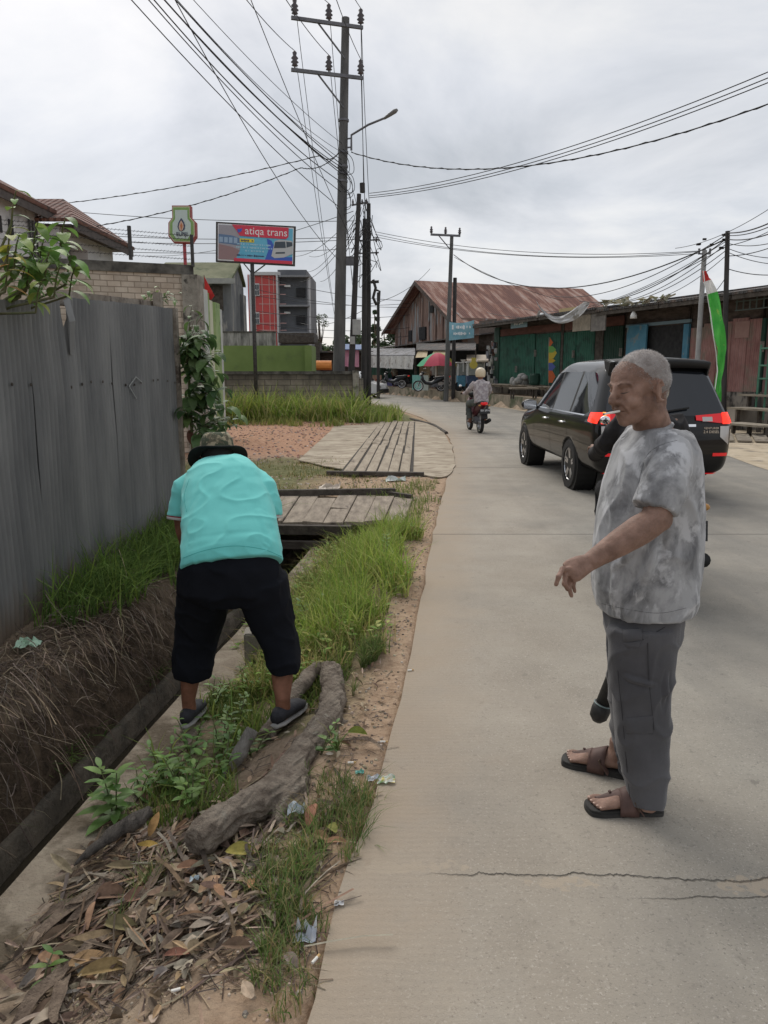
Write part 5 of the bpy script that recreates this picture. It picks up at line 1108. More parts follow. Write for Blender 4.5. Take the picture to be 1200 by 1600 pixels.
# wooded horizon far away
mb = MB(); rnd = random.Random(5)
for i in range(4200):
 a = rnd.uniform(-.9, .95); Y = rnd.uniform(150, 190); x = a * Y * .9; z = rnd.random() ** 1.2 * (5.5 + 3 * noise.noise(Vector((x * .05, 0, 0)))); mb.cur = jit(rnd.choice([(.06, .085, .045), (.08, .1, .055)]), .25); s_ = rnd.uniform(.7, 1.6); d = Vector((rnd.uniform(-1, 1), rnd.uniform(-.4, .4), rnd.uniform(-.6, .6))).normalized(); e = d.orthogonal().normalized(); p = V(x, Y, z); mb.poly([p - d * s_, p + e * s_ * .7, p + d * s_, p - e * s_ * .7])
mb.cur = (1, 1, 1); stuff(mb, 'far_woods', M_crown)
# ------------------------------------------------------------------ far side: shops, warehouse
def lineF(P0, P1):
 d = (P1 - P0); L_ = d.length; dn = d / L_; out = Vector((dn.y, -dn.x)) if Vector((dn.y, -dn.x)).dot(-P0) > 0 else Vector((-dn.y, dn.x))
 def F(px, o=0.0, z=0.0):
  a = (px - 600) / (FPX * 1.012); p = P0 + out * o; t = (p.x - a * p.y) / (a * d.y - d.x); q = p + d * t; return V(q.x, q.y, z)
 def Z(px, py, o=0.0): return P(px, py, F(px, o).y).z
 return F, Z
FA, ZA = lineF(Vector((11.6, 21)), Vector((6.0, 38)))
FB_, ZB = lineF(Vector((7.2, 40.5)), Vector((2.4, 55.5)))
def panel(t, F, Z, px0, px1, py0, py1, o, th, m, name='panel', zz_=None):
 a, b = F(px0, o), F(px1, o); pm = (px0 + px1) / 2
 z1, z0 = (zz_ if zz_ else (Z(pm, py0, o), Z(pm, py1, o)))
 n = (b - a).normalized().cross(V(0, 0, 1));
 if n.dot(-a) < 0: n = -n
 mb = MB(); mb.slab([V(a.x, a.y, z0), V(b.x, b.y, z0), V(b.x, b.y, z1), V(a.x, a.y, z1)], -n * th); return mb.build(name, m, t, world=True)
def corr(name, c1, c2, cd=None, sc=22, **k):
 m = mat(name, c1, c2, rough=k.get('rough', .75), scale=k.get('scale', 1.5), c3=cd, s3=k.get('s3', 2), stretch=k.get('stretch', (1, 1, 1)), lo3=k.get('lo3', .5), hi3=k.get('hi3', .62)); N, L, b = nodes(m); tcn = N.new('ShaderNodeTexCoord')
 wv = N.new('ShaderNodeTexWave'); wv.bands_direction = k.get('axis', 'Y'); wv.inputs['Scale'].default_value = k.get('wave', 2.2); L.new(tcn.outputs['Object'], wv.inputs['Vector'])
 bp = N.new('ShaderNodeBump'); bp.inputs['Strength'].default_value = 1; bp.inputs['Distance'].default_value = .04; L.new(wv.outputs['Fac'], bp.inputs['Height']); L.new(bp.outputs[0], b.inputs['Normal']); return m
M_gdoor = corr('green_shutter', (.022, .10, .065), (.035, .14, .095), (.02, .07, .05))
M_gdark = corr('dark_green_shutter', (.012, .045, .03), (.02, .06, .042))
M_pink = corr('faded_red_sheet', (.27, .125, .11), (.40, .22, .195), (.26, .2, .16), s3=1.2)
M_teal = mat('blue_door_paint', (.06, .2, .3), (.1, .27, .37), scale=2, rough=.7, c3=(.2, .25, .26), s3=3)
M_oldw = mat('old_boards', (.06, .045, .038), (.13, .1, .085), scale=3, rough=.95, stretch=(1, 1, 3), bump=.3)
M_redw = mat('red_brown_boards', (.12, .055, .045), (.2, .09, .07), scale=2, rough=.9, stretch=(1, 1, 3))
M_base = mat('stained_plinth', (.16, .14, .12), (.3, .27, .23), scale=1.5, rough=.95, stretch=(1, 1, .5), c3=(.06, .055, .05), s3=2)
M_roofd = corr('dark_roof_sheet', (.05, .048, .048), (.1, .095, .09), (.14, .1, .08), rough=.8)
M_deck = mat('plank_walk', (.17, .14, .11), (.3, .26, .2), scale=2, rough=.95, bump=.3, c3=(.08, .065, .05), s3=3)
ROW = [('door', 'green_shop', 'nearest', [(930, 772)])]
def shopblock(lab, name, px0, px1, F, Z, depth=7, ztop=4.25, zov=3.95, over=1.3, m=M_oldw, roofm=M_roofd, zbase=.9, seg=2):
 """px0 (far, left) .. px1 (near, right)"""
 a, b = F(px0), F(px1); t = T(name, lab, 'shop', (a + b) / 2); t.location.z = 0
 n = (b - a).normalized().cross(V(0, 0, 1)); n = n if n.dot(-a) > 0 else -n
 mb = MB(); mb.slab([V(a.x, a.y, zbase), V(b.x, b.y, zbase), V(b.x, b.y, zov + .1), V(a.x, a.y, zov + .1)][::1], -n * .15)
 mb.slab([V(a.x, a.y, 0), V(a.x, a.y, zov), V(a.x, a.y, zov) - n * depth, V(a.x, a.y, 0) - n * depth], (b - a).normalized() * .12)
 mb.slab([V(b.x, b.y, 0), V(b.x, b.y, zov), V(b.x, b.y, zov) - n * depth, V(b.x, b.y, 0) - n * depth], (a - b).normalized() * .12); mb.slab([V(a.x, a.y, 0) - n * depth, V(b.x, b.y, 0) - n * depth, V(b.x, b.y, zov) - n * depth, V(a.x, a.y, zov) - n * depth], n * .1)
 mb.build('wall', m, t, world=True)
 mb = MB(); mb.slab([V(a.x, a.y, zov - .12) + n * over, V(b.x, b.y, zov - .12) + n * over, V(b.x, b.y, ztop + .7) - n * depth, V(a.x, a.y, ztop + .7) - n * depth], (0, 0, .07)); rf = mb.build('roof', roofm, t, world=True)
 mb = MB(); k = max(2, int((b - a).length / 1.6))
 for i in range(k + 1):
  q = a.lerp(b, i / k); mb.bar(q + n * over * .95 + V(0, 0, zov - .2), q + V(0, 0, zov - .12), .06, .1)
 mb.bar(a + n * (over - .05) + V(0, 0, zov - .19), b + n * (over - .05) + V(0, 0, zov - .19), .05, .12); mb.build('rafters', M_dark, t, world=True)
 mb = MB(); mb.slab([V(a.x, a.y, 0), V(b.x, b.y, 0), V(b.x, b.y, zbase), V(a.x, a.y, zbase)], n * .06); mb.build('plinth', M_base, t, world=True)
 return t, n
def handles(t, F, px, pz0, o):
 mb = MB(); q = F(px, o, pz0); mb.box(q, (.1, .06, .3)); mb.build('lock_plate', M_grey, t, world=True)
t, n_ = shopblock('dark green shuttered shop nearest the rusty roofed warehouse', 'green_shop', 772, 876, FA, ZA, zbase=.95)
panel(t, FA, ZA, 778, 833, 524, 601, .06, .08, M_gdoor, 'door'); panel(t, FA, ZA, 835, 872, 521, 602, .06, .08, M_gdoor, 'door')
panel(t, FA, ZA, 778, 872, 510, 521, .05, .08, M_redw, 'lintel'); panel(t, FA, ZA, 873, 876.5, 505, 608, .09, .1, M_dark, 'post'); panel(t, FA, ZA, 770, 778, 512, 605, .09, .1, M_gdark, 'post'); handles(t, FA, 834, 2.4, .12); handles(t, FA, 805, 1.7, .1)
t, n_ = shopblock('dark green shuttered shop behind the black car and hanging white tarpaulin', 'green_shop', 877, 970, FA, ZA, zbase=.95)
panel(t, FA, ZA, 877, 896, 519, 610, .06, .08, M_gdoor, 'door'); panel(t, FA, ZA, 897, 925, 516, 610, .06, .08, M_gdoor, 'door'); panel(t, FA, ZA, 926, 938, 512, 612, .1, .1, M_dark, 'post'); panel(t, FA, ZA, 939, 968, 510, 612, .06, .08, M_gdark, 'door'); handles(t, FA, 893, 2.3, .12); handles(t, FA, 966, 2.3, .12)
panel(t, FA, ZA, 878, 968, 498, 512, .05, .07, M_redw, 'lintel')
t, n_ = shopblock('open shop with blue door leaves and dark doorway', 'blue_shop', 971, 1070, FA, ZA, zbase=.9, ztop=4.2, zov=3.85)
panel(t, FA, ZA, 974, 1004, 508, 612, .25, .06, M_teal, 'door'); panel(t, FA, ZA, 1004, 1062, 509, 612, .012, .02, M_shade, 'doorway'); panel(t, FA, ZA, 1061, 1069, 506, 612, .12, .08, M_teal, 'door_frame'); panel(t, FA, ZA, 972, 1070, 503, 508, .12, .08, mat('pale_blue_frame', (.2, .28, .32), rough=.7), 'lintel')
t, n_ = shopblock('faded red sheet metal shop front at the right', 'red_shop', 1071, 1182, FA, ZA, zbase=1.0, ztop=4.2, zov=3.85)
for a, b, py in [(1073, 1092, 512), (1092.5, 1114, 505), (1115, 1135, 503), (1136, 1160, 497), (1160.5, 1181, 498)]: panel(t, FA, ZA, a, b, py, 612, .06 + .02 * random.random(), .06, M_pink, 'panel')
panel(t, FA, ZA, 1140, 1162, 502, 528, .1, .02, mat('patched_pink_sheet', (.33, .19, .17), (.38, .24, .2), rough=.8), 'patch'); panel(t, FA, ZA, 1181, 1186, 497, 618, .1, .1, M_gdark, 'post')
handles(t, FA, 1184, 2.3, .16)
t, n_ = shopblock('dark grey shop with metal grille at the right edge', 'grey_shop', 1186, 1330, FA, ZA, zbase=1.0, ztop=4.2, zov=3.85)
panel(t, FA, ZA, 1190, 1240, 500, 640, .06, .05, mat('faded_plum_sheet', (.14, .08, .08), (.2, .12, .11), rough=.8), 'panel')
mb = MB()
for px in (1140, 1150, 1160, 1170, 1181, 1192, 1203): a = FA(px, .6, 3.35); mb.bar(a, a + V(0, 0, .5), .03)
for z in (3.35, 3.6, 3.85): mb.bar(FA(1138, .6, z), FA(1206, .6, z), .03)
mb.build('grille', mat('grey_green_metal', (.12, .15, .14), rough=.7), t, world=True)
# name sign and lamps under the far eave
t = T('shop_sign', 'small pale blue shop sign hanging under the far eave', 'sign', FA(808, .6, 3.5)); a, b = FA(795, .9), FA(820, .9); z1, z0 = ZA(808, 498, .9), ZA(808, 512, .9); mb = MB(); mb.slab([V(a.x, a.y, z0), V(b.x, b.y, z0), V(b.x, b.y, z1), V(a.x, a.y, z1)], (.03, .03, 0)); mb.build('board', mat('sign_pale_blue', (.2, .3, .34), (.26, .36, .4), rough=.6), t, world=True)
scrib((a + b) / 2 + V(-.03, -.03, (z0 + z1) / 2), b - a, (0, 0, 1), .8, .16, M_txtw, t, 4, .006)
for px, lab in ((838, 'dark bell lamp under the eave left of the tarpaulin'), (842, 'white bulb hanging under the eave left of the tarpaulin'), (983, 'pale box lamp under the eave above the blue door')):
 q = FA(px, 1.2, ZA(px, 492, 1.2)); mb = MB()
 if px == 842: mb.ell(q, .09)
 else: mb.lathe(q - V(0, 0, .12), [(.12, 0), (.11, .1), (.05, .24), (.02, .3)], 12)
 thing(mb, 'eave_lamp', M_white if px != 838 else M_grey, lab, 'lamp', smooth=True)
# forecourt deck / bench in front of the green shop
def bench(px0, px1, o, ztop, lab, name='bench', F=FA, w_=1.0, nl=5, h=.4):
 a, b = F(px0, o), F(px1, o); t = T(name, lab, 'bench', ((a + b) / 2).to_tuple()); n = (b - a).normalized().cross(V(0, 0, 1)); n = n if n.dot(-a) > 0 else -n; mb = MB()
 for k in range(4): mb.bar(a + n * (w_ * k / 4) + V(0, 0, ztop), b + n * (w_ * k / 4) + V(0, 0, ztop), w_ / 4.4, .04)
 mb.build('seat', M_deck, t, world=True)
 for i in range(nl):
  q = a.lerp(b, (i + .1) / (nl - .8)) + n * w_ * .7; mb = MB(); mb.bar(q + V(0, 0, ztop - h), q + V(0, 0, ztop - .02), .08); mb.build('leg', M_dark, t, world=True)
 mb = MB(); mb.bar(a + n * w_ * .75 + V(0, 0, ztop - .07), b + n * w_ * .75 + V(0, 0, ztop - .07), .04, .1); mb.build('apron', M_deck, t, world=True)
bench(768, 848, .35, .98, 'long low plank bench in front of the far green shutters')
bench(850, 940, .35, .95, 'plank bench behind the black car'); bench(1065, 1130, .4, .8, 'low plank platform below the red shop front', w_=1.6, h=.75)
t = T('table', 'small rough table by the road beside the mirror of the black car', 'table', FA(818, 2.6, .5)); q = FA(818, 2.6, .5)
mb = MB(); mb.box(q + V(0, 0, .42), (1.1, .7, .06)); mb.build('table_top', M_deck, t, world=True)
for sx_ in (-.45, .45):
 for sy_ in (-.28, .28): mb = MB(); mb.box(q + V(sx_, sy_, .2), (.06, .06, .4)); mb.build('leg', M_dark, t, world=True)
# steps at the right
M_step = mat('step_wood', (.2, .17, .13), (.32, .28, .22), scale=3, rough=.9, bump=.3)
t = T('wooden_steps', 'rough wooden steps in front of the grey shop at the right edge', 'steps', FA(1190, 1.5, 0))
for i, (z, o, a, b) in enumerate([(.28, 2.9, 1148, 1206), (.62, 2.0, 1152, 1232), (.95, 1.2, 1168, 1250)]):
 p0, p1 = FA(a, o, z), FA(b, o, z); mb = MB(); mb.bar(p0, p1, .62, .05); mb.build('tread', M_step, t, world=True); mb = MB()
 for f in (.05, .5, .95): q = p0.lerp(p1, f); MB().bar(V(q.x, q.y, .02), q - V(0, 0, .02), .09).build('post', M_dark, t, world=True)
p0 = FA(1162, 1.6, 0); mb = MB(); mb.box((p0.x + .1, p0.y, .3), (.8, .5, .55)); mb.build('block', M_base, t, world=True)
t = T('green_rail', 'green painted metal stair rail at the right edge', 'railing', FA(1183, 1.4, .9)); mb = MB()
for px in (1183, 1196): q = FA(px, 1.4, .3); mb.tube([q, q + V(0, 0, 2.0)], .03, 6)
for z in (1.4, 1.75, 2.2): mb.tube([FA(1183, 1.4, z), FA(1215, 1.4, z)], .025, 6)
mb.build('rail', mat('rail_green', (.06, .18, .12), (.09, .22, .15), rough=.7), t, world=True)
# planks in front of the stairs
t = T('plank_walkway', 'grey plank walkway on the ground beneath the wooden steps', 'walkway', (8.6, 18.4, 0)); mb = MB()
for i in range(15): a = V(8.3 + i * .36, 19.3 - i * .1, .05); mb.bar(a, a + V(-.9, -2.1 , 0), .3, .035)
mb.build('planks', M_deck, t, world=True)
# white tarpaulin hanging
M_tarp = mat('white_tarp', (.55, .55, .56), (.68, .68, .68), scale=2, rough=.6, transl=.2, c3=(.35, .33, .3), s3=3)
t = T('white_tarpaulin', 'crumpled white tarpaulin sagging from the eave of the shops', 'tarpaulin', FA(880, 1.4, 3.4)); rows = []; n = 26
for j in range(7):
 row = []
 for i in range(n + 1):
  f = i / n; px = lerp(838, 921, f); sag = math.sin(PI * f ** .85) ; pyt = lerp(471, 474, f) + 30 * sag * (1 - .15 * f); hgt_ = interp(f, [(0, 3), (.15, 10), (.5, 22), (.75, 34), (.9, 30), (1, 4)]) * .55
  py = pyt + (j / 6 - .55) * hgt_; o = 1.55 + .08 * noise.noise(Vector((f * 9, j * .7, 0))) + .1 * math.sin(j * 2 + f * 9) * .5; row.append(P(px, py, FA(px, o).y) )
 rows.append(row)
mb = MB(); mb.grid(rows); mb.build('sheet', M_tarp, t, world=True, smooth=True)
t = T('hanging_boards', 'old cream and grey panels hanging beside the white tarpaulin', 'panel', FA(915, 1.3, 3)); mb = MB()
for a, b, c_, d_, m in [(868, 895, 481, 494, mat('cream_board', (.4, .3, .14), (.5, .4, .22), rough=.8)), (890, 917, 492, 517, mat('tan_board', (.2, .17, .13), (.3, .26, .2), rough=.8)), (918, 940, 480, 517, mat('grey_board', (.13, .12, .11), (.2, .18, .16), rough=.8))]:
 panel(t, FA, ZA, a, b, c_, d_, 1.25, .04, m, 'panel')
t = T('roof_debris', 'torn pale plastic scraps lying along the edge of the shop roof', 'debris', FA(1000, 1.2, 4)); mb = MB()
for i in range(34):
 px = lerp(935, 1040, i / 34) + random.uniform(-2, 2); q = FA(px, 1.28, 3.86 if px > 970 else 3.95); s_ = random.uniform(.12, .4); mb.cur = jit((.4, .38, .28), .4); mb.poly([q + V(random.uniform(-s_, s_), random.uniform(-.2, .2), random.uniform(-.1, .18)) for _ in range(4)])
mb.build('scraps', M_plas, t, world=True)
# blue banner
t = T('blue_banner', 'pale blue printed banner hung below the rusty roof next to the thin pole', 'banner', P(721, 530, 39)); rows = []
for j in range(7):
 rows.append([P(lerp(702, 741, i / 10) + (j / 6) * -.5, lerp(lerp(503, 532, j / 6), lerp(500, 528, j / 6), i / 10) + 3 * math.sin(PI * i / 10) * (1 - j / 6), 39) + V(0, .06 * math.sin(i * 1.3 + j), 0) for i in range(11)])
mb = MB(); mb.grid(rows); mb.build('cloth', mat('banner_blue', (.16, .36, .46), (.28, .46, .52), scale=1.3, rough=.7, transl=.15), t, world=True, smooth=True)
scrib(P(721, 511, 38.85), (1, 0, .02), (0, 0, 1), .95, .22, M_txtw, t, 5, .006); scrib(P(721, 521, 38.85), (1, 0, .02), (0, 0, 1), .8, .16, M_txtw, t, 6, .006)
# row B: stalls towards the bend
t = T('food_stall_row', 'low dark market building behind the umbrella and carts', 'shop', FB_(690, 0, 0)); A_, B_ = FB_(574), FB_(772); n_ = (B_ - A_).normalized().cross(V(0, 0, 1)); n_ = n_ if n_.dot(-A_) > 0 else -n_
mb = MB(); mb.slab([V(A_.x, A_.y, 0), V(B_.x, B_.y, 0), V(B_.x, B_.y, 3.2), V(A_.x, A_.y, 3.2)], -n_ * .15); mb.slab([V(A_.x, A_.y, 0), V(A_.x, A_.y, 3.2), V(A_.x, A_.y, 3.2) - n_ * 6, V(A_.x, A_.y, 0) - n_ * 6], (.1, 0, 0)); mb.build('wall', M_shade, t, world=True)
mb = MB(); mb.slab([V(A_.x, A_.y, 3.25) + n_ * .9, V(B_.x, B_.y, 3.6) + n_ * .9, V(B_.x, B_.y, 4.0) - n_ * 3, V(A_.x, A_.y, 3.9) - n_ * 3], (0, 0, .07)); mb.build('roof', M_roofd, t, world=True)
panel(t, FB_, ZB, 581, 613, 563, 603, .1, .05, M_gdoor, 'door'); panel(t, FB_, ZB, 640, 656, 572, 600, .1, .05, M_gdark, 'door'); panel(t, FB_, ZB, 655, 671, 566, 590, .4, .05, mat('cream_panel', (.45, .33, .2), (.55, .42, .28), rough=.8), 'panel'); panel(t, FB_, ZB, 700, 716, 566, 600, .06, .04, M_oldw, 'panel'); panel(t, FB_, ZB, 746, 772, 500, 548, .1, .05, M_oldw, 'panel')
mb = MB(); mb.slab([V(A_.x, A_.y, 0), V(B_.x, B_.y, 0), V(B_.x, B_.y, .7), V(A_.x, A_.y, .7)], n_ * .9); mb.build('plinth', M_base, t, world=True)
def awning(F, Z, a, b, pyb, pyf, o0, o1, m, lab, val=None, valh=14, name='awning', grp=None):
 t = T(name, lab, 'awning', F((a + b) / 2, o0, 0)); p = [F(a, o1, P(a, pyf, F(a, o1).y).z), F(b, o1, P(b, pyf, F(b, o1).y).z), F(b, o0, P(b, pyb, F(b, o0).y).z), F(a, o0, P(a, pyb, F(a, o0).y).z)]
 mb = MB(); mb.slab(p, (0, 0, .06)); mb.build('sheet', m, t, world=True)
 mb = MB()
 for q in (p[0], p[1]): mb.bar(V(q.x, q.y, .4), q, .06)
 mb.build('post', M_dark, t, world=True)
 if val is not None:
  rows = []; zb = valh / FPX * p[0].y
  for j in range(3): rows.append([p[0].lerp(p[1], i / 24) + V(0, 0, -zb * j / 2) + n_ * (.06 + .05 * math.sin(i * 1.9) * j) for i in range(25)])
  mb = MB(); mb.grid(rows); mb.build('valance', val, t, world=True)
 return t
M_awg = corr('grey_awning_sheet', (.2, .2, .21), (.3, .3, .31), (.12, .11, .1))
M_val = mat('pale_valance', (.42, .41, .39), (.56, .55, .52), scale=3, rough=.8, c3=(.25, .22, .2), s3=3)
awning(FB_, ZB, 576, 648, 545, 556, .8, 2.6, M_awg, 'grey sheet awning with white cloth valance over the far stall', M_val, 17)
awning(FB_, ZB, 650, 742, 536, 548, .6, 2.4, M_roofd, 'dark sheet awning above the striped umbrella')
for a, b, lab in ((648, 668, 'cream cloth awning flap left of the umbrella'), (672, 696, 'cream cloth awning flap behind the umbrella')):
 p = [FB_(a, 2.6, ZB(a, 559, 2.6)), FB_(b - 2, 2.6, ZB(b, 558, 2.6)), FB_(b, 2.2, ZB(b, 546, 2.2)), FB_(a + 6, 2.2, ZB(a, 546, 2.2))]; mb = MB(); mb.slab(p, (.01, .02, .02)); thing(mb, 'awning_flap', mat('cream_cloth', (.45, .36, .22), (.56, .46, .3), rough=.8), lab, 'awning')
awning(FB_, ZB, 728, 762, 556, 565, 1.6, 2.6, mat('tan_awning', (.3, .25, .19), (.4, .34, .27), rough=.8), 'small tan awning of the drinks cart')
# umbrella
t = T('market_umbrella', 'green red and yellow striped umbrella over the food stall', 'umbrella', FB_(683, 3.0, .5)); c = FB_(683, 3.0, 0); c.z = P(683, 551, c.y).z; Ru = 30 / FPX * c.y * 1.05; cols = [(.06, .42, .2), (.62, .09, .14), (.62, .09, .14), (.5, .45, .08), (.35, .33, .1), (.06, .42, .2), (.6, .1, .12), (.5, .45, .08)]
mb = MB()
for k in range(8):
 mb.cur = cols[(k + 4) % 8]; a0, a1 = 2 * PI * k / 8, 2 * PI * (k + 1) / 8; rows = []
 for i in range(6):
  f = i / 5; r = Ru * f; z = -.62 * f ** 1.9 * Ru; row = []
  for j in range(5):
   a = lerp(a0, a1, j / 4); sc = 1 - .06 * math.sin(PI * j / 4) * f; row.append(c + V(r * sc * math.cos(a), r * sc * math.sin(a), z - .04 * f * math.sin(PI * j / 4)))
  rows.append(row)
 mb.grid(rows)
mb.cur = (1, 1, 1); mb.build('canopy', mat('umbrella_cloth', (.9, .9, .9), (1, 1, 1), rough=.7, vcol=True, transl=.3), t, world=True, smooth=True)
mb = MB(); mb.tube([V(c.x, c.y, .45), c], .025, 8); mb.build('pole', M_wood, t, world=True)
mb = MB()
for k in range(8): a = 2 * PI * k / 8; mb.bar(c - V(0, 0, .1), c + V(Ru * math.cos(a) * .97, Ru * math.sin(a) * .97, -.62 * Ru * .97), .015)
mb.build('rib', M_iron, t, world=True)
def cart(px, o, wd, lab, m, h=1.0, glass=True, py=None, cat='food cart', top=True):
 q = FB_(px, o, .52); t = T('food_cart', lab, cat, q); mb = MB(); mb.box(q + V(0, 0, .25 + h * .3), (wd, .7, h * .6)); mb.build('body', m, t, world=True, bevel=.02)
 if glass:
  mb = MB()
  for sx_ in (-1, 1):
   for sy_ in (-1, 1): mb.box(q + V(sx_ * (wd / 2 - .03), sy_ * .32, .25 + h * .6 + .35), (.04, .04, .7))
  mb.box(q + V(0, 0, .25 + h * .6 + .7), (wd + .1, .8, .04)); mb.build('frame', M_white, t, world=True); mb = MB(); mb.box(q + V(0, 0, .25 + h * .6 + .33), (wd - .1, .6, .6)); mb.build('glass_case', mat('case_glass', (.2, .23, .22), (.34, .35, .32), scale=4, rough=.2), t, world=True)
 for sx_ in (-.35, .35): mb = MB(); mb.lathe(q + V(sx_ * wd, -.3, .26), [(0, -.03), (.24, -.03), (.26, 0), (.24, .03), (0, .03)], 16, 'Y'); mb.build('wheel', M_shade, t, world=True)
cart(700, 2.2, 1.5, 'white glass sided food cart under the striped umbrella', mat('cart_white', (.42, .38, .35), (.52, .48, .44), rough=.7)); cart(722, 2.3, .6, 'blue drinks cart beside the rider', mat('cart_blue', (.08, .25, .38), (.12, .32, .45), rough=.6)); cart(742, 2.5, .9, 'dark blue cart under the small tan awning', mat('cart_navy', (.03, .05, .1), (.05, .08, .15), rough=.6))
q = FB_(739, 3.2, 0); q.z = P(739, 570, q.y).z; mb = MB(); mb.lathe(q, [(0, -.03), (.2, -.03), (.2, .03), (0, .03)], 16, 'Y'); mb.box(q + V(0, 0, .25), (.22, .05, .2)); thing(mb, 'round_sign', mat('sign_yellow', (.5, .4, .06), (.55, .45, .1), rough=.6), 'round yellow sign on the dark blue cart', 'sign')
mb = MB(); q = FB_(723, 2.6, 0); q.z = P(723, 566, q.y).z; mb.lathe(q, [(.02, -.5), (.02, -.1), (.1, .05), (.16, .14)], 10); thing(mb, 'street_drink_dispenser', M_white, 'white funnel shaped lamp on the blue drinks cart', 'lamp')
t = T('menu_board', 'teal painted stall board leaning beside the parked scooters', 'board', FB_(655, 3.4, .5));
a, b = FB_(644, 3.4), FB_(658, 3.4); c_ = FB_(669, 3.2); z0 = .5; z1 = P(650, 586, a.y).z; mb = MB(); mb.slab([V(a.x, a.y, z0), V(b.x, b.y, z0), V(b.x, b.y, z1), V(a.x, a.y, z1)], (.05, .05, 0)); mb.build('panel', mat('board_teal', (.08, .28, .24), (.14, .34, .3), scale=3, rough=.7), t, world=True); mb = MB(); mb.slab([V(b.x, b.y, z0), V(c_.x, c_.y, z0), V(c_.x, c_.y, z1), V(b.x, b.y, z1)], (.05, .05, 0)); mb.build('panel', mat('board_pale', (.3, .36, .34), (.42, .44, .4), scale=3, rough=.7), t, world=True)
t = T('notice_board', 'orange and white lettered board at the foot of the green door', 'sign', FB_(588, 2.0, .3)); a, b = FB_(582, 1.6), FB_(596, 1.6); z0, z1 = P(588, 608, a.y).z, P(588, 586, a.y).z; mb = MB(); mb.slab([V(a.x, a.y, z0), V(b.x, b.y, z0), V(b.x, b.y, z1), V(a.x, a.y, z1)], (.04, .04, 0)); mb.build('panel', mat('board_orange', (.5, .28, .18), (.6, .42, .32), scale=2.5, rough=.7), t, world=True)
scrib((a + b) / 2 + V(-.03, -.04, z0 * .3 + z1 * .7), b - a, (0, 0, 1), .4, .16, mat('red_text', (.5, .05, .04)), t, 7, .006); scrib((a + b) / 2 + V(-.03, -.04, z0 * .6 + z1 * .4), b - a, (0, 0, 1), .4, .14, MATS['red_text'], t, 8, .006)
for px, py, m, lab in [(609, 595, mat('violet_box', (.2, .2, .42), (.26, .25, .5), rough=.7), 'violet plastic crate stacked at the far stall'), (620, 596, mat('navy_box', (.05, .06, .12), rough=.7), 'dark blue crate beside the violet crate')]:
 q = FB_(px, 1.4, 0); q.z = P(px, py, q.y).z; mb = MB(); mb.box(q, (.42, .4, .36));
 for z in (-.1, .05): mb.box(q + V(0, -.2, z), (.44, .02, .03))
 mb.box(q + V(0, 0, -.4), (.5, .45, .4)); thing(mb, 'crate', m, lab, 'crate', bevel=.01)
q = FB_(645, 1.6, 0); mb = MB(); a = P(641, 566, q.y); mb.box(a, (.5, .04, .3)); thing(mb, 'small_sign', mat('grey_sign', (.33, .3, .32), rough=.7), 'small pale hanging sign beside the grey awning', 'sign')
# hanging goods at the corner
t = T('hanging_goods', 'bunch of white and grey packets hanging at the corner of the green shop', 'goods', FA(768, 1.0, 1)); mb = MB(); rnd = random.Random(9)
for i in range(46):
 px = rnd.uniform(761, 776); py = rnd.uniform(535, 600); q = P(px, py, FA(768, .8).y + rnd.uniform(-.3, .3)); mb.cur = rnd.choice([(.4, .4, .4), (.25, .25, .27), (.12, .12, .14), (.5, .48, .42), (.2, .1, .08)]); mb.box(q, (.14, .06, rnd.uniform(.12, .26)), rz=rnd.uniform(0, 3))
mb.build('packets', M_plas, t, world=True)
t = T('bundle', 'grey cloth bundle lying on the bench at the green shutters', 'bundle', FA(812, .8, 1)); mb = MB(); q = FA(812, .9, 1.15)
for i in range(9): mb.ell(q + V(rnd.uniform(-.3, .3), rnd.uniform(-.3, .3), rnd.uniform(-.1, .3)), (rnd.uniform(.1, .25), .15, rnd.uniform(.1, .22)), nu=8, nv=6)
mb.build('cloth', mat('bundle_grey', (.2, .2, .19), (.36, .35, .33), scale=5, rough=.9), t, world=True, smooth=True)
q = FA(835, .8, 1.0); mb = MB(); mb.lathe(q, [(.2, 0), (.24, .1), (.24, .42), (.2, .5), (0, .5)], 16); thing(mb, 'bucket', M_gdark, 'dark green drum on the bench beside the grey bundle', 'drum', smooth=False)
# pink banner + blue tarp far left of the stalls
mb = MB(); q0, q1 = P(537, 546, 58), P(561, 573, 58); mb.grid([[V(lerp(q0.x, q1.x, i / 6), 58 + .05 * math.sin(i), lerp(q0.z, q1.z, j / 4) + .05 * math.sin(i * 2)) for i in range(7)] for j in range(5)]); thing(mb, 'pink_banner', mat('banner_pink', (.55, .2, .3), (.65, .35, .42), scale=1.5, rough=.7), 'pink printed banner seen between the utility poles', 'banner')
mb = MB(); q0, q1 = P(532, 538, 60), P(575, 548, 60); mb.slab([q0, V(q1.x, 60, q0.z - .1), V(q1.x, 57.5, q1.z), V(q0.x, 57.5, q1.z)], (0, 0, .05)); thing(mb, 'blue_awning', mat('tarp_blue', (.1, .16, .3), rough=.7), 'faded blue awning behind the thin poles', 'awning')
t = T('far_stall', 'dark low stall behind the thin utility poles', 'stall', P(560, 600, 61)); t.location.z = 0; mb = MB(); q0, q1 = P(490, 552, 61), P(578, 600, 61); mb.box(((q0.x + q1.x) / 2, 62, q0.z / 2), (q1.x - q0.x, 2, q0.z)); mb.build('wall', M_oldw, t, world=True); mb = MB(); mb.box(((q0.x + q1.x) / 2, 61.6, q0.z + .1), (q1.x - q0.x + .6, 3, .12)); mb.build('roof', M_roofd, t, world=True)
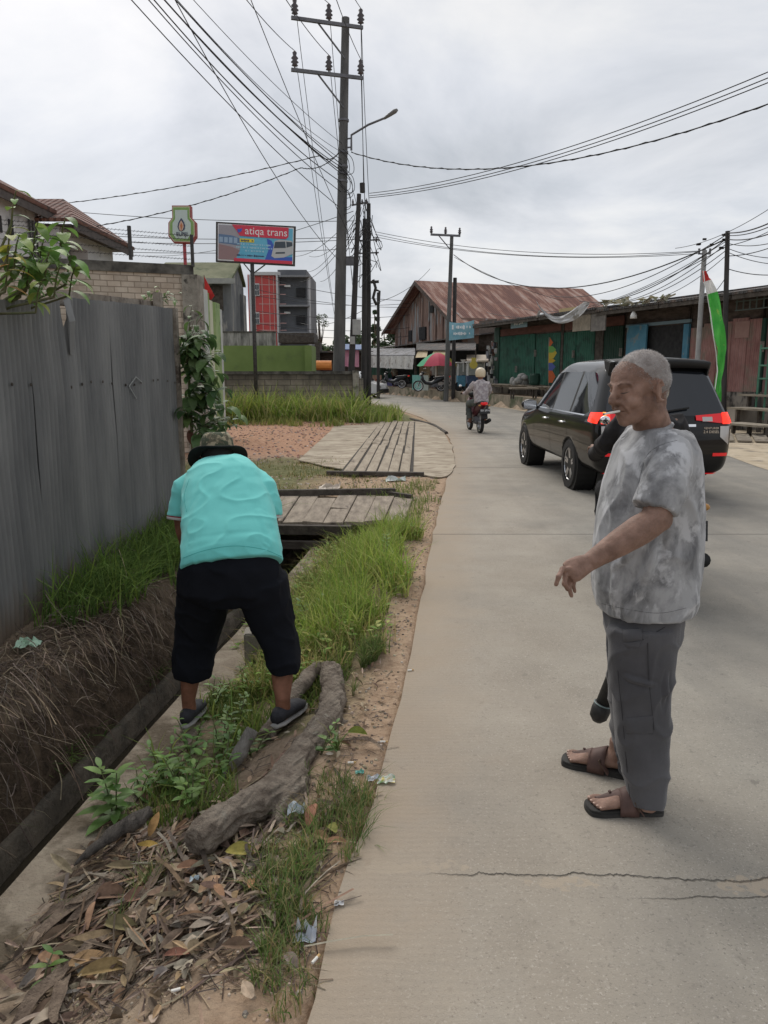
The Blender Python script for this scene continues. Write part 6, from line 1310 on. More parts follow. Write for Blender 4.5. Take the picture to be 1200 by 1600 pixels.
# colourful feather flag
t = T('feather_flag', 'small multicolour saw toothed flag in front of the green shutters', 'flag', FA(861, 1.6, .5)); Yf = FA(861, 1.6).y
bands = [((.62, .16, .05), 527, 543), ((.62, .5, .08), 543, 560), ((.2, .45, .12), 541, 551), ((.62, .42, .06), 560, 567), ((.12, .16, .42), 567, 579), ((.6, .16, .06), 579, 598)]
mb = MB(); mb.tube([P(857.5, 612, Yf), P(857, 560, Yf), P(858, 527, Yf)], .012, 6); mb.build('pole', M_wood, t, world=True)
for i, (c, y0, y1) in enumerate(bands):
 mb = MB(); xl = lambda py: 857.3 + (0 if py > 540 else (540 - py) * .18); bulge = (861, 867, 866, 865, 865, 865)[i]
 mb.slab([P(a_, b_, Yf - .012 * i) for a_, b_ in ((xl(y1), y1), (bulge - 2, y1), (bulge + 3, (y0 + y1) / 2), (bulge - 2, y0), (xl(y0), y0))], (0, .008, 0)); mb.build('cloth', mat('flag_band_%s' % ('orange', 'yellow', 'lime', 'amber', 'violet', 'scarlet')[i], c, rough=.7, transl=.25), t, world=True)
# tall green flag
t = T('feather_flag', 'tall curved green flag with red and white tip beside the red shop', 'flag', P(1125, 640, 19.0)); Yf = 19.0
L_ = [(1099, 423), (1101, 440), (1105, 460), (1110, 490), (1114, 520), (1119, 550), (1121, 580), (1117, 610), (1116, 634)]; R_ = [(1102, 424), (1113, 436), (1119, 456), (1127, 480), (1132, 510), (1133, 545), (1131, 580), (1128, 610), (1124, 636)]
def fl(i0, i1, m, nm):
 rows = []
 for i in range(i0 * 4, i1 * 4 + 1):
  f = i / 4; a = int(min(f, 7)); fr_ = f - a; l = [lerp(L_[a][k], L_[a + 1][k], fr_) for k in (0, 1)]; r = [lerp(R_[a][k], R_[a + 1][k], fr_) for k in (0, 1)]
  rows.append([P(lerp(l[0], r[0], j / 6), lerp(l[1], r[1], j / 6), Yf) + V(0, .07 * math.sin(j * 1.1 + f * 2.2) + .03 * math.sin(j * 2.3 + f), 0) for j in range(7)])
 mb = MB(); mb.grid(rows); return mb.build(nm, m, t, world=True, smooth=True)
fl(0, 1, M_red, 'red_tip'); fl(1, 2, M_fwhite, 'white_band'); fl(2, 8, mat('flag_green', (.05, .36, .06), (.1, .46, .08), scale=2, rough=.7, transl=.3, c3=(.3, .5, .1), s3=5, lo3=.6, hi3=.68), 'green_cloth')
mb = MB(); mb.tube([P(a_, b_, Yf) for a_, b_ in L_] + [P(1121, 655, Yf)], .014, 6); mb.build('pole', M_white, t, world=True)
mb = MB(); q = P(1123, 645, Yf); mb.tube([V(q.x, q.y, 0), q + V(0, 0, .25)], .03, 6); mb.build('base', mat('base_yellow', (.5, .4, .05)), t, world=True)
# rusty warehouse
def rustmat():
 m = corr('rusty_roof', (.16, .065, .045), (.26, .115, .075), None, rough=.85, wave=1.9, axis='X'); N, L, b = nodes(m); base = b.inputs['Base Color'].links[0].from_socket
 tcn = N.new('ShaderNodeTexCoord'); mp = N.new('ShaderNodeMapping'); mp.inputs['Scale'].default_value = (1.6, .28, .28); L.new(tcn.outputs['Object'], mp.inputs[0]); n = N.new('ShaderNodeTexNoise'); n.inputs['Scale'].default_value = 1.1; n.inputs['Detail'].default_value = 8; n.inputs['Roughness'].default_value = .65; L.new(mp.outputs[0], n.inputs['Vector'])
 r = N.new('ShaderNodeValToRGB'); ramp(r, [(.44, (.12, .05, .04)), (.52, (.25, .12, .085)), (.60, (.42, .29, .24)), (.7, (.5, .42, .38))]); L.new(n.outputs['Fac'], r.inputs[0])
 x = N.new('ShaderNodeMixRGB'); x.inputs[0].default_value = .75; L.new(base, x.inputs[1]); L.new(r.outputs[0], x.inputs[2]); L.new(x.outputs[0], b.inputs['Base Color']); return m
M_rust = rustmat()
wh = T('warehouse', 'large old warehouse with rusty corrugated roof behind the stalls', 'warehouse', (3, 56, 0), math.atan2(4.2, 10))
# local x along the ridge, local y along the gable (left eave at +y)
He = 5.05; Hp = 7.85; W2 = 5.4; Ln = 13.6
mb = MB();
mb.slab([(-.9, -W2 - .7, He - .55), (Ln, -W2 - .7, He - .55), (Ln, 0, Hp), (-.9, 0, Hp)], (0, 0, .08)); mb.slab([(-.9, W2 + .7, He - .55), (Ln, W2 + .7, He - .55), (Ln, 0, Hp + .003), (-.9, 0, Hp + .003)], (0, 0, .08)); mb.build('roof', M_rust, wh)
mb = MB(); mb.slab([(-.92, -W2 - .7, He - .75), (-.92, 0, Hp - .25), (-.92, 0, Hp + .06), (-.92, -W2 - .7, He - .5)], (.05, 0, 0)); mb.slab([(-.92, W2 + .7, He - .75), (-.92, 0, Hp - .25), (-.92, 0, Hp + .06), (-.92, W2 + .7, He - .5)], (.05, 0, 0)); mb.build('barge_board', M_oldw, wh)
M_gable = mat('patched_boards', (.17, .105, .085), (.33, .23, .19), scale=1.4, rough=.95, stretch=(1, 2.2, .35), c3=(.3, .3, .3), s3=.9, lo3=.52, hi3=.58, bump=.2)
mb = MB(); mb.slab([(0, -W2, 0), (0, W2, 0), (0, W2, He), (0, 0, Hp - .15), (0, -W2, He)], (.15, 0, 0)); mb.box((Ln / 2, -W2, He / 2), (Ln, .15, He)); mb.box((Ln / 2, W2, He / 2), (Ln, .15, He)); mb.box((Ln, 0, He / 2), (.15, 2 * W2, He)); mb.build('wall', M_gable, wh)
mb = MB(); rnd = random.Random(4)
for i in range(30):
 y = -W2 + .2 + i * .36; top = lerp(He, Hp, 1 - abs(y) / W2) - .4;
 if rnd.random() < .8: mb.box((-.04 - .02 * rnd.random(), y, (top + 2.5) / 2 + rnd.uniform(-.4, 0)), (.03, .3, top - 2.5 - rnd.uniform(0, .9)))
mb.build('boards', M_gable, wh)
for q_, d_ in (((-.1, .3, 4.3), (.1, 1.0, .9)), ((-.1, -1.2, 5.9), (.1, .5, .5)), ((-.1, 2.4, 4.2), (.1, .5, .8))): MB().box(q_, d_).build('opening', M_shade, wh)
# ------------------------------------------------------------------ poles
M_pole = mat('pole_concrete', (.085, .085, .083), (.15, .148, .142), scale=2, rough=.9, stretch=(2, 2, .5), c3=(.2, .195, .185), s3=1, lo3=.6, hi3=.75)
M_poled = mat('pole_dark', (.03, .028, .028), (.06, .055, .052), scale=3, rough=.85, stretch=(2, 2, .5))
M_ins = mat('insulator_brown', (.05, .04, .045), (.08, .06, .06), rough=.35, spec=.6); M_steel = mat('galvanised_steel', (.12, .12, .13), (.18, .18, .19), rough=.6, metal=.4)
def insulator(t, q, s_=1.0, name='insulator'):
 mb = MB(); mb.lathe(q, [(.02 * s_, -.08 * s_), (.025 * s_, 0), (.1 * s_, .03 * s_), (.06 * s_, .08 * s_), (.12 * s_, .12 * s_), (.06 * s_, .18 * s_), (.11 * s_, .23 * s_), (.05 * s_, .3 * s_), (.07 * s_, .38 * s_), (.03 * s_, .43 * s_), (0, .44 * s_)], 12); return mb.build(name, M_ins, t, world=True, smooth=True)
Ym = 26.8; tp = P(540, 28, Ym); bt = P(528, 640, Ym); bt.z = 0
mp_ = T('utility_pole', 'tall main utility pole with two crossarms and a street lamp', 'utility pole', bt)
def mpt(z): return bt.lerp(tp, z / tp.z)
mb = MB(); mb.tube([mpt(z) for z in (0, 3, 6, 9, tp.z)], [.22, .2, .175, .15, .125], 20); mb.build('pole', M_pole, mp_, world=True, smooth=False, auto=.8)
mb = MB()
for py in (190, 240, 262, 273, 285): z = P(536, py, Ym).z; mb.tube([mpt(z), mpt(z + .07)], .175, 16)
mb.build('band', M_steel, mp_, world=True)
TOPS = []
for row, (py, pyr, dz) in enumerate(((27, 44, 0), (106, 125, 0))):
 a = P(455, py, Ym - .95); b = P(567, pyr, Ym - .25); zmid = (a.z + b.z) / 2; a.z = b.z = zmid
 mb = MB(); mb.bar(a, b, .09, .1); c_ = a.lerp(b, .35); mb.bar(c_, mpt(zmid - .85) + V(0, -.15, 0), .04); mb.build('crossarm', M_steel, mp_, world=True)
 for f in (.05, .52, .97): q = a.lerp(b, f) + V(0, 0, .1); insulator(mp_, q, 1.05); TOPS.append(q + V(0, 0, .46))
la = P(549, 235, Ym - .1); lb = P(549, 211, Ym - .1); lc = P(602, 184, Ym - .6); le_ = P(621, 171, Ym - .75); mb = MB(); mb.tube([la, lb, lb.lerp(lc, .5) + V(0, 0, .05), lc], .035, 8); mb.bar(la + V(0, 0, .1), mpt(la.z + .1), .04); mb.bar(lb - V(0, 0, .1), mpt(lb.z - .1), .04); mb.build('lamp_arm', M_steel, mp_, world=True)
mb = MB(); mb.tube([lc - (le_ - lc) * .1, lc.lerp(le_, .3), lc.lerp(le_, .8), le_], [(.04, .04), (.05, .09), (.06, .12), (.03, .07)], 10); mb.build('lamp_head', mat('lamp_grey', (.2, .2, .2), rough=.5), mp_, world=True, smooth=True)
mb = MB(); q = mpt(P(533, 425, Ym).z); mb.box(q + V(.32, -.05, .35), (.26, .02, .3)); mb.build('tag', M_steel, mp_, world=True)
def plainpole(px0, py0, px1, py1, Y, r0, r1, m, lab, name='utility_pole', base0=True):
 a = P(px0, py0, Y); b = P(px1, py1, Y); d = (b - a) / (b.z - a.z); a0 = a - d * a.z if base0 else a; t = T(name, lab, 'utility pole', a0); mb = MB(); mb.tube([a0, a0.lerp(b, .5), b], [r0, (r0 + r1) / 2, r1], 12); mb.build('pole', m, t, world=True, smooth=False, auto=.8); return t, a0, b
pA, a0, bA = plainpole(547, 625, 561, 303, 26, .12, .07, M_poled, 'dark thin utility pole leaning left in front of the block wall')
mb = MB(); q = a0.lerp(bA, .42); mb.box(q + V(.12, -.1, 0), (.28, .05, .5)); mb.box(a0.lerp(bA, .36) + V(0, -.13, 0), (.16, .06, .25)); mb.build('notice_sheet', mat('paper_grey', (.3, .3, .3), (.4, .4, .38)), pA, world=True)
mb = MB(); q = bA - V(0, 0, .35); mb.bar(q - V(.25, 0, 0), q + V(.3, 0, .1), .05); mb.build('crossarm', M_steel, pA, world=True); [insulator(pA, q + V(x, -.04, .03), .35) for x in (-.2, .1, .25)]
pB, a0, bB = plainpole(568, 640, 570, 342, 27.5, .1, .075, M_poled, 'dark utility pole at the road corner, left one of the close pair')
pC, a0, bC = plainpole(576, 642, 576, 318, 28, .1, .07, M_poled, 'dark utility pole at the road corner, right one of the close pair')
mb = MB()
for py in (376, 396): q = P(576, py, 27.8); mb.bar(q - V(.35, 0, 0), q + V(.36, 0, .03), .045)
mb.build('crossarm', M_steel, pC, world=True)
for py in (376, 396): insulator(pC, P(588, py, 27.8) - V(0, 0, .05), .4)
mb = MB(); mb.tube([P(583, 437, 27.8), P(587, 450, 27.8), P(583, 465, 27.8), P(588, 476, 27.8)], .05, 8); mb.tube([P(578, 441, 27.8), P(592, 440, 27.8)], .05, 8); mb.build('cable_joint', M_poled, pC, world=True, smooth=True)
pD, a0, bD = plainpole(591, 600, 591, 457, 45, .1, .08, M_poled, 'short far utility pole with a bent bracket right of the close pair')
mb = MB(); mb.tube([P(586, 476, 45), P(592, 474, 45), P(593, 455, 45), P(587, 453, 45)], .07, 8); mb.build('bracket', M_poled, pD, world=True)
pE, a0, bE = plainpole(699, 560, 706, 367, 41, .14, .09, M_pole, 'utility pole with single crossarm in front of the rusty roof')
mb = MB(); a = P(673, 366, 40.6); b = P(719, 369, 41); a.z = b.z = (a.z + b.z) / 2; mb.bar(a, b, .09, .1); mb.bar(a.lerp(b, .25), bE - V(0, 0, .8), .04); mb.build('crossarm', M_steel, pE, world=True); ETOP = []
for f in (.02, .5, .98): q = a.lerp(b, f) + V(0, 0, .06); insulator(pE, q, .8); ETOP.append(q + V(0, 0, .35))
mb = MB(); q0 = P(711, 434, 41.2); mb.tube([V(q0.x, 41.2, 0), q0], .1, 10); mb.build('stub', M_poled, pE, world=True)
pF, a0, bF = plainpole(1132, 560, 1137, 361, 21.8, .085, .06, M_poled, 'dark utility pole rising behind the tall green flag')
pG, a0, bG = plainpole(1094, 500, 1101, 391, 23.2, .08, .07, mat('pale_pole', (.3, .3, .3), (.38, .38, .37)), 'pale grey pole standing left of the dark pole at the right')
mb = MB(); q = bG - V(0, 0, .1); mb.bar(q - V(.18, 0, 0), q + V(.18, 0, 0), .04); [mb.box(q + V(x, 0, .08), (.05, .05, .14)) for x in (-.16, .0, .16)]; mb.build('crossarm', M_steel, pG, world=True)
plainpole(1177, 520, 1177, 470, 26, .03, .03, M_poled, 'thin dark stake above the roof at the right edge', 'stake')
# ------------------------------------------------------------------ wires
def cable(pts, lab, r=.014, sag=0.0, group=None, n=28, twist=False, m=None):
 """pts: (px, py, Y) or Vector; hangs between consecutive points"""
 q = [p if isinstance(p, Vector) else P(*p) for p in pts]; out = []
 for i, (a, b) in enumerate(zip(q, q[1:])):
  for k in range(n): f = k / n; p = a.lerp(b, f); p.z -= sag * 4 * f * (1 - f); out.append(p)
 out.append(q[-1]); mb = MB(); mb.tube(out, r, 5)
 if twist:
  tw = [p + V(0, math.sin(i * 2.1) * r * 1.6, math.cos(i * 2.1) * r * 1.6) for i, p in enumerate(out)]; mb.tube(tw, r * .7, 4)
 mb.mi = 0; return thing(mb, 'cable', m or M_wire, lab, 'cable', group=group, smooth=True)
def ext(px0, py0, px1, py1, py): return px0 + (px1 - px0) * (py - py0) / (py1 - py0)
# bundle from above the camera to the main pole
for k, (x0, x1, y1, r) in enumerate([(235, 522, 322, .012), (266, 527, 300, .012), (279, 528, 285, .014), (284, 528, 272, .014), (289, 529, 268, .017), (294, 529, 262, .014), (299, 529, 258, .014), (304, 528, 250, .010), (312, 528, 238, .008), (325, 528, 224, .008)]):
 yo = -260; a = P(ext(x0, 0, x1, y1, yo) - 25 + k * 1.5, yo, 13.5); sg_ = .32 + .1 * (k % 3)
 cable([a, P(x1 + 6, y1, Ym - .1)], ORD[k] + ' cable from the left in the thick bundle rising to the main pole', r, sg_, 'cable bundle from the upper left to the main pole')
cable([P(190, -160, 12), P(528, 405, Ym)], 'thin black wire crossing the bundle steeply down to the middle of the main pole', .009, .5)
cable([P(330, -160, 14), P(556, 390, 26)], 'thin black wire crossing behind the main pole top to the leaning dark pole', .009, .2)
# conductors
SD = ['power line on the %s insulator of the %s crossarm' % (a, b) for b in ('upper', 'lower') for a in ('left', 'middle', 'right')]
for k, (q, dx_) in enumerate(zip(TOPS, (-150, -110, -70, -130, -110, -60))):
 pxq, pyq = [(458, 5), (513, 15), (564, 22), (459, 87), (512, 95), (562, 100)][k]
 cable([P(pxq + dx_ * 1.6, -250 if k < 3 else -190, 14 if k < 3 else 15), q], SD[k] + ' coming from above the viewer', .011, .25, 'power lines from above to the main pole')
for k, (q, e) in enumerate(zip(TOPS, [(520, 470, 44), (553, 470, 45), (577, 322, 28), (524, 500, 44), (556, 480, 45), (571, 345, 27.5)])):
 cable([q, P(*e)], SD[k] + ' running down to the far poles', .011, .3, 'power lines from the main pole to the far poles')
cable([TOPS[2], P(568, 285, 27.6), P(572, 330, 27.8)], 'power line with a dark splice sleeve right of the main pole', .012, .05)
mb = MB(); mb.tube([P(566, 286, 27.6), P(566.5, 301, 27.6)], .09, 8); thing(mb, 'splice_sleeve', M_poled, 'dark splice sleeve hanging on the line right of the main pole', 'sleeve')
# to the right: three lines and a twisted one
for k, (y0, y1) in enumerate(((302, 106), (306, 116), (309, 124))):
 cable([P(577, y0, 26.5), P(1290, y1 - 32, 15)], ('uppermost', 'middle', 'lowest')[k] + ' of three black wires rising from the pole pair to the upper right', .011, .42, 'three wires rising to the upper right')
cable([P(549, 238, 26.7), P(1290, 128, 15)], 'twisted black service cable from the main pole to the upper right', .014, .95, None, 60, True)
# right side lines
for k, (y0, y1, s_) in enumerate(((362, 392, .35), (366, 393, .4), (370, 396, .35))): cable([P(586, y0, 28), P(1093, y1, 23.3)], ('uppermost', 'middle', 'lowest')[k] + ' thin wire sagging from the pole pair to the pale grey pole', .009, s_, 'wires from the pole pair to the pale grey pole')
cable([P(709, 398, 41), P(1137, 372, 21.8)], 'thick cable drooping from the crossarm pole to the dark pole at the right', .02, 1.5)
cable([P(710, 402, 41), P(880, 470, 38)], 'thin stay wire from the crossarm pole down to the rusty roof', .012, .2)
for k, (x0, y0, Y0, y1, s_, r) in enumerate([(860, 462, 36, 366, .6, .014), (905, 470, 34, 372, .6, .016), (930, 474, 33, 380, .5, .012), (760, 488, 38, 384, .9, .012), (960, 473, 31, 390, .35, .012), (800, 478, 38, 376, .9, .010), (1000, 470, 29, 398, .3, .01)]):
 cable([P(x0, y0, Y0), P(1136, y1, 21.8)], ORD[k] + ' of seven black cables rising from the shop roofs to the dark right pole', r, s_, 'cables from the shop roofs to the dark right pole')
for k, (y0, x1, y1, r) in enumerate([(364, 1290, 292, .017), (368, 1290, 300, .012), (374, 1290, 318, .014), (380, 1290, 345, .01), (388, 1290, 392, .01), (394, 1290, 405, .01), (420, 1290, 412, .012), (400, 1290, 340, .012), (384, 1290, 300, .01)]):
 cable([P(1137, y0, 21.8), P(x1, y1, 15 if k < 4 else 20)], ORD[k] + ' of nine black cables leaving the dark pole towards the right edge', r, .22, 'cables from the dark right pole to the right edge')
cable([P(1055, 388, 23), P(1290, 262, 16)], 'thin black wire climbing alone to the right edge above the dark pole', .008, .3)
cable([P(1100, 470, 21.6), P(1136, 430, 21.8)], 'short slack wire from the roof edge to the dark right pole', .01, .1)
mb = MB()
for i in range(9):
 q = P(random.uniform(1090, 1140), random.uniform(366, 398), 21.9); mb.box(q, (.09, .06, .05));
thing(mb, 'cable_clamps', M_poled, 'cluster of small black clamps where wires meet the dark right pole', 'clamps')
# left service drops
cable([P(60, 322, 30), P(500, 243, 26.8), P(531, 236, 26.8)], 'twisted cable from the white house to the main pole, upper of two', .013, .18, None, 40, True)
cable([P(140, 355, 24), P(470, 262, 26.5), P(531, 238, 26.8)], 'twisted cable from the white house roof to the main pole, lower of two', .013, .2, None, 40, True)
for k, (y0, y1) in enumerate(((322, 345), (360, 370), (372, 374), (388, 388))): cable([P(-40, y0 - 8, 60), P(560, y1, 55)], ORD[k] + ' thin distant wire from above, crossing behind the signs at the left', .022, .5, 'distant wires behind the signs')
for k, (x0, y0) in enumerate(((230, 400), (455, 400), (480, 425), (483, 400), (470, 440), (500, 440))): cable([P(x0, y0, 45), P(552 + k, 330 + k * 6, 26.2)], ('highest', 'second', 'third', 'fourth', 'fifth', 'lowest')[k] + ' drop wire from the leaning dark pole to the left houses', .011, .4, 'drop wires to the left houses')
for k, (y0, y1) in enumerate(((430, 470), (452, 480), (462, 474), (486, 492), (505, 512), (515, 525))): cable([P(400, y0, 52), P(640, y1, 58)], ORD[k] + ' thin distant wire from above, low between the houses and the warehouse', .018, .35, 'distant low wires')
cable([P(576, 480, 28), P(470, 505, 40)], 'thin slack wire from the pole pair towards the grey building', .011, .3); cable([P(577, 475, 28), P(672, 420, 41)], 'thin wire from the pole pair to the crossarm pole', .011, .3)
# slack loops on the poles
t = T('cable_loops', 'tangle of slack black cable loops around the poles at the corner', 'cable loops', P(572, 380, 27)); mb = MB(); rnd = random.Random(11)
for i in range(26):
 a = P(rnd.uniform(552, 578), rnd.uniform(300, 400), rnd.uniform(26.2, 27.7)); b = P(rnd.uniform(556, 592), rnd.uniform(330, 420), rnd.uniform(26.5, 28)); c_ = (a + b) / 2 + V(rnd.uniform(-.5, .5), 0, -rnd.uniform(.3, 1.2)); mb.tube(catmull([a, a.lerp(c_, .5) + V(rnd.uniform(-.1, .1), 0, -.15), c_, b], 5), .011, 4)
for i in range(8):
 q = P(531 + rnd.uniform(-3, 6), rnd.uniform(230, 300), Ym - .2); mb.tube(catmull([q, q + V(.3, 0, -.3), q + V(.35, 0, -.7), q + V(.15, 0, -.8)], 5), .01, 4)
mb.build('loops', M_wire, t, world=True)
# ------------------------------------------------------------------ black people carrier
M_paint = mat('black_car_paint', (.004, .004, .0045), rough=.35, coat=.65, spec=.12); M_cglass = mat('tinted_glass', (.012, .014, .018), rough=.04, spec=.7)
M_trim = mat('black_trim', (.012, .012, .012), rough=.6); M_tyre = mat('tyre_rubber', (.014, .014, .014), (.03, .028, .026), scale=8, rough=.9); M_rim = mat('alloy_rim', (.55, .55, .56), rough=.28, metal=.85); M_chrome = mat('chrome', (.75, .75, .76), rough=.12, metal=1)
M_tail = mat('tail_red', (.42, .012, .015), rough=.12, spec=.6, emit=(.8, .01, .015), estr=.22); M_taillit = mat('tail_lit', (.8, .05, .02), rough=.15, emit=(1, .03, .015), estr=.75); M_clear = mat('clear_lens', (.5, .48, .46), rough=.12, metal=.3); M_amber = mat('amber_lit', (.9, .3, .05), rough=.2, emit=(1, .3, .03), estr=1.0)
def wheel(parent, c, r, w, side, spokes=5, name='wheel'):
 """axle along local x; side = +1 / -1 where the face points"""
 mb = MB(); c = Vector(c); mb.lathe(c, [(r * .66, -w / 2), (r * .93, -w / 2), (r, -w * .36), (r * 1.0, 0), (r, w * .36), (r * .93, w / 2), (r * .66, w / 2)], 40, 'X', False)
 wh_ = mb.build(name, M_tyre, parent, smooth=False, auto=.6)
 mb = MB(); mb.lathe(c + V(side * w * .30, 0, 0), [(0, 0.0), (r * .16, side * .015), (r * .17, 0)] if side > 0 else [(0, 0), (r * .16, -.015), (r * .17, 0)], 16, 'X')
 x = side * w * .38
 for k in range(spokes):
  a = 2 * PI * k / spokes + .3
  for da in (-.13, .13):
   d = V(0, math.cos(a + da), math.sin(a + da)); d0 = V(0, math.cos(a + da * 1.6), math.sin(a + da * 1.6)); mb.bar(c + V(x * .85, 0, 0) + d0 * r * .14, c + V(x, 0, 0) + d * r * .64, .03, .03, up=(1, 0, 0))
 mb.tube([c + V(x * 1.05, math.cos(t) * r * .655, math.sin(t) * r * .655) for t in [2 * PI * i / 32 for i in range(33)]], .012, 6, caps=False); mb.lathe(c, [(r * .67, -w * .3), (r * .67, w * .3)], 24, 'X', False)
 mb.build('rim', M_rim, wh_); mb = MB(); mb.lathe(c + V(side * w * .1, 0, 0), [(r * .5, -.01), (r * .5, .01)], 24, 'X'); mb.build('brake_disc', M_trim, wh_)
 return wh_
def make_car(root):
 Zs = [.27, .44, .74, .985, 1.05, 1.59, 1.685, 1.725, 1.765, 1.78]
 def st(ys, hw, zs=None): return [(y, w, z) for y, w, z in zip(ys, hw, zs or Zs)]
 W = [.80, .885, .915, .905, .875, .70, .635, .57, .31, 0]
 S = []
 S.append(st([-.96, -1.06, -1.06, -1.04, -1.0, -.72, -.66, -.66, -.69, -.70], [.70, .76, .79, .80, .77, .60, .54, .49, .27, 0]))
 S.append(st([-.90, -.97, -.97, -.95, -.91, -.66, -.61, -.61, -.63, -.63], [.78, .86, .885, .875, .84, .665, .60, .54, .30, 0]))
 S.append(st([-.74, -.78, -.80, -.80, -.78, -.57, -.52, -.52, -.52, -.52], [w * .975 for w in W]))
 for y in (-.40,): S.append(st([y] * 5 + [-.28] * 5, W))
 S.append(st([.06] * 5 + [.06] * 5, W)); S.append(st([.14] * 5 + [.14] * 5, W))
 S.append(st([.6] * 10, W)); S.append(st([.98] * 10, W)); S.append(st([1.05] * 10, W))
 W3 = [w * k for w, k in zip(W, [1, 1, 1, 1, 1, .985, .98, .98, .98, 1])]
 S.append(st([1.75] * 5 + [1.42, 1.36, 1.36, 1.38, 1.38], W3, [.27, .44, .74, .985, 1.045, 1.56, 1.645, 1.685, 1.72, 1.735]))
 S.append(st([2.15, 2.15, 2.15, 2.12, 2.08, 1.52, 1.44, 1.46, 1.5, 1.52], [.8, .885, .91, .89, .86, .69, .62, .56, .3, 0], [.27, .44, .74, .975, 1.03, 1.5, 1.6, 1.645, 1.68, 1.69]))
 S.append(st([2.35, 2.35, 2.35, 2.33, 2.33, 2.4, 2.42, 2.46, 2.53, 2.56], [.8, .885, .905, .88, .84, .74, .68, .6, .33, 0], [.27, .44, .74, .95, 1.0, 1.055, 1.07, 1.08, 1.10, 1.105]))
 S.append(st([2.95] * 5 + [2.95, 2.95, 2.96, 2.98, 2.98], [.8, .88, .89, .85, .8, .72, .66, .58, .3, 0], [.27, .44, .72, .9, .95, .99, 1.005, 1.015, 1.03, 1.035]))
 S.append(st([3.35, 3.4, 3.4, 3.38, 3.36, 3.36, 3.36, 3.36, 3.38, 3.38], [.74, .82, .83, .8, .74, .66, .6, .54, .28, 0], [.27, .42, .65, .82, .86, .89, .905, .915, .93, .935]))
 S.append(st([3.5, 3.6, 3.6, 3.55, 3.52, 3.5, 3.5, 3.5, 3.52, 3.52], [.62, .68, .68, .66, .62, .56, .52, .47, .25, 0], [.28, .4, .6, .74, .78, .81, .83, .84, .85, .855]))
 nl = 10; bm = bmesh.new(); full = []
 def ring(s):
  r = [bm.verts.new((w, y, z)) for (y, w, z) in s]; l = [bm.verts.new((-w, y, z)) for (y, w, z) in s[:-1]]; return r + l[::-1]     # right a..i, then left h..a
 rings = [ring(s) for s in S]; n = len(rings[0])
 def winmat(k, j):
  lv = j if j < nl - 1 else n - 2 - j
  if lv == 4 and k in (2, 3, 5, 6, 8): return 1
  if lv == 4 and k in (4, 7): return 2
  if k == 10 and lv >= 5: return 1
  if k == 9 and lv == 4: return 1
  return 0
 for k in range(len(rings) - 1):
  for j in range(n - 1):
   f = bm.faces.new((rings[k][j], rings[k][j + 1], rings[k + 1][j + 1], rings[k + 1][j])); f.material_index = winmat(k, j)
  bm.faces.new((rings[k][0], rings[k + 1][0], rings[k + 1][-1], rings[k][-1]))
 cm = [1, .9, .48, 0, -.48, -.9, -1]
 for kk, sgn in ((0, -1), (len(S) - 1, 1)):
  s = S[kk]; R_ = rings[kk]; rows = []
  for j in range(6):
   y, w, z = s[j]; row = []
   for ci, c in enumerate(cm):
    if ci == 0: row.append(R_[j])
    elif ci == 6: row.append(R_[n - 1 - j])
    else: row.append(bm.verts.new((w * c, y + sgn * .05 * (1 - c * c), z + (.012 if j >= 4 else 0) * (1 - c * c))))
   rows.append(row)
  rows.append([R_[6], R_[7], R_[8], R_[9], R_[10], R_[11], R_[12]])
  for j in range(6):
   for c in range(6):
    f = bm.faces.new((rows[j][c], rows[j][c + 1], rows[j + 1][c + 1], rows[j + 1][c]))
    if kk == 0 and j == 4: f.material_index = 1
    if kk == 0 and j == 0: f.material_index = 0
  bm.faces.new([rows[0][c] for c in range(7)])
 bmesh.ops.recalc_face_normals(bm, faces=bm.faces)
 cl = bm.edges.layers.float.new('crease_edge')
 for e in bm.edges:
  zs = [round(v.co.z, 3) for v in e.verts]
  if len({f.material_index for f in e.link_faces}) == 2: e[cl] = 1.0
 me = bpy.data.meshes.new('body'); bm.to_mesh(me); bm.free()
 for m in (M_paint, M_cglass, M_trim): me.materials.append(m)
 o = bpy.data.objects.new('body', me); COL.objects.link(o); evalmesh(o, [('SUBSURF', dict(levels=3, render_levels=3))])
 cutm = MB()
 for y in (0, 2.75):
  for s_ in (-1, 1): cutm.lathe((s_ * .82, y, .33), [(.39, -.26), (.39, .26)], 40, 'X')
 cut = cutm.build('cut', M_trim); evalmesh(o, [('BOOLEAN', dict(object=cut, operation='DIFFERENCE', solver='EXACT'))]); bpy.data.objects.remove(cut)
 me = o.data
 bvh = BVHTree.FromPolygons([v.co.copy() for v in me.vertices], [tuple(p.vertices) for p in me.polygons])
 gm = me.copy(); gm.name = 'window'
 for mesh_, keep in ((me, 0), (gm, 1)):
  b = bmesh.new(); b.from_mesh(mesh_)
  bmesh.ops.delete(b, geom=[f for f in b.faces if (f.material_index == 1) != (keep == 1)], context='FACES'); b.to_mesh(mesh_); b.free()
  mesh_.polygons.foreach_set('use_smooth', [True] * len(mesh_.polygons))
 o.parent = root
 g = bpy.data.objects.new('window', gm); COL.objects.link(g); g.parent = root
 mb = MB(); mb.box((0, 1.3, .5), (1.3, 4.3, .42)); mb.box((0, -.2, .42), (1.2, 1.3, .2)); mb.build('underbody', M_trim, root)
 def hit(p, d):
  r = bvh.ray_cast(Vector(p), Vector(d)); return (r[0], r[1]) if r[0] is not None else (None, None)
 def rear(x, z, o_=.004):
  p, nn = hit((x, -3, z), (0, 1, 0)); return p + nn * o_ if p is not None else V(x, -1, z)
 def side(y, z, s_, o_=.004):
  p, nn = hit((s_ * 3, y, z), (-s_, 0, 0));
  if p is None: return V(s_ * .85, y, z)
  return p + (nn if nn.x * s_ > 0 else -nn) * o_
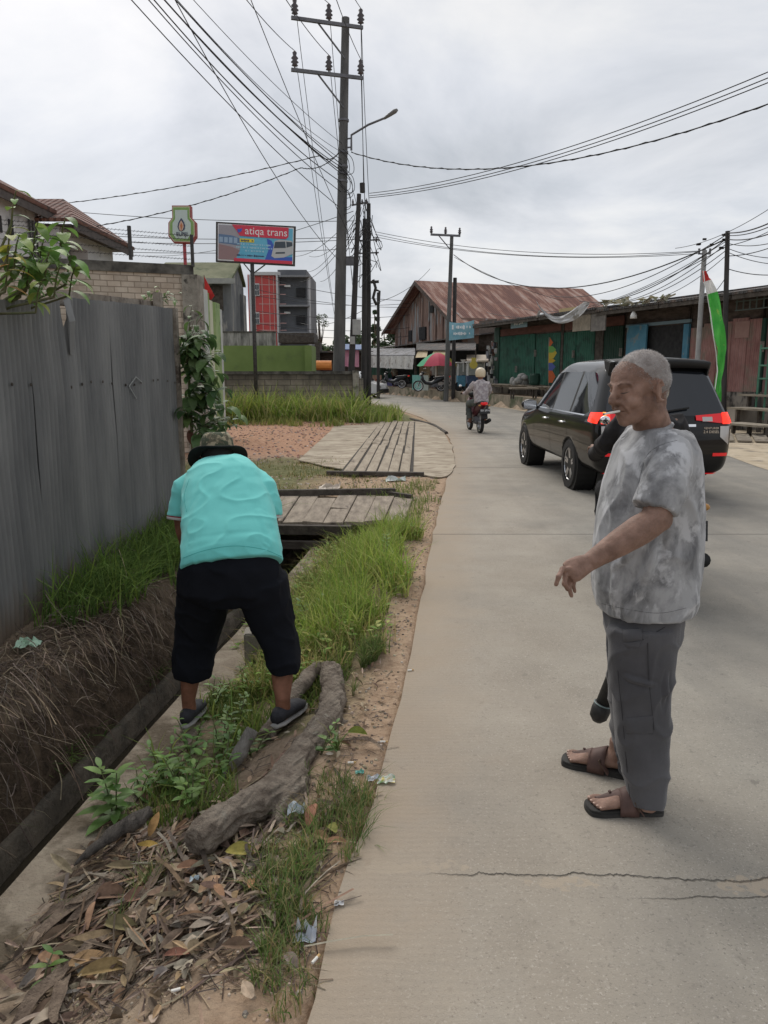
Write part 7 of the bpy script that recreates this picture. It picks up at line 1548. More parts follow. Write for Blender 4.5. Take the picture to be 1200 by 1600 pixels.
 def patch(fn, a0, a1, zb, zt, na, nz_, m, name, o_=.006, par=None):
  rows = []
  for i in range(na + 1):
   a = lerp(a0, a1, i / na); z0, z1 = zb(i / na), zt(i / na); rows.append([fn(a, lerp(z0, z1, j / nz_), o_) for j in range(nz_ + 1)])
  mb = MB(); mb.grid(rows); return mb.build(name, m, par or root, smooth=True)
 for s_ in (1, -1):
  tl = patch(lambda a, z, o_: rear(s_ * a, z, o_), .36, .775, lambda t: lerp(1.0, .955, t), lambda t: lerp(1.055, 1.085, t), 14, 4, M_tail, 'tail_light', .018)
  patch(lambda a, z, o_: side(a, z, s_, o_), -.985, -.76, lambda t: lerp(.955, .975, t), lambda t: lerp(1.09, 1.085, t), 8, 4, M_taillit, 'lit_lens', .018, tl)
  patch(lambda a, z, o_: rear(s_ * a, z, o_), .70, .80, lambda t: .955, lambda t: 1.085, 8, 4, M_taillit, 'lit_lens', .023, tl)
  if s_ < 0: patch(lambda a, z, o_: rear(s_ * a, z, o_), .74, .765, lambda t: .955, lambda t: 1.09, 2, 4, M_amber, 'lit_lens', .027, tl)
  patch(lambda a, z, o_: rear(s_ * a, z, o_), .44, .57, lambda t: .985, lambda t: 1.035, 6, 2, M_clear, 'clear_lens', .024, tl)
  patch(lambda a, z, o_: rear(s_ * a, z, o_), .60, .80, lambda t: .56, lambda t: .60, 6, 1, M_tail, 'reflector', .008)
  patch(lambda a, z, o_: rear(s_ * a, z, o_), .68, .80, lambda t: lerp(.80, .70, t), lambda t: .93, 5, 5, M_clear, 'garnish', .008)
  patch(lambda a, z, o_: rear(s_ * a, z, o_), .50, .72, lambda t: .335, lambda t: .35, 8, 1, M_tail, 'red_trim_line', .012)
  for w_ in ((0, 0), (0, 2.75)): pass
  for y0 in (.10, 1.02, 2.02):
   patch(lambda a, z, o_: side(a, z, s_, o_), y0, y0 + .009, lambda t: .34, lambda t: 1.03, 1, 14, M_trim, 'door_gap', .0025)
  patch(lambda a, z, o_: side(a, z, s_, o_), .1, 2.0, lambda t: .335, lambda t: .343, 14, 1, M_trim, 'door_gap', .0025)
  patch(lambda a, z, o_: side(a, z, s_, o_), -.55, 2.0, lambda t: 1.035, lambda t: 1.05, 24, 1, M_chrome, 'window_trim', .006)
  for y0 in (.28, 1.2):
   p = side(y0 + .09, .90, s_, .02); mb = MB(); mb.tube([p + V(-s_ * .025, -.1, 0), p + V(0, -.085, 0), p + V(0, .085, 0), p + V(-s_ * .025, .1, 0)], [.012, .014, .014, .012], 8); mb.build('door_handle', M_chrome, root, smooth=True)
  mb = MB(); mb.ell((s_ * 1.0, 1.98, 1.07), (.13, .06, .085)); mr_ = mb.build('mirror', M_paint, root, smooth=True); mb = MB(); mb.box((s_ * 1.0, 1.925, 1.07), (.2, .012, .13)); mb.build('mirror_glass', M_chrome, mr_); mb = MB(); mb.bar((s_ * .84, 2.0, 1.02), (s_ * .95, 1.99, 1.04), .05); mb.build('mirror_arm', M_paint, mr_)
  patch(lambda a, z, o_: side(a, z, s_, o_), 3.1, 3.5, lambda t: .70, lambda t: lerp(.84, .78, t), 8, 3, M_clear, 'headlight', .006)
  for y in (0, 2.75): wheel(root, (s_ * .79, y, .345), .345, .225, s_)
  for y in (0, 2.75): mb = MB(); mb.lathe((s_ * .72, y, .34), [(.385, -.16), (.385, .1)], 28, 'X'); mb.lathe((s_ * .6, y, .34), [(0, 0), (.38, 0)], 24, 'X'); mb.build('arch_liner', M_trim, root)
 mb = MB()     # rear spoiler
 rows = []
 for i in range(13):
  x = lerp(-.60, .60, i / 12); k = 1 - (x / .62) ** 2; rows.append([(x, -.52, 1.745 + .03 * k), (x, -.80 - .05 * k, 1.72 + .03 * k), (x, -.83 - .05 * k, 1.695 + .025 * k), (x, -.78 - .04 * k, 1.63 + .01 * k), (x, -.6, 1.66 + .01 * k)])
 mb.grid(rows); mb.build('spoiler', M_trim, root, smooth=True)
 for s_ in (-1, 1): mb = MB(); mb.slab([(s_ * .60, -.55, 1.75), (s_ * .60, -.82, 1.71), (s_ * .60, -.74, 1.52), (s_ * .60, -.68, 1.5)], (s_ * .045, .04, 0)); mb.build('spoiler_cheek', M_trim, root, bevel=.01)
 mb = MB(); mb.tube([rear(0, 1.10, .03), rear(.28, 1.14, .03)], .012, 6); mb.build('wiper', M_trim, root); mb = MB(); mb.box(rear(0, .80, .01), (.46, .02, .13)); lp_ = mb.build('licence_plate', M_trim, root)
 patch(lambda a, z, o_: rear(a, z, o_), -.36, .36, lambda t: .925, lambda t: .955, 12, 1, M_chrome, 'garnish', .012)
 Mx = frameM(rear(-.50, .895, .014), (1, 0, 0), (0, 0, 1)); text('INNOVA', .055, Mx, M_chrome, 'badge', root, world=False, sx=1.3)
 text('VENTURER', .035, frameM(rear(.56, .905, .014), (1, 0, 0), (0, 0, 1)), M_chrome, 'badge', root, world=False, sx=1.1); text('2.4 DIESEL', .045, frameM(rear(.56, .86, .014), (1, 0, 0), (0, 0, 1)), M_chrome, 'badge', root, world=False)
 mb = MB(); mb.box((0, .3, 1.79), (.02, .02, .03)); mb.tube([(0, -.1, 1.79), (0, -.2, 1.85)], .006, 6); mb.build('antenna', M_trim, root)
 return o
car = T('parked_car', 'shiny black people carrier with lit red tail lights driving away at the right', 'car', (3.44, 10.42, 0), R(2.5)); car.name = 'people_carrier'
make_car(car)
# white car far behind the poles
wc = T('white_car', 'white car half hidden behind the thin utility poles at the bend', 'car', P(549, 600, 47).to_tuple(), R(250)); wc.location.z = 0
def simple_car(root, m, L=4.2, Wd=1.7, H=1.5):
 prof = [(-L / 2, .35), (-L / 2 - .02, .75), (-L / 2 + .1, .95), (-L / 2 + .35, H - .08), (-L / 2 + .7, H), (.2, H), (.75, H - .08), (1.25, .98), (L / 2 - .1, .82), (L / 2, .62), (L / 2, .3)]
 rows = []
 for s_, k in ((-1, .0), (-1, 1), (-.92, 1.03), (.92, 1.03), (1, 1), (1, 0)):
  rows.append([(s_ * Wd / 2 * (.86 if z > 1.0 else 1), y, z * 1.0 if k else .3) for y, z in prof] if k else [(s_ * Wd / 2, y, .3) for y, z in prof])
 mb = MB(); mb.grid(rows); mb.build('body', m, root, smooth=False, auto=.7); mb = MB()
 for s_ in (-1, 1): mb.slab([(s_ * (Wd / 2 * .9), -1.75, 1.0), (s_ * (Wd / 2 * .9), 1.1, 1.0), (s_ * (Wd / 2 * .88), .6, H - .12), (s_ * (Wd / 2 * .88), -1.5, H - .12)], (s_ * .02, 0, 0))
 mb.slab([(-.7, L / 2 - .88, 1.02), (.7, L / 2 - .88, 1.02), (.62, .82, H - .1), (-.62, .82, H - .1)], (0, .03, .03)); mb.slab([(-.68, -L / 2 + .05, 1.0), (.68, -L / 2 + .05, 1.0), (.6, -L / 2 + .3, H - .12), (-.6, -L / 2 + .3, H - .12)], (0, -.03, .02)); mb.build('window', M_cglass, root)
 for y in (-1.3, 1.3):
  for s_ in (-1, 1): wheel(root, (s_ * Wd / 2 * .9, y, .3), .31, .2, s_)
 for s_ in (-1, 1): mb = MB(); mb.box((s_ * .62, L / 2, .68), (.3, .06, .14)); mb.build('headlight', M_clear, root); mb = MB(); mb.box((s_ * .68, -L / 2, .85), (.22, .06, .2)); mb.build('tail_light', M_tail, root)
 mb = MB(); mb.box((0, -L / 2 - .02, .45), (Wd * .98, .1, .28)); mb.box((0, L / 2, .42), (Wd * .96, .1, .25)); mb.build('bumper', M_trim, root)
simple_car(wc, mat('white_car_paint', (.7, .7, .7), rough=.25, coat=.5), H=1.6)
# ------------------------------------------------------------------ motorcycles
def make_bike(root, mbody, plate=None, mirrors=(-1, 1)):
 """scooter-like commuter bike: local +y forward, wheels at y=0 (rear) and 1.25 (front)"""
 for y, nm in ((0, 'wheel'), (1.25, 'wheel')):
  c = V(0, y, .29); mb = MB(); mb.lathe(c, [(.235, -.035), (.27, -.045), (.29, -.025), (.295, 0), (.29, .025), (.27, .045), (.235, .035)], 28, 'X', False); w_ = mb.build(nm, M_tyre, root, smooth=True)
  mb = MB(); mb.lathe(c, [(.21, -.03), (.24, -.035), (.24, .035), (.21, .03)], 28, 'X', False); mb.lathe(c, [(0, -.06), (.035, -.05), (.035, .05), (0, .06)], 12, 'X')
  for k in range(8): a = 2 * PI * k / 8; mb.bar(c, c + V(0, math.cos(a) * .23, math.sin(a) * .23), .016)
  mb.build('rim', M_rim, w_)
 mb = MB(); mb.tube([(0, -.42, .80), (0, -.15, .74), (0, .2, .62), (0, .5, .42), (0, .85, .45), (0, 1.0, .62), (0, 1.05, .88)], [(.07, .05), (.12, .11), (.14, .14), (.14, .12), (.13, .09), (.16, .08), (.12, .07)], 14, ref=(1, 0, 0)); mb.build('body', mbody, root, smooth=True)
 mb = MB(); mb.tube([(0, -.48, .83), (0, -.2, .80), (0, .15, .76), (0, .42, .74)], [(.05, .02), (.13, .045), (.14, .05), (.09, .03)], 12, ref=(1, 0, 0)); mb.build('seat', M_trim, root, smooth=True)
 mb = MB(); mb.tube([(0, .98, 1.0), (0, 1.12, .62)], .035, 10)
 for s_ in (-1, 1): mb.tube([(s_ * .07, 1.1, .68), (s_ * .075, 1.25, .29)], .022, 8)
 mb.build('fork', M_steel, root, smooth=True)
 mb = MB(); mb.tube([(-.35, .84, 1.0), (-.2, .95, 1.02), (0, 1.0, 1.0), (.2, .95, 1.02), (.35, .84, 1.0)], .014, 8); mb.ell((0, 1.02, .98), (.11, .1, .08)); hb = mb.build('handlebar', M_trim, root, smooth=True)
 for s_ in (-1, 1):
  if s_ in mirrors:
   mb = MB(); mb.tube([(s_ * .27, .93, 1.02), (s_ * .34, .9, 1.18)], .007, 6); mm = mb.build('mirror', M_trim, root); mb = MB(); mb.ell((s_ * .36, .9, 1.21), (.042, .014, .034)); mb.build('mirror_glass', M_chrome, mm, smooth=True)
  mb = MB(); mb.tube([(s_ * .36, .83, 1.0), (s_ * .25, .91, 1.01)], .018, 8); mb.build('grip', M_trim, root)
  mb = MB(); mb.bar((s_ * .1, .38, .28), (s_ * .24, .38, .28), .035); mb.build('footrest', M_trim, root)
 mb = MB(); rows = []
 for i in range(8): a = R(20 + i * 20); rows.append([(x, math.cos(a) * .35, .29 + math.sin(a) * .33) for x in (-.06, 0, .06)])
 mb.grid([[(p[0], p[1] - .02, p[2]) for p in r] for r in rows[2:]]); mb.build('mudguard', M_trim, root); mb = MB(); mb.grid([[(p[0], p[1] * .92 + 1.25, p[2] * .98) for p in r] for r in rows]); mb.build('mudguard', M_trim, root); mb = MB(); mb.box((0, -.40, .52), (.16, .05, .26), rx=-.5); mb.build('plate_bracket', M_trim, root)
 mb = MB(); mb.tube([(0, -.50, .80), (0, -.40, .79)], [(.05, .03), (.1, .05)], 12, ref=(1, 0, 0)); mb.build('tail_light', M_tail, root, smooth=True)
 for s_ in (-1, 1): mb = MB(); mb.ell((s_ * .12, -.42, .74), (.035, .03, .025)); mb.build('turn_signal', mat('signal_amber', (.4, .2, .05), rough=.3), root, smooth=True)
 mb = MB(); mb.box((0, -.505, .60), (.26, .006, .13), rx=-.25); pl = mb.build('licence_plate', mat('plate_black', (.015, .015, .015), rough=.5), root)
 if plate:
  for s_, z, sz in ((plate[0], .615, .075), (plate[1], .565, .04)): text(s_, sz, frameM(V(0, -.511 - (.615 - z) * -.25, z), (1, 0, 0), (0, .25, 1)), M_txtw, 'plate_lettering', pl, ext=.001, world=False, sx=.85)
 mb = MB(); mb.bar((-.12, -.508, .54), (.12, -.508, .54), .006); mb.build('plate_rim', M_steel, pl)
 mb = MB(); mb.tube([(.12, .35, .26), (.15, .0, .28), (.17, -.3, .36)], [.025, .045, .05], 12); mb.build('exhaust', M_trim, root, smooth=True)
 mb = MB(); mb.box((0, .35, .33), (.22, .35, .2)); mb.bar((.09, 0, .29), (.09, .4, .33), .04, .07); mb.bar((-.09, 0, .29), (-.09, .4, .33), .04, .07); mb.build('engine', M_steel, root, bevel=.02)
 mb = MB(); mb.tube([(0, 1.02, .95), (0, 1.14, .9), (0, 1.16, .82)], [(.1, .05), (.08, .05), (.05, .03)], 12, ref=(1, 0, 0)); mb.build('headlight', M_clear, root, smooth=True)
# ------------------------------------------------------------------ people
def skinmat(name, a, b):
 m = mat(name, tuple(x * .82 for x in a), tuple(x * 1.1 for x in b), scale=14, rough=.62, bump=.12, bscale=150, spec=.3, c3=tuple(x * .8 for x in a), s3=45, lo3=.62, hi3=.95); N, L, bb = nodes(m); bb.inputs['Subsurface Weight'].default_value = .08; bb.inputs['Subsurface Radius'].default_value = (.02, .008, .004); return m
M_skin = skinmat('brown_skin', (.215, .125, .09), (.30, .185, .14)); M_skin2 = skinmat('tanned_skin', (.19, .085, .05), (.26, .12, .075))
def tx(l, r, py, Y):
 a = P(l, py, Y); b = P(r, py, Y); return (a + b) / 2, (b.x - a.x) / 2
def cloth_disp(sc, amp, seed=0, stretch=(1, 1, 1)):
 def f(p, n):
  q = Vector((p.x * sc * stretch[0], p.y * sc * stretch[1], p.z * sc * stretch[2] + seed)); a = noise.noise(q); b = noise.noise(q * 2.3 + Vector((3, 1, 7)))
  return amp * (((1 - abs(a) * 2.2) ** 3) * .8 + b * .4 - .25)
 return f
def folds(defs, base=None):
 """defs: (a, b, radius, height): raised cloth folds along segments"""
 dd = [(Vector(a), Vector(b), r, h) for a, b, r, h in defs]
 def f(p, n):
  z = base(p, n) if base else 0
  for a, b, r, h in dd:
   ab = b - a; t = max(0, min(1, (p - a).dot(ab) / ab.length_squared)); d = (p - (a + ab * t)).length
   if d < r * 2: z += h * math.cos(min(1, d / r / 2) * PI) * (math.sin(PI * (.15 + .7 * t))) * (1 - (d / r / 2) ** 2)
  return z
 return f
# ---- head, local frame x forward, y left, z up, origin under the chin
def head_shapes(mb, M):
 """M: 4x4 head matrix"""
 R3 = M.to_3x3()
 def E(c, r, rot=None): mb.ell(M @ Vector(c), r, (R3 @ rot.to_matrix()) if rot is not None else R3, 20, 14)
 def Tt(pts, rad, n=10): mb.tube([M @ Vector(p) for p in pts], rad, n, ref=R3 @ Vector((0, 1, 0)))
 E((-.012, 0, .158), (.101, .078, .086)); E((.035, 0, .16), (.060, .066, .066)); E((-.045, 0, .12), (.062, .064, .07))
 E((.028, 0, .078), (.060, .060, .062)); E((.048, 0, .045), (.046, .046, .036)); E((.0, 0, .075), (.062, .066, .058)); E((-.058, 0, .075), (.036, .052, .06)); E((.080, 0, .083), (.019, .026, .017)); E((.078, 0, .045), (.014, .022, .012)); E((.070, 0, .026), (.022, .026, .018)); E((.0, .0, .055), (.05, .056, .04))
 for s_ in (-1, 1):
  E((.058, s_ * .036, .093), (.032, .028, .028)); E((.062, s_ * .026, .114), (.031, .025, .026)); E((.05, s_ * .05, .125), (.026, .018, .03)); Tt([(.092, s_ * .008, .148), (.090, s_ * .026, .153), (.070, s_ * .050, .150)], [.009, .010, .008]); E((.076, s_ * .031, .1325), (.0150, .0165, .0110)); E((.079, s_ * .014, .116), (.015, .012, .02)); Tt([(.086, s_ * .014, .131), (.090, s_ * .030, .1345), (.080, s_ * .046, .131)], [.0035, .0045, .004], 8)
  Tt([(.088, s_ * .018, .122), (.089, s_ * .030, .120), (.080, s_ * .044, .124)], [.004, .0055, .004], 8); E((.098, s_ * .014, .0955), (.013, .010, .0095)); Tt([(.096, s_ * .021, .096), (.086, s_ * .035, .073), (.078, s_ * .036, .055)], [.004, .006, .005], 8)
  er = Quaternion((0, 0, 1), s_ * .35); pts = []
  for k in range(15): a = R(-120 + k * 20); pts.append((-.012 + .017 * math.cos(a) - .004, s_ * (.080 + .008 * (1 if k < 12 else .3)), .114 + .034 * math.sin(a)))
  Tt(pts, .0052, 8); E((-.012, s_ * .078, .114), (.015, .005, .029)); E((-.006, s_ * .080, .082), (.010, .006, .011)); E((.002, s_ * .077, .112), (.006, .006, .008))
 Tt([(.090, 0, .150), (.101, 0, .128), (.117, 0, .106)], [(.011, .011), (.012, .012), (.014, .013)]); E((.115, 0, .1), (.0155, .0135, .0125))
 Tt([(.082, -.026, .0685), (.098, -.010, .072), (.1, 0, .0705), (.098, .010, .072), (.082, .026, .0685)], [.004, .0062, .0055, .0062, .004], 8); Tt([(.080, -.022, .061), (.095, -.008, .058), (.095, .008, .058), (.080, .022, .061)], [.004, .0072, .0072, .004], 8)
def make_frame(o, fwd, upv):
 f = Vector(fwd).normalized(); u = Vector(upv); u = (u - f * u.dot(f)).normalized(); l = u.cross(f); M = Matrix((f, l, u)).transposed().to_4x4(); M.translation = Vector(o); return M
# =============== man standing on the road
man = T('person', 'grey haired man in grey tie dye shirt standing on the road, cigarette in mouth', 'person', (.92, 2.67, 0))
b_ = R(24); HM = make_frame(P(1003, 664, 2.60), (-math.cos(b_), -math.sin(b_), -.16), (-.10, 0, 1))
bd = MB(); head_shapes(bd, HM)
bd.tube([HM @ V(-.015, 0, .085), HM @ V(-.035, 0, .03), P(1020, 672, 2.66), P(1026, 700, 2.68)], [(.058, .056), (.060, .060), (.066, .072), (.08, .11)], 16, ref=(1, 0, 0))
bd.tube([P(1026, 700, 2.67), P(1024, 740, 2.67), P(1012, 820, 2.67), P(1010, 900, 2.67), P(1006, 960, 2.66)], [(.05, .08), (.09, .12), (.10, .12), (.10, .12), (.09, .1)], 18, ref=(1, 0, 0))
for legx in ([P(1005, 950, 2.62), P(1004, 1050, 2.56), P(1004, 1150, 2.53), P(1012, 1225, 2.5), P(1012, 1262, 2.5)], [P(1003, 950, 2.73), P(996, 1040, 2.78), P(985, 1120, 2.82), P(984, 1180, 2.80), P(982, 1205, 2.80)]): bd.tube(legx, [.06, .05, .045, .042, .038], 12)
# left arm (towards the viewer)
aL = [P(1046, 722, 2.54), P(1040, 760, 2.44), P(1024, 812, 2.40), P(1000, 828, 2.385), P(968, 848, 2.365), P(935, 869, 2.345), P(920, 879, 2.335)]
bd.tube(aL, [.04, .048, .050, .050, .044, .033, .029], 16)
bd.ell(P(1030, 812, 2.40), (.043, .04, .04))
# palm
bd.tube([P(922, 878, 2.335), P(908, 884, 2.325), P(896, 891, 2.32), P(887, 896, 2.32)], [(.022, .028), (.021, .036), (.019, .040), (.015, .036)], 14, ref=(P(900, 870, 2.2) - P(880, 905, 2.4)))
def finger(pts, r0=.0095):
 k = len(pts); q = [P(*p) for p in pts]; bd.tube(q, [lerp(r0, r0 * .78, i / (k - 1)) for i in range(k)], 10); bd.ell(q[-1], r0 * .8, None, 10, 8)
 for p in q[1:-1]: bd.ell(p, r0 * 1.02, None, 10, 8)
finger([(893, 890, 2.31), (879, 889, 2.295), (873, 901, 2.265), (869, 913, 2.265)], .0102)
finger([(896, 893, 2.32), (883, 899, 2.30), (882, 912, 2.29), (887, 921, 2.295)], .0100)
finger([(898, 896, 2.335), (890, 905, 2.32), (889, 918, 2.315), (893, 931, 2.32)], .0095)
finger([(902, 898, 2.35), (897, 908, 2.345), (896, 916, 2.34), (898, 924, 2.345)], .0085)
finger([(912, 888, 2.36), (901, 893, 2.385), (890, 897, 2.39), (882, 903, 2.385)], .0112)
# right arm behind the body, holding the rod
aR = [P(1044, 722, 2.80), P(1052, 760, 2.90), P(1054, 830, 2.93), P(1040, 880, 2.94), P(1016, 930, 2.93)]
bd.tube(aR, [.04, .045, .047, .04, .03], 14); hp = P(1006, 952, 2.93)
rod_a = P(1016, 900, 2.93); rod_b = P(934, 1122, 2.96); rod_d = (rod_b - rod_a).normalized(); hp = rod_a + rod_d * .12; bd.tube([aR[-1], hp + V(.015, 0, .03), hp + V(.01, 0, -.03)], [(.026, .03), (.025, .04), (.018, .034)], 12, ref=(0, 1, 0))
sd1 = rod_d.cross(V(0, 1, 0)).normalized()
for k in range(4):
 c = hp + rod_d * (-.032 + .021 * k) + V(0, 0, -.005); q = [c + (sd1 * math.cos(a) + V(0, 1, 0) * math.sin(a)) * .024 for a in (R(-10), R(60), R(130), R(200), R(260))]; bd.tube(q, [.0095, .0095, .009, .0085, .008], 8)
c = hp + rod_d * -.03; bd.tube([c + (sd1 * math.cos(a) + V(0, -1, 0) * math.sin(a)) * .026 for a in (R(0), R(60), R(120))], [.011, .010, .009], 8)
# feet
def foot(mb, H, T_, left=1, top=.02):
 H = Vector(H); T_ = Vector(T_); d = (T_ - H); L_ = d.length; d.normalize(); s_ = V(0, 0, 1).cross(d) * left      # s_: outer -> towards big toe sign handled by left
 def q(x, y, z): return H + d * (x * L_) + s_ * y + V(0, 0, top + z)
 mb.tube([q(.06, 0, .035), q(.2, 0, .04), q(.4, 0, .036), q(.6, 0, .028), q(.78, 0, .016), q(.86, 0, .012)], [(.026, .028), (.034, .032), (.036, .036), (.030, .042), (.016, .045), (.012, .040)], 16, ref=(0, 0, 1))
 mb.tube([q(.2, 0, .13), q(.2, 0, .08), q(.27, 0, .05)], [.036, .038, .036], 14)
 for i, (yy, ll, rr) in enumerate(((-.034, .11, .0135), (-.012, .105, .0098), (.006, .09, .0092), (.022, .072, .0088), (.036, .05, .0085))):
  mb.tube([q(.80, yy * .95, .013), q(.80 + ll * .9, yy, .013), q(.80 + ll * 1.5, yy, .009)], [rr, rr * 1.02, rr * .85], 10); mb.ell(q(.80 + ll * 1.5, yy, .009), rr * .85, None, 8, 6)
 return q
nearH, nearT = G(1032, 1270), G(921, 1268); nearH.z = nearT.z = .004; farH, farT = V(.985, 2.775, .004), V(.752, 2.895, .004)
q1 = foot(bd, nearH, nearT, 1); q2 = foot(bd, farH, farT, 1)
body = fuse(bd, 'body', M_skin, man, world=True, voxel=.0042, smooth=3, disp=lambda p, n: noise.noise(p * 55) * .0006)
# eyes, brows, lips, cigarette
bvf = BVHTree.FromPolygons([v.co + rootloc(man) for v in body.data.vertices], [tuple(p.vertices) for p in body.data.polygons]); fw = (HM.to_3x3() @ V(-1, 0, 0)).normalized()
def onF(y, z, o_=.0004):
 h = bvf.ray_cast(HM @ V(.25, y, z), fw); return h[0] - fw * o_
for s_ in (-1, 1):
 mb = MB(); mb.tube([onF(s_ * y, z) for y, z in ((.017, .1245), (.024, .1240), (.032, .1240), (.040, .1252), (.047, .1275))], [.0008, .0014, .0016, .0012, .0006], 6); mb.build('eye', mat('eye_dark', (.03, .02, .015), rough=.3, spec=.5), man, world=True, smooth=True)
 mb = MB(); rb = random.Random(4)
 for _ in range(90):
  y = rb.uniform(.012, .052); p = onF(s_ * y, .150 + .006 * math.sin((y - .01) / .04 * PI) + rb.uniform(-.003, .003), .0002); dr = (HM.to_3x3() @ V(.3, s_ * .8, .35)).normalized(); sd_ = dr.orthogonal().normalized() * .0006; k = mb.vs([p - sd_, p + sd_, p + dr * .007]); mb.face((k, k + 1, k + 2))
 mb.build('eyebrow', mat('brow_grey', (.14, .11, .095), rough=.9), man, world=True)
mb = MB(); mb.tube([onF(y, .0650 - abs(y) * .06) for y in (-.023, -.014, -.006, 0, .006, .014, .023)], [.0006, .0012, .0014, .0014, .0014, .0012, .0006], 6); mb.build('mouth', mat('mouth_line', (.07, .025, .02), rough=.8), man, world=True)
ca = HM @ V(.100, .012, .066); cdir = (P(934, 649, 2.5) - ca); mb = MB(); mb.tube([ca, ca + cdir.normalized() * .07], .0036, 10); cg = thing(mb, 'cigarette', M_butt, 'white cigarette held between the lips of the standing man', 'cigarette', loc=ca); mb = MB(); mb.tube([ca + cdir.normalized() * .07, ca + cdir.normalized() * .074], .0038, 10); ash = mb.build('ash', mat('ash', (.2, .2, .2)), None, loc=ca); ash.location = (0, 0, 0); ash.parent = cg
# hair
rnd = random.Random(2); hr = MB(); hp0 = HM @ V(-.020, 0, .166); hrr = (.0985, .0795, .0865); hr.ell(hp0, hrr, HM.to_3x3(), 48, 32); hr.ell(HM @ V(-.034, 0, .146), (.083, .0815, .070), HM.to_3x3(), 40, 28)
M_hair = mat('grey_hair', (.27, .235, .215), (.38, .345, .325), scale=30, rough=.9, bump=.2, bscale=260, stretch=(1, 1, 1), spec=.25)
hair = fuse(hr, 'hair', M_hair, man, world=True, voxel=.004, smooth=2, disp=lambda p, n: noise.noise(p * 160) * .0008 - .001)
st_ = MB(); R3 = HM.to_3x3(); bvh_ = BVHTree.FromPolygons([v.co + rootloc(man) for v in hair.data.vertices], [tuple(p.vertices) for p in hair.data.polygons]); hc = HM @ V(-.02, 0, .13)
for _ in range(9000):
 v_ = Vector((rnd.gauss(-.1, 1), rnd.gauss(0, 1), rnd.gauss(.3, .9))).normalized(); dv = (R3 @ v_).normalized(); o0 = hc + dv * .3
 h1_ = bvf.ray_cast(o0, -dv); h2_ = bvh_.ray_cast(o0, -dv); hs = [h for h in (h1_, h2_) if h[0] is not None]
 if not hs: continue
 h = min(hs, key=lambda q: q[3]); p = h[0]; l = HM.inverted() @ p; n = h[1] if h[1].dot(dv) > 0 else -h[1]
 lim = interp(l.x, [(-.12, .085), (-.05, .10), (-.015, .125), (.02, .150), (.05, .188), (.08, .212)])
 if l.z < lim - .022 * rnd.random() ** 1.7 - .004: continue
 if abs(l.y) > .074 and -.035 < l.x < .012 and l.z < .152: continue
 dr = (n * .8 + (R3 @ Vector((.3, 0, -.25))) + Vector((rnd.gauss(0, .25), rnd.gauss(0, .25), rnd.gauss(0, .25)))).normalized(); sd_ = dr.orthogonal().normalized() * .0008; L_ = rnd.uniform(.003, .007) * (1 if l.z > lim + .015 else .6); g_ = rnd.uniform(.7, 1.35); st_.cur = (g_, g_, g_)
 k = st_.vs([p - sd_, p + sd_, p + dr * L_]); st_.face((k, k + 1, k + 2))
st_.build('hair_strands', mat('hair_strand', (.36, .335, .32), (.52, .50, .48), scale=30, rough=.8, vcol=True), hair, world=True)
# shirt
sh = MB(); rows = [(664, 1000, 1052, .085), (671, 984, 1064, .135), (684, 972, 1077, .175), (700, 964, 1085, .205), (730, 953, 1090, .212), (765, 943, 1092, .2), (800, 935, 1092, .197), (850, 929, 1090, .197), (900, 930, 1087, .197), (928, 933, 1082, .195), (950, 938, 1076, .190)]
pts = []; rad = []
for py, l, r, yl in rows:
 c, hw = tx(l, r, py, 2.67); pts.append(c); rad.append((hw, yl))
sh.tube(pts, rad, 36, ref=(1, 0, 0), power=2.3)
slv = [P(1050, 694, 2.53), P(1046, 730, 2.47), P(1034, 765, 2.43), P(1022, 796, 2.41)]
sh.tube(slv, [(.062, .062), (.076, .072), (.076, .070), (.076, .066)], 26, ref=(1, 0, 0)); sh.tube([P(1046, 694, 2.82), P(1050, 740, 2.88), P(1052, 790, 2.92)], [(.06, .06), (.075, .07), (.075, .068)], 20, ref=(1, 0, 0))
def tie_dye():
 m = mat('tie_dye_cloth', (.13, .13, .135), (.38, .38, .385), scale=7.5, rough=.9, lo=.38, hi=.58, detail=8, stretch=(1.1, 1.1, .8), c3=(.50, .50, .51), s3=13, lo3=.53, hi3=.62, sheen=.2); N, L, b = nodes(m)
 for n in N:
  if n.type == 'TEX_NOISE': n.inputs['Distortion'].default_value = .35
 n = N.new('ShaderNodeTexNoise'); n.inputs['Scale'].default_value = 420; bp = N.new('ShaderNodeBump'); bp.inputs['Strength'].default_value = .25; bp.inputs['Distance'].default_value = .001; L.new(n.outputs['Fac'], bp.inputs['Height']); L.new(bp.outputs[0], b.inputs['Normal']); return m
FS = [(P(1046, 800, 2.42), P(1010, 900, 2.49), .022, .009), (P(1036, 815, 2.45), P(985, 960, 2.52), .020, .009), (P(1060, 800, 2.5), P(1050, 960, 2.55), .022, .008), (P(985, 700, 2.5), P(965, 800, 2.52), .018, .006), (P(1000, 700, 2.5), P(1030, 760, 2.45), .014, .006), (P(960, 880, 2.53), P(955, 965, 2.55), .020, .009),
  (P(1075, 720, 2.6), P(1078, 900, 2.65), .02, .007), (P(1010, 730, 2.42), P(1040, 790, 2.38), .014, .006), (P(1005, 760, 2.42), P(1025, 792, 2.36), .012, .005), (P(990, 860, 2.5), P(940, 900, 2.56), .016, .005), (P(1030, 700, 2.47), P(1052, 790, 2.4), .012, .005), (P(1020, 905, 2.5), P(1065, 930, 2.6), .014, .005)]
shirt = fuse(sh, 'shirt', tie_dye(), man, world=True, voxel=.0065, smooth=7, disp=folds([(a, b, r, h * 1.7) for a, b, r, h in FS], cloth_disp(7, .010, 2, (1, 1, .6))))
hm = MB()
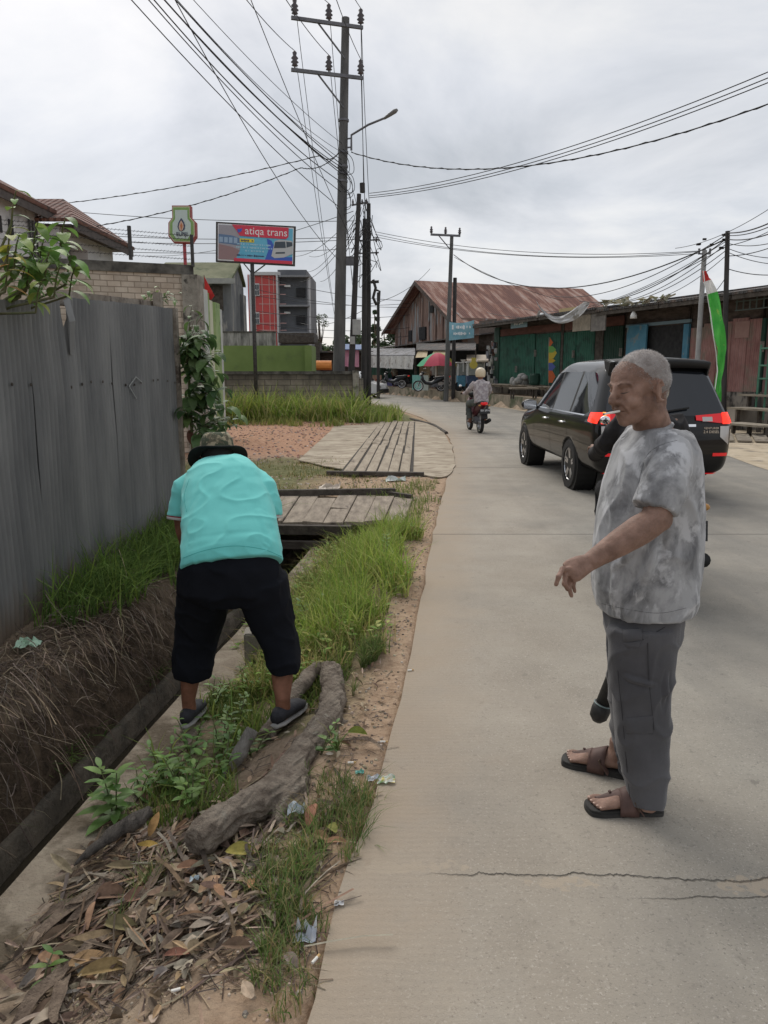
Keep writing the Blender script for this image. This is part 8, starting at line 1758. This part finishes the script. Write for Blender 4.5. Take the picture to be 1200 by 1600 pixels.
c, hw = tx(941, 1072, 964, 2.67); cc = [c + V(hw * 1.0 * math.copysign(abs(math.cos(a)) ** (2 / 2.3), math.cos(a)), .190 * math.copysign(abs(math.sin(a)) ** (2 / 2.3), math.sin(a)), 0) for a in [2 * PI * i / 48 for i in range(49)]]
q = P(1022, 796, 2.41); ax = (slv[3] - slv[2]).normalized(); u1 = (V(1, 0, 0) - ax * ax.x).normalized(); u2 = ax.cross(u1); pass
def seamline(ob, root, pls, m, Yd, r=.0014, o_=.001, nm='seam'):
 bv = BVHTree.FromPolygons([v.co + rootloc(root) for v in ob.data.vertices], [tuple(p.vertices) for p in ob.data.polygons]); c0 = V(0, 0, HC)
 for pl in pls:
  q = []
  for a, b in catmull([Vector((a, b, 0)) for a, b in pl], 8) and [(p.x, p.y) for p in catmull([Vector((a, b, 0)) for a, b in pl], 8)]:
   d = (P(a, b, Yd) - c0).normalized(); h = bv.ray_cast(c0, d)
   if h[0] is not None: q.append(h[0] + (h[1] if h[1].dot(d) < 0 else -h[1]) * o_)
  if len(q) > 2: MB().tube(q, r, 5).build(nm, m, ob, world=True, smooth=True)
seamline(shirt, man, [[(1058, 688), (1034, 695), (1012, 710), (1001, 740), (996, 772)], [(996, 789), (1015, 795), (1040, 800)], [(940, 943), (980, 952), (1030, 958), (1072, 950)]], mat('shirt_seam', (.12, .12, .125), rough=.9), 2.5, .0008, .0)
nk = MB(); q = P(1022, 668, 2.655); nk.tube([P(1019, 671, 2.65) + V(.062 * math.cos(a), .075 * math.sin(a), -.020 * -math.cos(a)) for a in [2 * PI * i / 30 for i in range(31)]], .008, 8, caps=False); nk.build('collar', MATS['tie_dye_cloth'], shirt, world=True, smooth=True)
# trousers
tr = MB();
c0, h0 = tx(946, 1062, 950, 2.67); c1_, h1 = tx(947, 1060, 985, 2.67); tr.tube([c0, c1_, P(1003, 1010, 2.67)], [(h0, .165), (h1, .17), (.115, .15)], 28, ref=(1, 0, 0), power=2.2)
def legt(rows, Y0, Y1, lat):
 pts = []; rad = []; n = len(rows)
 for i, (py, l, r) in enumerate(rows): c, hw = tx(l, r, py, lerp(Y0, Y1, i / (n - 1))); pts.append(c); rad.append((hw, lerp(*lat, i / (n - 1))))
 tr.tube(pts, rad, 26, ref=(1, 0, 0), power=2.2)
legt([(980, 950, 1059), (1030, 951, 1056), (1080, 956, 1049), (1130, 960, 1047), (1180, 968, 1046), (1220, 977, 1044), (1250, 983, 1040), (1264, 986, 1036)], 2.58, 2.5, (.095, .062))
legt([(980, 950, 1050), (1030, 948, 1035), (1080, 951, 1022), (1130, 955, 1012), (1165, 957, 1008), (1190, 962, 1006), (1204, 968, 1004)], 2.76, 2.80, (.095, .062))
M_tr = mat('grey_trousers', (.062, .060, .064), (.10, .097, .102), scale=2.5, rough=.9, bump=.08, bscale=300, sheen=.2)
FT = [(P(960, 1055, 2.5), P(1035, 1075, 2.46), .014, .006), (P(985, 1070, 2.46), P(1040, 1130, 2.44), .014, .007), (P(975, 1140, 2.44), P(1040, 1120, 2.43), .012, .006), (P(975, 1160, 2.44), P(1035, 1170, 2.42), .012, .006), (P(985, 1210, 2.42), P(1030, 1190, 2.42), .014, .008), (P(990, 1228, 2.42), P(1035, 1250, 2.42), .013, .008), (P(1000, 1215, 2.42), P(1020, 1262, 2.43), .012, .007),
  (P(960, 1175, 2.75), P(995, 1195, 2.73), .012, .008), (P(962, 1195, 2.76), P(995, 1175, 2.72), .012, .006), (P(958, 1040, 2.52), P(966, 1180, 2.46), .006, .004), (P(1040, 1050, 2.5), P(1046, 1150, 2.44), .014, .006), (P(1000, 1100, 2.43), P(1045, 1095, 2.44), .012, .006)]
trous = fuse(tr, 'trousers', M_tr, man, world=True, voxel=.006, smooth=6, disp=folds([(a, b, r * .8, h * 2.0) for a, b, r, h in FT], cloth_disp(8, .010, 5, (1, 1, .75))))
# cargo pocket, seams conform to the trousers
bvt = BVHTree.FromPolygons([v.co + rootloc(man) for v in trous.data.vertices], [tuple(p.vertices) for p in trous.data.polygons])
def onT(px, py, o_=.003):
 c = V(0, 0, HC); d = (P(px, py, 2.0) - c).normalized(); h = bvt.ray_cast(c, d); return (h[0] + (h[1] if h[1].dot(d) < 0 else -h[1]) * o_) if h[0] is not None else P(px, py, 2.45)
def tpatch(pl, name, m, o_, n=6):
 (a, b, c, d) = pl; rows = [[onT(lerp(lerp(a[0], b[0], i / n), lerp(d[0], c[0], i / n), j / n), lerp(lerp(a[1], b[1], i / n), lerp(d[1], c[1], i / n), j / n), o_ * (1 if 0 < i < n and 0 < j < n else .3)) for i in range(n + 1)] for j in range(n + 1)]
 mb = MB(); mb.grid(rows); return mb.build(name, m, trous, world=True, smooth=True)
tpatch([(973, 985), (1003, 982), (1003, 1000), (975, 1004)], 'pocket_flap', M_tr, .009); tpatch([(974, 1004), (1002, 1001), (998, 1012), (980, 1012)], 'pocket_flap', M_tr, .006)
tpatch([(978, 1122), (1020, 1118), (1020, 1146), (979, 1146)], 'pocket', M_tr, .006)
M_seam = mat('trouser_seam', (.035, .034, .036), rough=.9); mb = MB()
for pl in [[(962, 955), (966, 1050), (973, 1120), (980, 1200), (986, 1255)], [(1004, 1000), (1030, 985), (1052, 972)], [(979, 1146), (1020, 1146)], [(1012, 1005), (1014, 1060), (1022, 1140)]]:
 q = catmull([onT(a, b, .0015) for a, b in pl], 6); mb.tube(q, .0014, 5)
mb.build('seam', M_seam, trous, world=True)
if 0: hmT = MB(); c, hw = tx(986, 1036, 1262, 2.5); hmT.tube([c + V(hw * math.cos(a), .062 * math.sin(a), 0) for a in [2 * PI * i / 30 for i in range(31)]], .004, 6, caps=False); hmT.build('hem', M_tr, trous, world=True, smooth=True)
# sandals
M_sole = mat('sandal_sole', (.025, .024, .022), (.05, .047, .043), scale=12, rough=.8); M_strap = mat('sandal_leather', (.075, .042, .035), (.13, .075, .062), scale=12, rough=.65)
def sandal(q, lab):
 t = T('sandal', lab, 'sandal', q(.5, 0, -.02), group=None); outl_ = [(-.03, 0), (.0, .030), (.15, .037), (.4, .036), (.65, .045), (.85, .050), (1.0, .040), (1.05, .012), (1.06, -.018), (1.02, -.044), (.85, -.054), (.65, -.047), (.4, -.036), (.15, -.037), (.0, -.030)]
 cp = catmull([Vector((a, b, 0)) for a, b in outl_ + [outl_[0]]], 4)[:-1]; mb = MB(); base = [q(p.x, p.y, -.022) for p in cp]; mb.slab(base[::-1], (0, 0, .018)); k = [q(.5 + (p.x - .5) * .985, p.y * .95, -.004) for p in cp]; mb.slab(k[::-1], (0, 0, .007)); mb.build('sole', M_sole, t, world=True, bevel=.002)
 def band(x0, x1, h, nm, ya=-.05, yb=.05, xs0=None, wv_=0):
  rows = []
  for i in range(17):
   a = PI * i / 16; y = -.050 * math.cos(a); hh = h * math.sin(a) ** .7
   rows.append([q(lerp(x0, x1, j / 3) + (.04 * math.cos(a) if wv_ else 0), y * (1.0 if j < 2 else .98), hh * (1 - .12 * j if x1 > x0 else 1) - .012 * (1 - math.sin(a))) for j in range(4)])
  mb = MB(); mb.grid(rows); o = mb.build(nm, M_strap, t, world=True, smooth=True); m_ = o.modifiers.new('s', 'SOLIDIFY'); m_.thickness = .003; m_.offset = 1; evalmesh(o, []) ; return o
 band(.36, .62, .088, 'strap'); band(.20, .30, .085, 'ankle_strap') if False else None
 mb = MB(); rows = []
 for i in range(9):
  f = i / 8; x = lerp(.60, .90, f); w_ = lerp(.040, .007, f ** .6); z = lerp(.060, .020, f); yc = lerp(0, -.021, f); rows.append([q(x, yc - w_, z - .014 * (1 - f)), q(x, yc - w_ * .4, z + .003), q(x, yc + w_ * .4, z + .003), q(x, yc + w_, z - .014 * (1 - f))])
 mb.grid(rows); mb.tube([q(.9, -.022, .024), q(.905, -.022, -.004)], .004, 8); mb.ell(q(.72, -.012, .052), (.006, .006, .004)); o = mb.build('toe_strap', M_strap, t, world=True, smooth=True)
 mb = MB(); qq = q(.42, .047, .035); mb.bar(q(.37, .0505, .015), q(.44, .0475, .050), .004, .028, up=(q(.4, 1, 0) - q(.4, 0, 0))); mb.build('buckle', mat('buckle_bronze', (.1, .07, .05), rough=.4, metal=.6), t, world=True)
 mb = MB()
 for s_ in (-1, 1): mb.bar(q(.30, s_ * .044, -.004), q(.42, s_ * .048, .040), .004, .03, up=(q(.4, s_, 0) - q(.4, 0, 0)))
 mb.build('side_strap', M_strap, t, world=True)
sandal(q1, 'dark brown thong sandal on the standing man\'s nearer left foot'); sandal(q2, 'dark brown thong sandal on the standing man\'s farther right foot')
for qf in (q1, q2):
 nlm = MB()
 for i, (yy, ll, rr) in enumerate(((-.034, .11, .0135), (-.012, .105, .0098), (.006, .09, .0092), (.022, .072, .0088), (.036, .05, .0085))):
  nlm.ell(qf(.80 + ll * 1.6, yy, .0145), (rr * .62, rr * .62, rr * .35))
 nlm.build('toenails', mat('nail', (.42, .28, .22), rough=.35), man, world=True, smooth=True)
# the rod he holds
t = T('rod', 'dark rod with ringed rounded end held down in the right hand of the standing man', 'rod', rod_b); mb = MB(); mb.tube([rod_a, rod_a.lerp(rod_b, .45), rod_a.lerp(rod_b, .9)], [.012, .024, .031], 14); mb.build('shaft', mat('rod_dark', (.018, .019, .018), (.05, .05, .048), scale=20, rough=.6), t, world=True, smooth=True)
mb = MB(); e0 = rod_a.lerp(rod_b, .89); mb.tube([e0, e0 + rod_d * .03, e0 + rod_d * .065, e0 + rod_d * .085], [.036, .040, .037, .02], 16); mb.build('end_cap', MATS['rod_dark'], t, world=True, smooth=True); mb = MB(); mb.lathe((0, 0, 0), [(.0375, -.008), (.0395, -.008), (.0395, .0), (.0375, .0)], 20)
ring_ = MB(); e1 = e0 + rod_d * .004; u1 = rod_d.orthogonal().normalized(); u2 = rod_d.cross(u1); ring_.tube([e1 + (u1 * math.cos(a) + u2 * math.sin(a)) * .036 for a in [2 * PI * i / 24 for i in range(25)]], .003, 6, caps=False); ring_.build('ring', mat('ring_grey', (.16, .22, .22), rough=.5), t, world=True)
mb = MB(); e2 = e0 + rod_d * .03; mb.tube([e2 + V(.03, 0, 0), e2 + V(.09, 0, -.02)], .002, 5); mb.build('pin', M_steel, t, world=True)
# =============== man bending over the ditch
ben = T('person', 'man in turquoise polo shirt and bucket hat bending over the ditch', 'person', (-.75, 3.5, -.16))
RF = G(443, 1128, -.07); LF = G(297, 1128, -.20); ankR = RF + V(0, 0, .07); ankL = LF + V(0, 0, .07)
hipC = P(364, 905, 3.5); A0 = P(362, 872, 3.50); B0 = P(347, 735, 3.94)
bd = MB()
bd.tube([hipC - V(0, 0, .05), A0 + V(0, .05, -.02), A0.lerp(B0, .5) - V(0, 0, .03), B0 - V(0, .05, .04)], [(.13, .1), (.12, .07), (.13, .07), (.13, .05)], 18, ref=(1, 0, 0))
kL = P(303, 985, 3.66); kR = P(440, 985, 3.52); kL.y = 3.74; kR.y = 3.56
kL = P(305, 985, 3.70); kR = P(441, 985, 3.52)
bd.tube([P(328, 920, 3.5), kL, P(297, 1060, 3.66), ankL + V(0, -.01, .06), ankL], [.09, .06, .050, .036, .036], 14); bd.tube([P(402, 920, 3.48), kR, P(441, 1060, 3.43), ankR + V(0, -.01, .06), ankR], [.09, .062, .052, .037, .036], 14)
for F_, a_ in ((LF, .12), (RF, -.35)):
 d = V(math.sin(a_), math.cos(a_), 0) if F_ is LF else V(.35, .93, 0); bd.tube([F_ + V(0, 0, .045) - d * .03, F_ + V(0, 0, .045) + d * .05, F_ + V(0, 0, .03) + d * .16], [(.035, .032), (.038, .036), (.02, .036)], 12, ref=(0, 0, 1)); bd.tube([F_ + V(0, 0, .09), F_ + V(0, 0, .04)], .036, 10)
# arms reaching down in front
shL = P(290, 748, 3.92); shR = P(406, 748, 3.88)
for S_, pts in ((-1, [shL, P(281, 800, 3.86), P(286, 828, 3.87), P(300, 880, 4.02), P(318, 905, 4.10)]), (1, [shR, P(424, 800, 3.75), P(422, 835, 3.82), P(396, 880, 4.05), P(378, 905, 4.12)])):
 bd.tube(pts, [.036, .038, .04, .034, .026], 14); w_ = pts[-1]; d = (pts[-1] - pts[-2]).normalized(); sd_ = V(1, 0, 0)
 bd.tube([w_, w_ + d * .04, w_ + d * .085], [(.024, .018), (.038, .016), (.040, .014)], 12, ref=(1, 0, 0))
 for k in range(4): b = w_ + d * .08 + sd_ * (-.028 + .019 * k); bd.tube([b, b + d * .035 + V(0, .008, -.01), b + d * .055 + V(0, -.005, -.03)], [.009, .0088, .0075], 8)
 b = w_ + d * .03 - sd_ * S_ * .03; bd.tube([b, b + d * .03 - sd_ * S_ * .02, b + d * .055 - sd_ * S_ * .018], [.011, .010, .009], 8)
# head bowed forward
hf = V(-.1, .88, -.5); hu = V(-.15, .5, .86); HB = make_frame(P(341, 715, 4.10) - hu.normalized() * .15, hf, hu); head_shapes(bd, HB); bd.tube([B0 + V(0, -.05, -.05), B0.lerp(HB @ V(-.03, 0, .08), .6), HB @ V(-.02, 0, .1)], [(.06, .05), .055, .055], 14, ref=(1, 0, 0))
fuse(bd, 'body', M_skin2, ben, world=True, voxel=.006, smooth=4)
mb = MB(); mb.ell(HB @ V(-.018, 0, .150), (.103, .082, .088), HB.to_3x3(), 24, 16); mb.build('hair', mat('black_hair', (.02, .018, .016), rough=.7), ben, world=True, smooth=True)
# hat
ht = T('hat', 'camouflage crowned bucket hat with black brim on the bending man', 'hat', HB @ V(0, 0, .15)); c = HB @ V(-.018, 0, .185); R3 = HB.to_3x3()
def ringp(r, h, wob=0, n=36): return [c + R3 @ V(r * 1.12 * math.cos(2 * PI * i / n), r * math.sin(2 * PI * i / n), h + wob * math.sin(3 * 2 * PI * i / n + 1)) for i in range(n + 1)]
mb = MB(); mb.grid([ringp(.092, -.035), ringp(.094, 0), ringp(.088, .05, .004), ringp(.074, .075, .006), ringp(.03, .083), ringp(.001, .083)]); mb.build('crown', mat('camo_cloth', (.09, .08, .05), (.3, .26, .17), scale=22, rough=.9, lo=.44, hi=.52, c3=(.05, .06, .035), s3=26, lo3=.5, hi3=.53, bump=.1), ht, world=True, smooth=True)
mb = MB(); mb.grid([ringp(.093, -.03), ringp(.12, -.034, .004), ringp(.158, -.042, .012), ringp(.160, -.047, .012), ringp(.156, -.048, .012), ringp(.12, -.038, .004), ringp(.094, -.036)]); mb.build('brim', mat('hat_black', (.008, .009, .009), (.02, .02, .02), rough=.85), ht, world=True, smooth=True)
# polo shirt
M_polo = mat('turquoise_cloth', (.15, .58, .54), (.19, .65, .61), scale=1.6, rough=.85, bump=.06, bscale=420, spec=.25, sheen=.15)
sh = MB(); ax = (B0 - A0); rows = [(884, 283, 443, 3.45, .11), (868, 284, 441, 3.48, .125), (845, 284, 437, 3.54, .125), (815, 284, 431, 3.63, .125), (785, 284, 422, 3.73, .13), (760, 286, 414, 3.82, .13), (744, 290, 404, 3.88, .115), (730, 303, 395, 3.95, .08), (722, 318, 382, 3.99, .05)]
pts = []; rad = []
for py, l, r, Y, th in rows: c, hw = tx(l, r, py, Y); pts.append(c); rad.append((hw, th))
sh.tube(pts, rad, 34, ref=(1, 0, 0), power=2.35)
sh.tube([P(312, 744, 3.93), P(290, 763, 3.90), P(281, 792, 3.88), P(279, 808, 3.87)], [(.06, .06), (.068, .068), (.060, .062), (.058, .060)], 24, ref=(1, 0, 0)); sh.tube([P(398, 746, 3.88), P(415, 765, 3.80), P(424, 790, 3.76), P(425, 806, 3.75)], [(.055, .06), (.062, .068), (.054, .062), (.05, .060)], 24, ref=(1, 0, 0))
FB2 = [(P(300, 800, 3.55), P(350, 740, 3.75), .022, .008), (P(390, 790, 3.6), P(330, 830, 3.5), .02, .007), (P(415, 800, 3.6), P(385, 740, 3.8), .02, .006), (P(300, 850, 3.42), P(420, 835, 3.42), .02, .006), (P(320, 870, 3.4), P(400, 862, 3.4), .016, .005), (P(310, 770, 3.65), P(330, 725, 3.85), .018, .006), (P(345, 780, 3.6), P(400, 740, 3.78), .018, .005), (P(290, 870, 3.42), P(310, 820, 3.5), .02, .008), (P(430, 870, 3.4), P(405, 800, 3.55), .02, .007)]
FB3 = [(P(a, b, Y1), P(c, d, Y2), .009, .006) for a, b, Y1, c, d, Y2 in ((298, 775, 3.66, 360, 725, 3.86), (300, 792, 3.6, 372, 745, 3.76), (304, 815, 3.52, 385, 770, 3.66), (410, 775, 3.68, 375, 735, 3.84), (414, 800, 3.58, 370, 775, 3.66), (296, 850, 3.43, 350, 838, 3.44), (430, 860, 3.4, 390, 835, 3.45), (320, 745, 3.76, 335, 715, 3.9), (418, 825, 3.5, 380, 810, 3.54), (310, 835, 3.46, 345, 800, 3.56))]
ps = fuse(sh, 'polo_shirt', M_polo, ben, world=True, voxel=.0068, smooth=8, disp=folds([(a, b, r, h * .6) for a, b, r, h in FB3 + FB2], cloth_disp(7, .0065, 9, (1, 1, 1.3))))
seamline(ps, ben, [[(286, 872), (320, 860), (365, 853), (410, 858), (440, 870)], [(296, 748), (288, 775), (292, 800)]], mat('polo_seam', (.05, .36, .34), rough=.9), 3.3, .0012, .0002)
def cuffring(c, ax, ra, rb, off, th, nm, m):
 ax = ax.normalized(); u1 = (V(1, 0, 0) - ax * ax.x).normalized(); u2 = ax.cross(u1); rows = []
 for h in (0, th): rows.append([c + ax * (off + h) + u1 * ra * math.cos(a) + u2 * rb * math.sin(a) for a in [2 * PI * i / 36 for i in range(37)]])
 rows.append([p * 1 - (p - (c + ax * (off + th))) * .12 for p in rows[1]]); mb = MB(); mb.grid(rows); mb.build(nm, m, ps, world=True, smooth=True)
axl = P(279, 812, 3.87) - P(281, 792, 3.88); axr = P(425, 808, 3.75) - P(424, 790, 3.76)
cuffring(P(279, 808, 3.87), axl, .060, .062, -.006, .006, 'cuff_stripe', mat('cuff_red', (.35, .04, .05), rough=.8)); cuffring(P(279, 808, 3.87), axl, .060, .062, .0, .013, 'cuff', M_fwhite); cuffring(P(425, 806, 3.75), axr, .052, .062, -.006, .006, 'cuff_stripe', MATS['cuff_red']); cuffring(P(425, 806, 3.75), axr, .052, .062, .0, .013, 'cuff', M_fwhite)
# black three-quarter trousers
tr = MB(); c0, h0 = tx(290, 437, 862, 3.52); c1_, h1 = tx(281, 440, 885, 3.50); c2_, h2 = tx(277, 449, 920, 3.50); tr.tube([c0, c1_, c2_, P(365, 942, 3.50)], [(h0, .13), (h1, .15), (h2, .155), (.16, .12)], 32, ref=(1, 0, 0), power=2.4)
def leg2(rows, lat):
 pts = []; rad = []
 for i, (py, l, r, Y) in enumerate(rows): c, hw = tx(l, r, py, Y); pts.append(c); rad.append((hw, lerp(*lat, i / (len(rows) - 1))))
 tr.tube(pts, rad, 26, ref=(1, 0, 0), power=2.3)
leg2([(905, 278, 366, 3.5), (945, 276, 356, 3.58), (985, 274, 344, 3.64), (1020, 271, 335, 3.64), (1050, 270, 331, 3.62), (1058, 272, 329, 3.62)], (.125, .085)); leg2([(905, 366, 449, 3.48), (945, 378, 457, 3.5), (985, 398, 462, 3.5), (1020, 415, 468, 3.46), (1040, 420, 471, 3.43), (1048, 423, 470, 3.43)], (.125, .085))
M_blk = mat('black_cloth', (.006, .007, .010), (.010, .011, .015), scale=3, rough=.95, bump=.05, bscale=300, spec=.15)
pants2 = fuse(tr, 'trousers', M_blk, ben, world=True, voxel=.008, smooth=6, disp=cloth_disp(9, .010, 4, (1, 1, .8)))
# shoes
M_shoe = mat('dark_shoe', (.018, .018, .022), (.04, .04, .047), scale=20, rough=.8, bump=.1); M_ssole = mat('shoe_sole', (.25, .24, .23), (.35, .34, .32), rough=.8)
for F_, d, lab in ((LF, V(.12, .99, 0), 'dark grey slip on shoe on the left foot of the bending man'), (RF, V(.42, .9, 0), 'dark grey slip on shoe with pale sole on the right foot of the bending man')):
 d.normalize(); t = T('shoe', lab, 'shoe', F_); mb = MB(); H_ = F_ - d * .07
 q = lambda x, z: H_ + d * x + V(0, 0, z)
 mb.tube([q(-.01, .045), q(.03, .055), q(.09, .052), q(.15, .048), q(.21, .038), q(.255, .028)], [(.030, .022), (.040, .038), (.034, .043), (.034, .047), (.026, .043), (.012, .02)], 18, ref=(0, 0, 1)); mb.build('upper', M_shoe, t, world=True, smooth=True)
 mb = MB(); mb.tube([q(-.022, .012), q(.03, .012), (q(.09, .012)), q(.15, .012), q(.22, .012), q(.27, .014)], [(.012, .02), (.013, .042), (.013, .042), (.013, .049), (.012, .045), (.009, .018)], 18, ref=(0, 0, 1)); mb.build('sole', M_ssole, t, world=True, smooth=True)
# =============== riders on motorcycles
def rider(root, mjac, mtr, mhel, skin, feet=M_trim, voxel=.012):
 bd = MB(); bd.tube([(0, -.02, .86), (0, .02, 1.05), (0, .04, 1.25), (0, .06, 1.36)], [(.12, .09), (.11, .08), (.10, .07), (.07, .05)], 14, ref=(1, 0, 0)); HR = make_frame((0, .09, 1.36), (0, 1, -.05), (0, 0, 1)); head_shapes(bd, HR); bd.tube([(0, .05, 1.3), (0, .08, 1.42)], .055, 12)
 for s_ in (-1, 1):
  bd.tube([(s_ * .17, .05, 1.31), (s_ * .27, .18, 1.13), (s_ * .31, .5, 1.02), (s_ * .31, .76, 1.02)], [.02, .035, .034, .028], 10); bd.tube([(s_ * .31, .74, 1.03), (s_ * .31, .84, 1.03)], [(.03, .02), (.035, .022)], 8)
  for k in range(4): bd.tube([(s_ * (.28 + .02 * k), .83, 1.035), (s_ * (.28 + .02 * k), .87, 1.02), (s_ * (.28 + .02 * k), .86, .985)], .01, 6)
  bd.tube([(s_ * .26, .8, 1.02), (s_ * .245, .82, .99)], .011, 6)
  bd.tube([(s_ * .1, .0, .82), (s_ * .22, .42, .74), (s_ * .2, .33, .34), (s_ * .2, .36, .29)], [.085, .065, .045, .04], 12); bd.tube([(s_ * .2, .3, .3), (s_ * .21, .48, .285)], [(.03, .035), (.02, .04)], 10, ref=(0, 0, 1))
 fuse(bd, 'body', skin, root, voxel=voxel * .7, smooth=2)
 jk = MB(); jk.tube([(0, -.05, .78), (0, -.03, .9), (0, .01, 1.1), (0, .04, 1.28), (0, .06, 1.38)], [(.19, .15), (.19, .15), (.205, .145), (.20, .12), (.09, .08)], 20, ref=(1, 0, 0), power=2.3)
 for s_ in (-1, 1): jk.tube([(s_ * .16, .05, 1.30), (s_ * .27, .17, 1.13), (s_ * .31, .46, 1.02), (s_ * .31, .66, 1.02)], [.085, .07, .056, .045], 14)
 fuse(jk, 'jacket', mjac, root, voxel=voxel, smooth=4, disp=cloth_disp(8, .012, 1))
 tr = MB(); tr.tube([(0, -.06, .78), (0, .0, .86), (0, .05, .9)], [(.17, .14), (.17, .12), (.15, .1)], 16, ref=(1, 0, 0))
 for s_ in (-1, 1): tr.tube([(s_ * .1, -.02, .82), (s_ * .23, .42, .75), (s_ * .225, .4, .6), (s_ * .2, .33, .36)], [.11, .09, .08, .06], 14)
 fuse(tr, 'trousers', mtr, root, voxel=voxel, smooth=3, disp=cloth_disp(8, .01, 6))
 he = MB(); he.lathe((0, .10, 1.45), [(.115, 0), (.13, .05), (.135, .11), (.125, .17), (.095, .215), (.05, .24), (0, .245)], 24); he.build('helmet', mhel, root, smooth=True); vs = MB(); vs.ell((0, .155, 1.53), (.105, .09, .06)); vs.build('visor', M_cglass, root, smooth=True)
 for s_ in (-1, 1): sh_ = MB(); sh_.tube([(s_ * .2, .27, .285), (s_ * .205, .38, .29), (s_ * .21, .5, .28)], [(.035, .04), (.035, .045), (.018, .035)], 12, ref=(0, 0, 1)); sh_.build('shoe', feet, root, smooth=True)
def lb(root_loc, rz):   # helper
 return root_loc, rz
q = G(750, 677); bk = T('motorcycle', 'dark motorcycle with maroon tail ridden away along the middle of the road', 'motorcycle', q, R(6)); make_bike(bk, mat('maroon_plastic', (.06, .012, .018), (.09, .02, .028), rough=.3), ('KH 5914', '07 26'))
rd_ = T('person', 'rider in cream helmet and grey plaid jacket on the motorcycle down the road', 'person', q, R(6)); rider(rd_, mat('plaid_grey', (.3, .26, .27), (.46, .42, .42), scale=14, rough=.9, lo=.44, hi=.56), mat('grey_green_trousers', (.07, .08, .075), (.11, .12, .11), rough=.9), mat('cream_helmet', (.62, .5, .33), (.7, .6, .44), rough=.35, coat=.3), M_skin2, mat('brown_shoe', (.12, .06, .045), rough=.8))
# near motorcycle hidden behind the standing man
q = V(2.01, 5.22, 0);
bn = T('motorcycle', 'black motorcycle mostly hidden behind the standing man, plate and mirror showing', 'motorcycle', q, R(-9)); make_bike(bn, mat('black_plastic', (.01, .01, .011), rough=.3), ('DA 4147', '07 27'), (-1,))
rn = T('person', 'rider in black jacket behind the standing man, only one arm showing', 'person', q + V(-.18, 0, -.04), R(-11)); rider(rn, mat('black_jacket', (.012, .011, .012), (.022, .02, .022), rough=.85), mat('black_trousers_rider', (.012, .012, .014), rough=.9), mat('black_helmet', (.01, .01, .01), rough=.2, coat=.5), M_skin, voxel=.01)
# parked scooters by the stalls
for px, o, rz, lab in ((628, 3.2, 75, 'dark scooter parked left of the teal stall board'), (689, 3.6, 95, 'dark scooter parked in front of the umbrella stall')):
 q = FB_(px, o, .52)
 if px == 628: b0 = T('scooter', lab, 'scooter', q, R(rz), 'scooters parked at the stalls'); make_bike(b0, mat('scooter_dark', (.02, .022, .026), rough=.35))
 else: dup(b0, q, R(rz), lab)
q = FB_(663, 2.8, .5)
# vendor figures standing in the stalls
def stander(loc, rz, lab, mshirt, mtr, m_hair, H=1.6):
 t = T('person', lab, 'person', loc, rz); k = H / 1.6; bd = MB(); bd.tube([(0, 0, .85 * k), (0, 0, 1.1 * k), (0, 0, 1.3 * k)], [(.13, .09), (.12, .09), (.1, .07)], 12, ref=(1, 0, 0)); HR = make_frame((0, .02, 1.37 * k), (0, 1, -.2), (0, 0, 1)); head_shapes(bd, HR); bd.tube([(0, 0, 1.28 * k), (0, .0, 1.42 * k)], .05, 10)
 for s_ in (-1, 1): bd.tube([(s_ * .16, 0, 1.28 * k), (s_ * .2, .02, 1.02 * k), (s_ * .17, .16, .84 * k), (s_ * .15, .22, .8 * k)], [.045, .04, .03, .03], 10); bd.tube([(s_ * .09, 0, .85 * k), (s_ * .09, .02, .45 * k), (s_ * .09, 0, .06)], [.075, .055, .04], 10); bd.tube([(s_ * .09, -.03, .04), (s_ * .09, .16, .03)], [(.03, .035), (.02, .04)], 8, ref=(0, 0, 1))
 fuse(bd, 'body', M_skin2, t, voxel=.012, smooth=2); s2 = MB(); s2.tube([(0, 0, .8 * k), (0, 0, 1.1 * k), (0, 0, 1.3 * k), (0, 0, 1.36 * k)], [(.18, .13), (.165, .12), (.17, .1), (.07, .06)], 14, ref=(1, 0, 0))
 for s_ in (-1, 1): s2.tube([(s_ * .15, 0, 1.29 * k), (s_ * .2, .01, 1.08 * k)], .062, 10)
 fuse(s2, 'shirt', mshirt, t, voxel=.018, smooth=2); s3 = MB()
 for s_ in (-1, 1): s3.tube([(s_ * .09, 0, .88 * k), (s_ * .09, 0, .12)], [.1, .065], 10)
 fuse(s3, 'trousers', mtr, t, voxel=.018, smooth=2); mb = MB(); mb.ell(HR @ V(-.02, 0, .16), (.1, .082, .088), HR.to_3x3()); mb.build('hair', m_hair, t, smooth=True)
stander(FB_(678, 2.0, .55), R(170), 'vendor in a pale shirt standing in the shade under the umbrella', mat('vendor_shirt', (.3, .27, .24), rough=.9), M_blk, MATS['black_hair']); stander(FB_(616, 1.9, .5), R(200), 'person in a patterned pale top standing at the far stall', mat('patterned_top', (.2, .18, .15), (.45, .4, .34), scale=16, rough=.9), M_blk, MATS['black_hair'], 1.55)
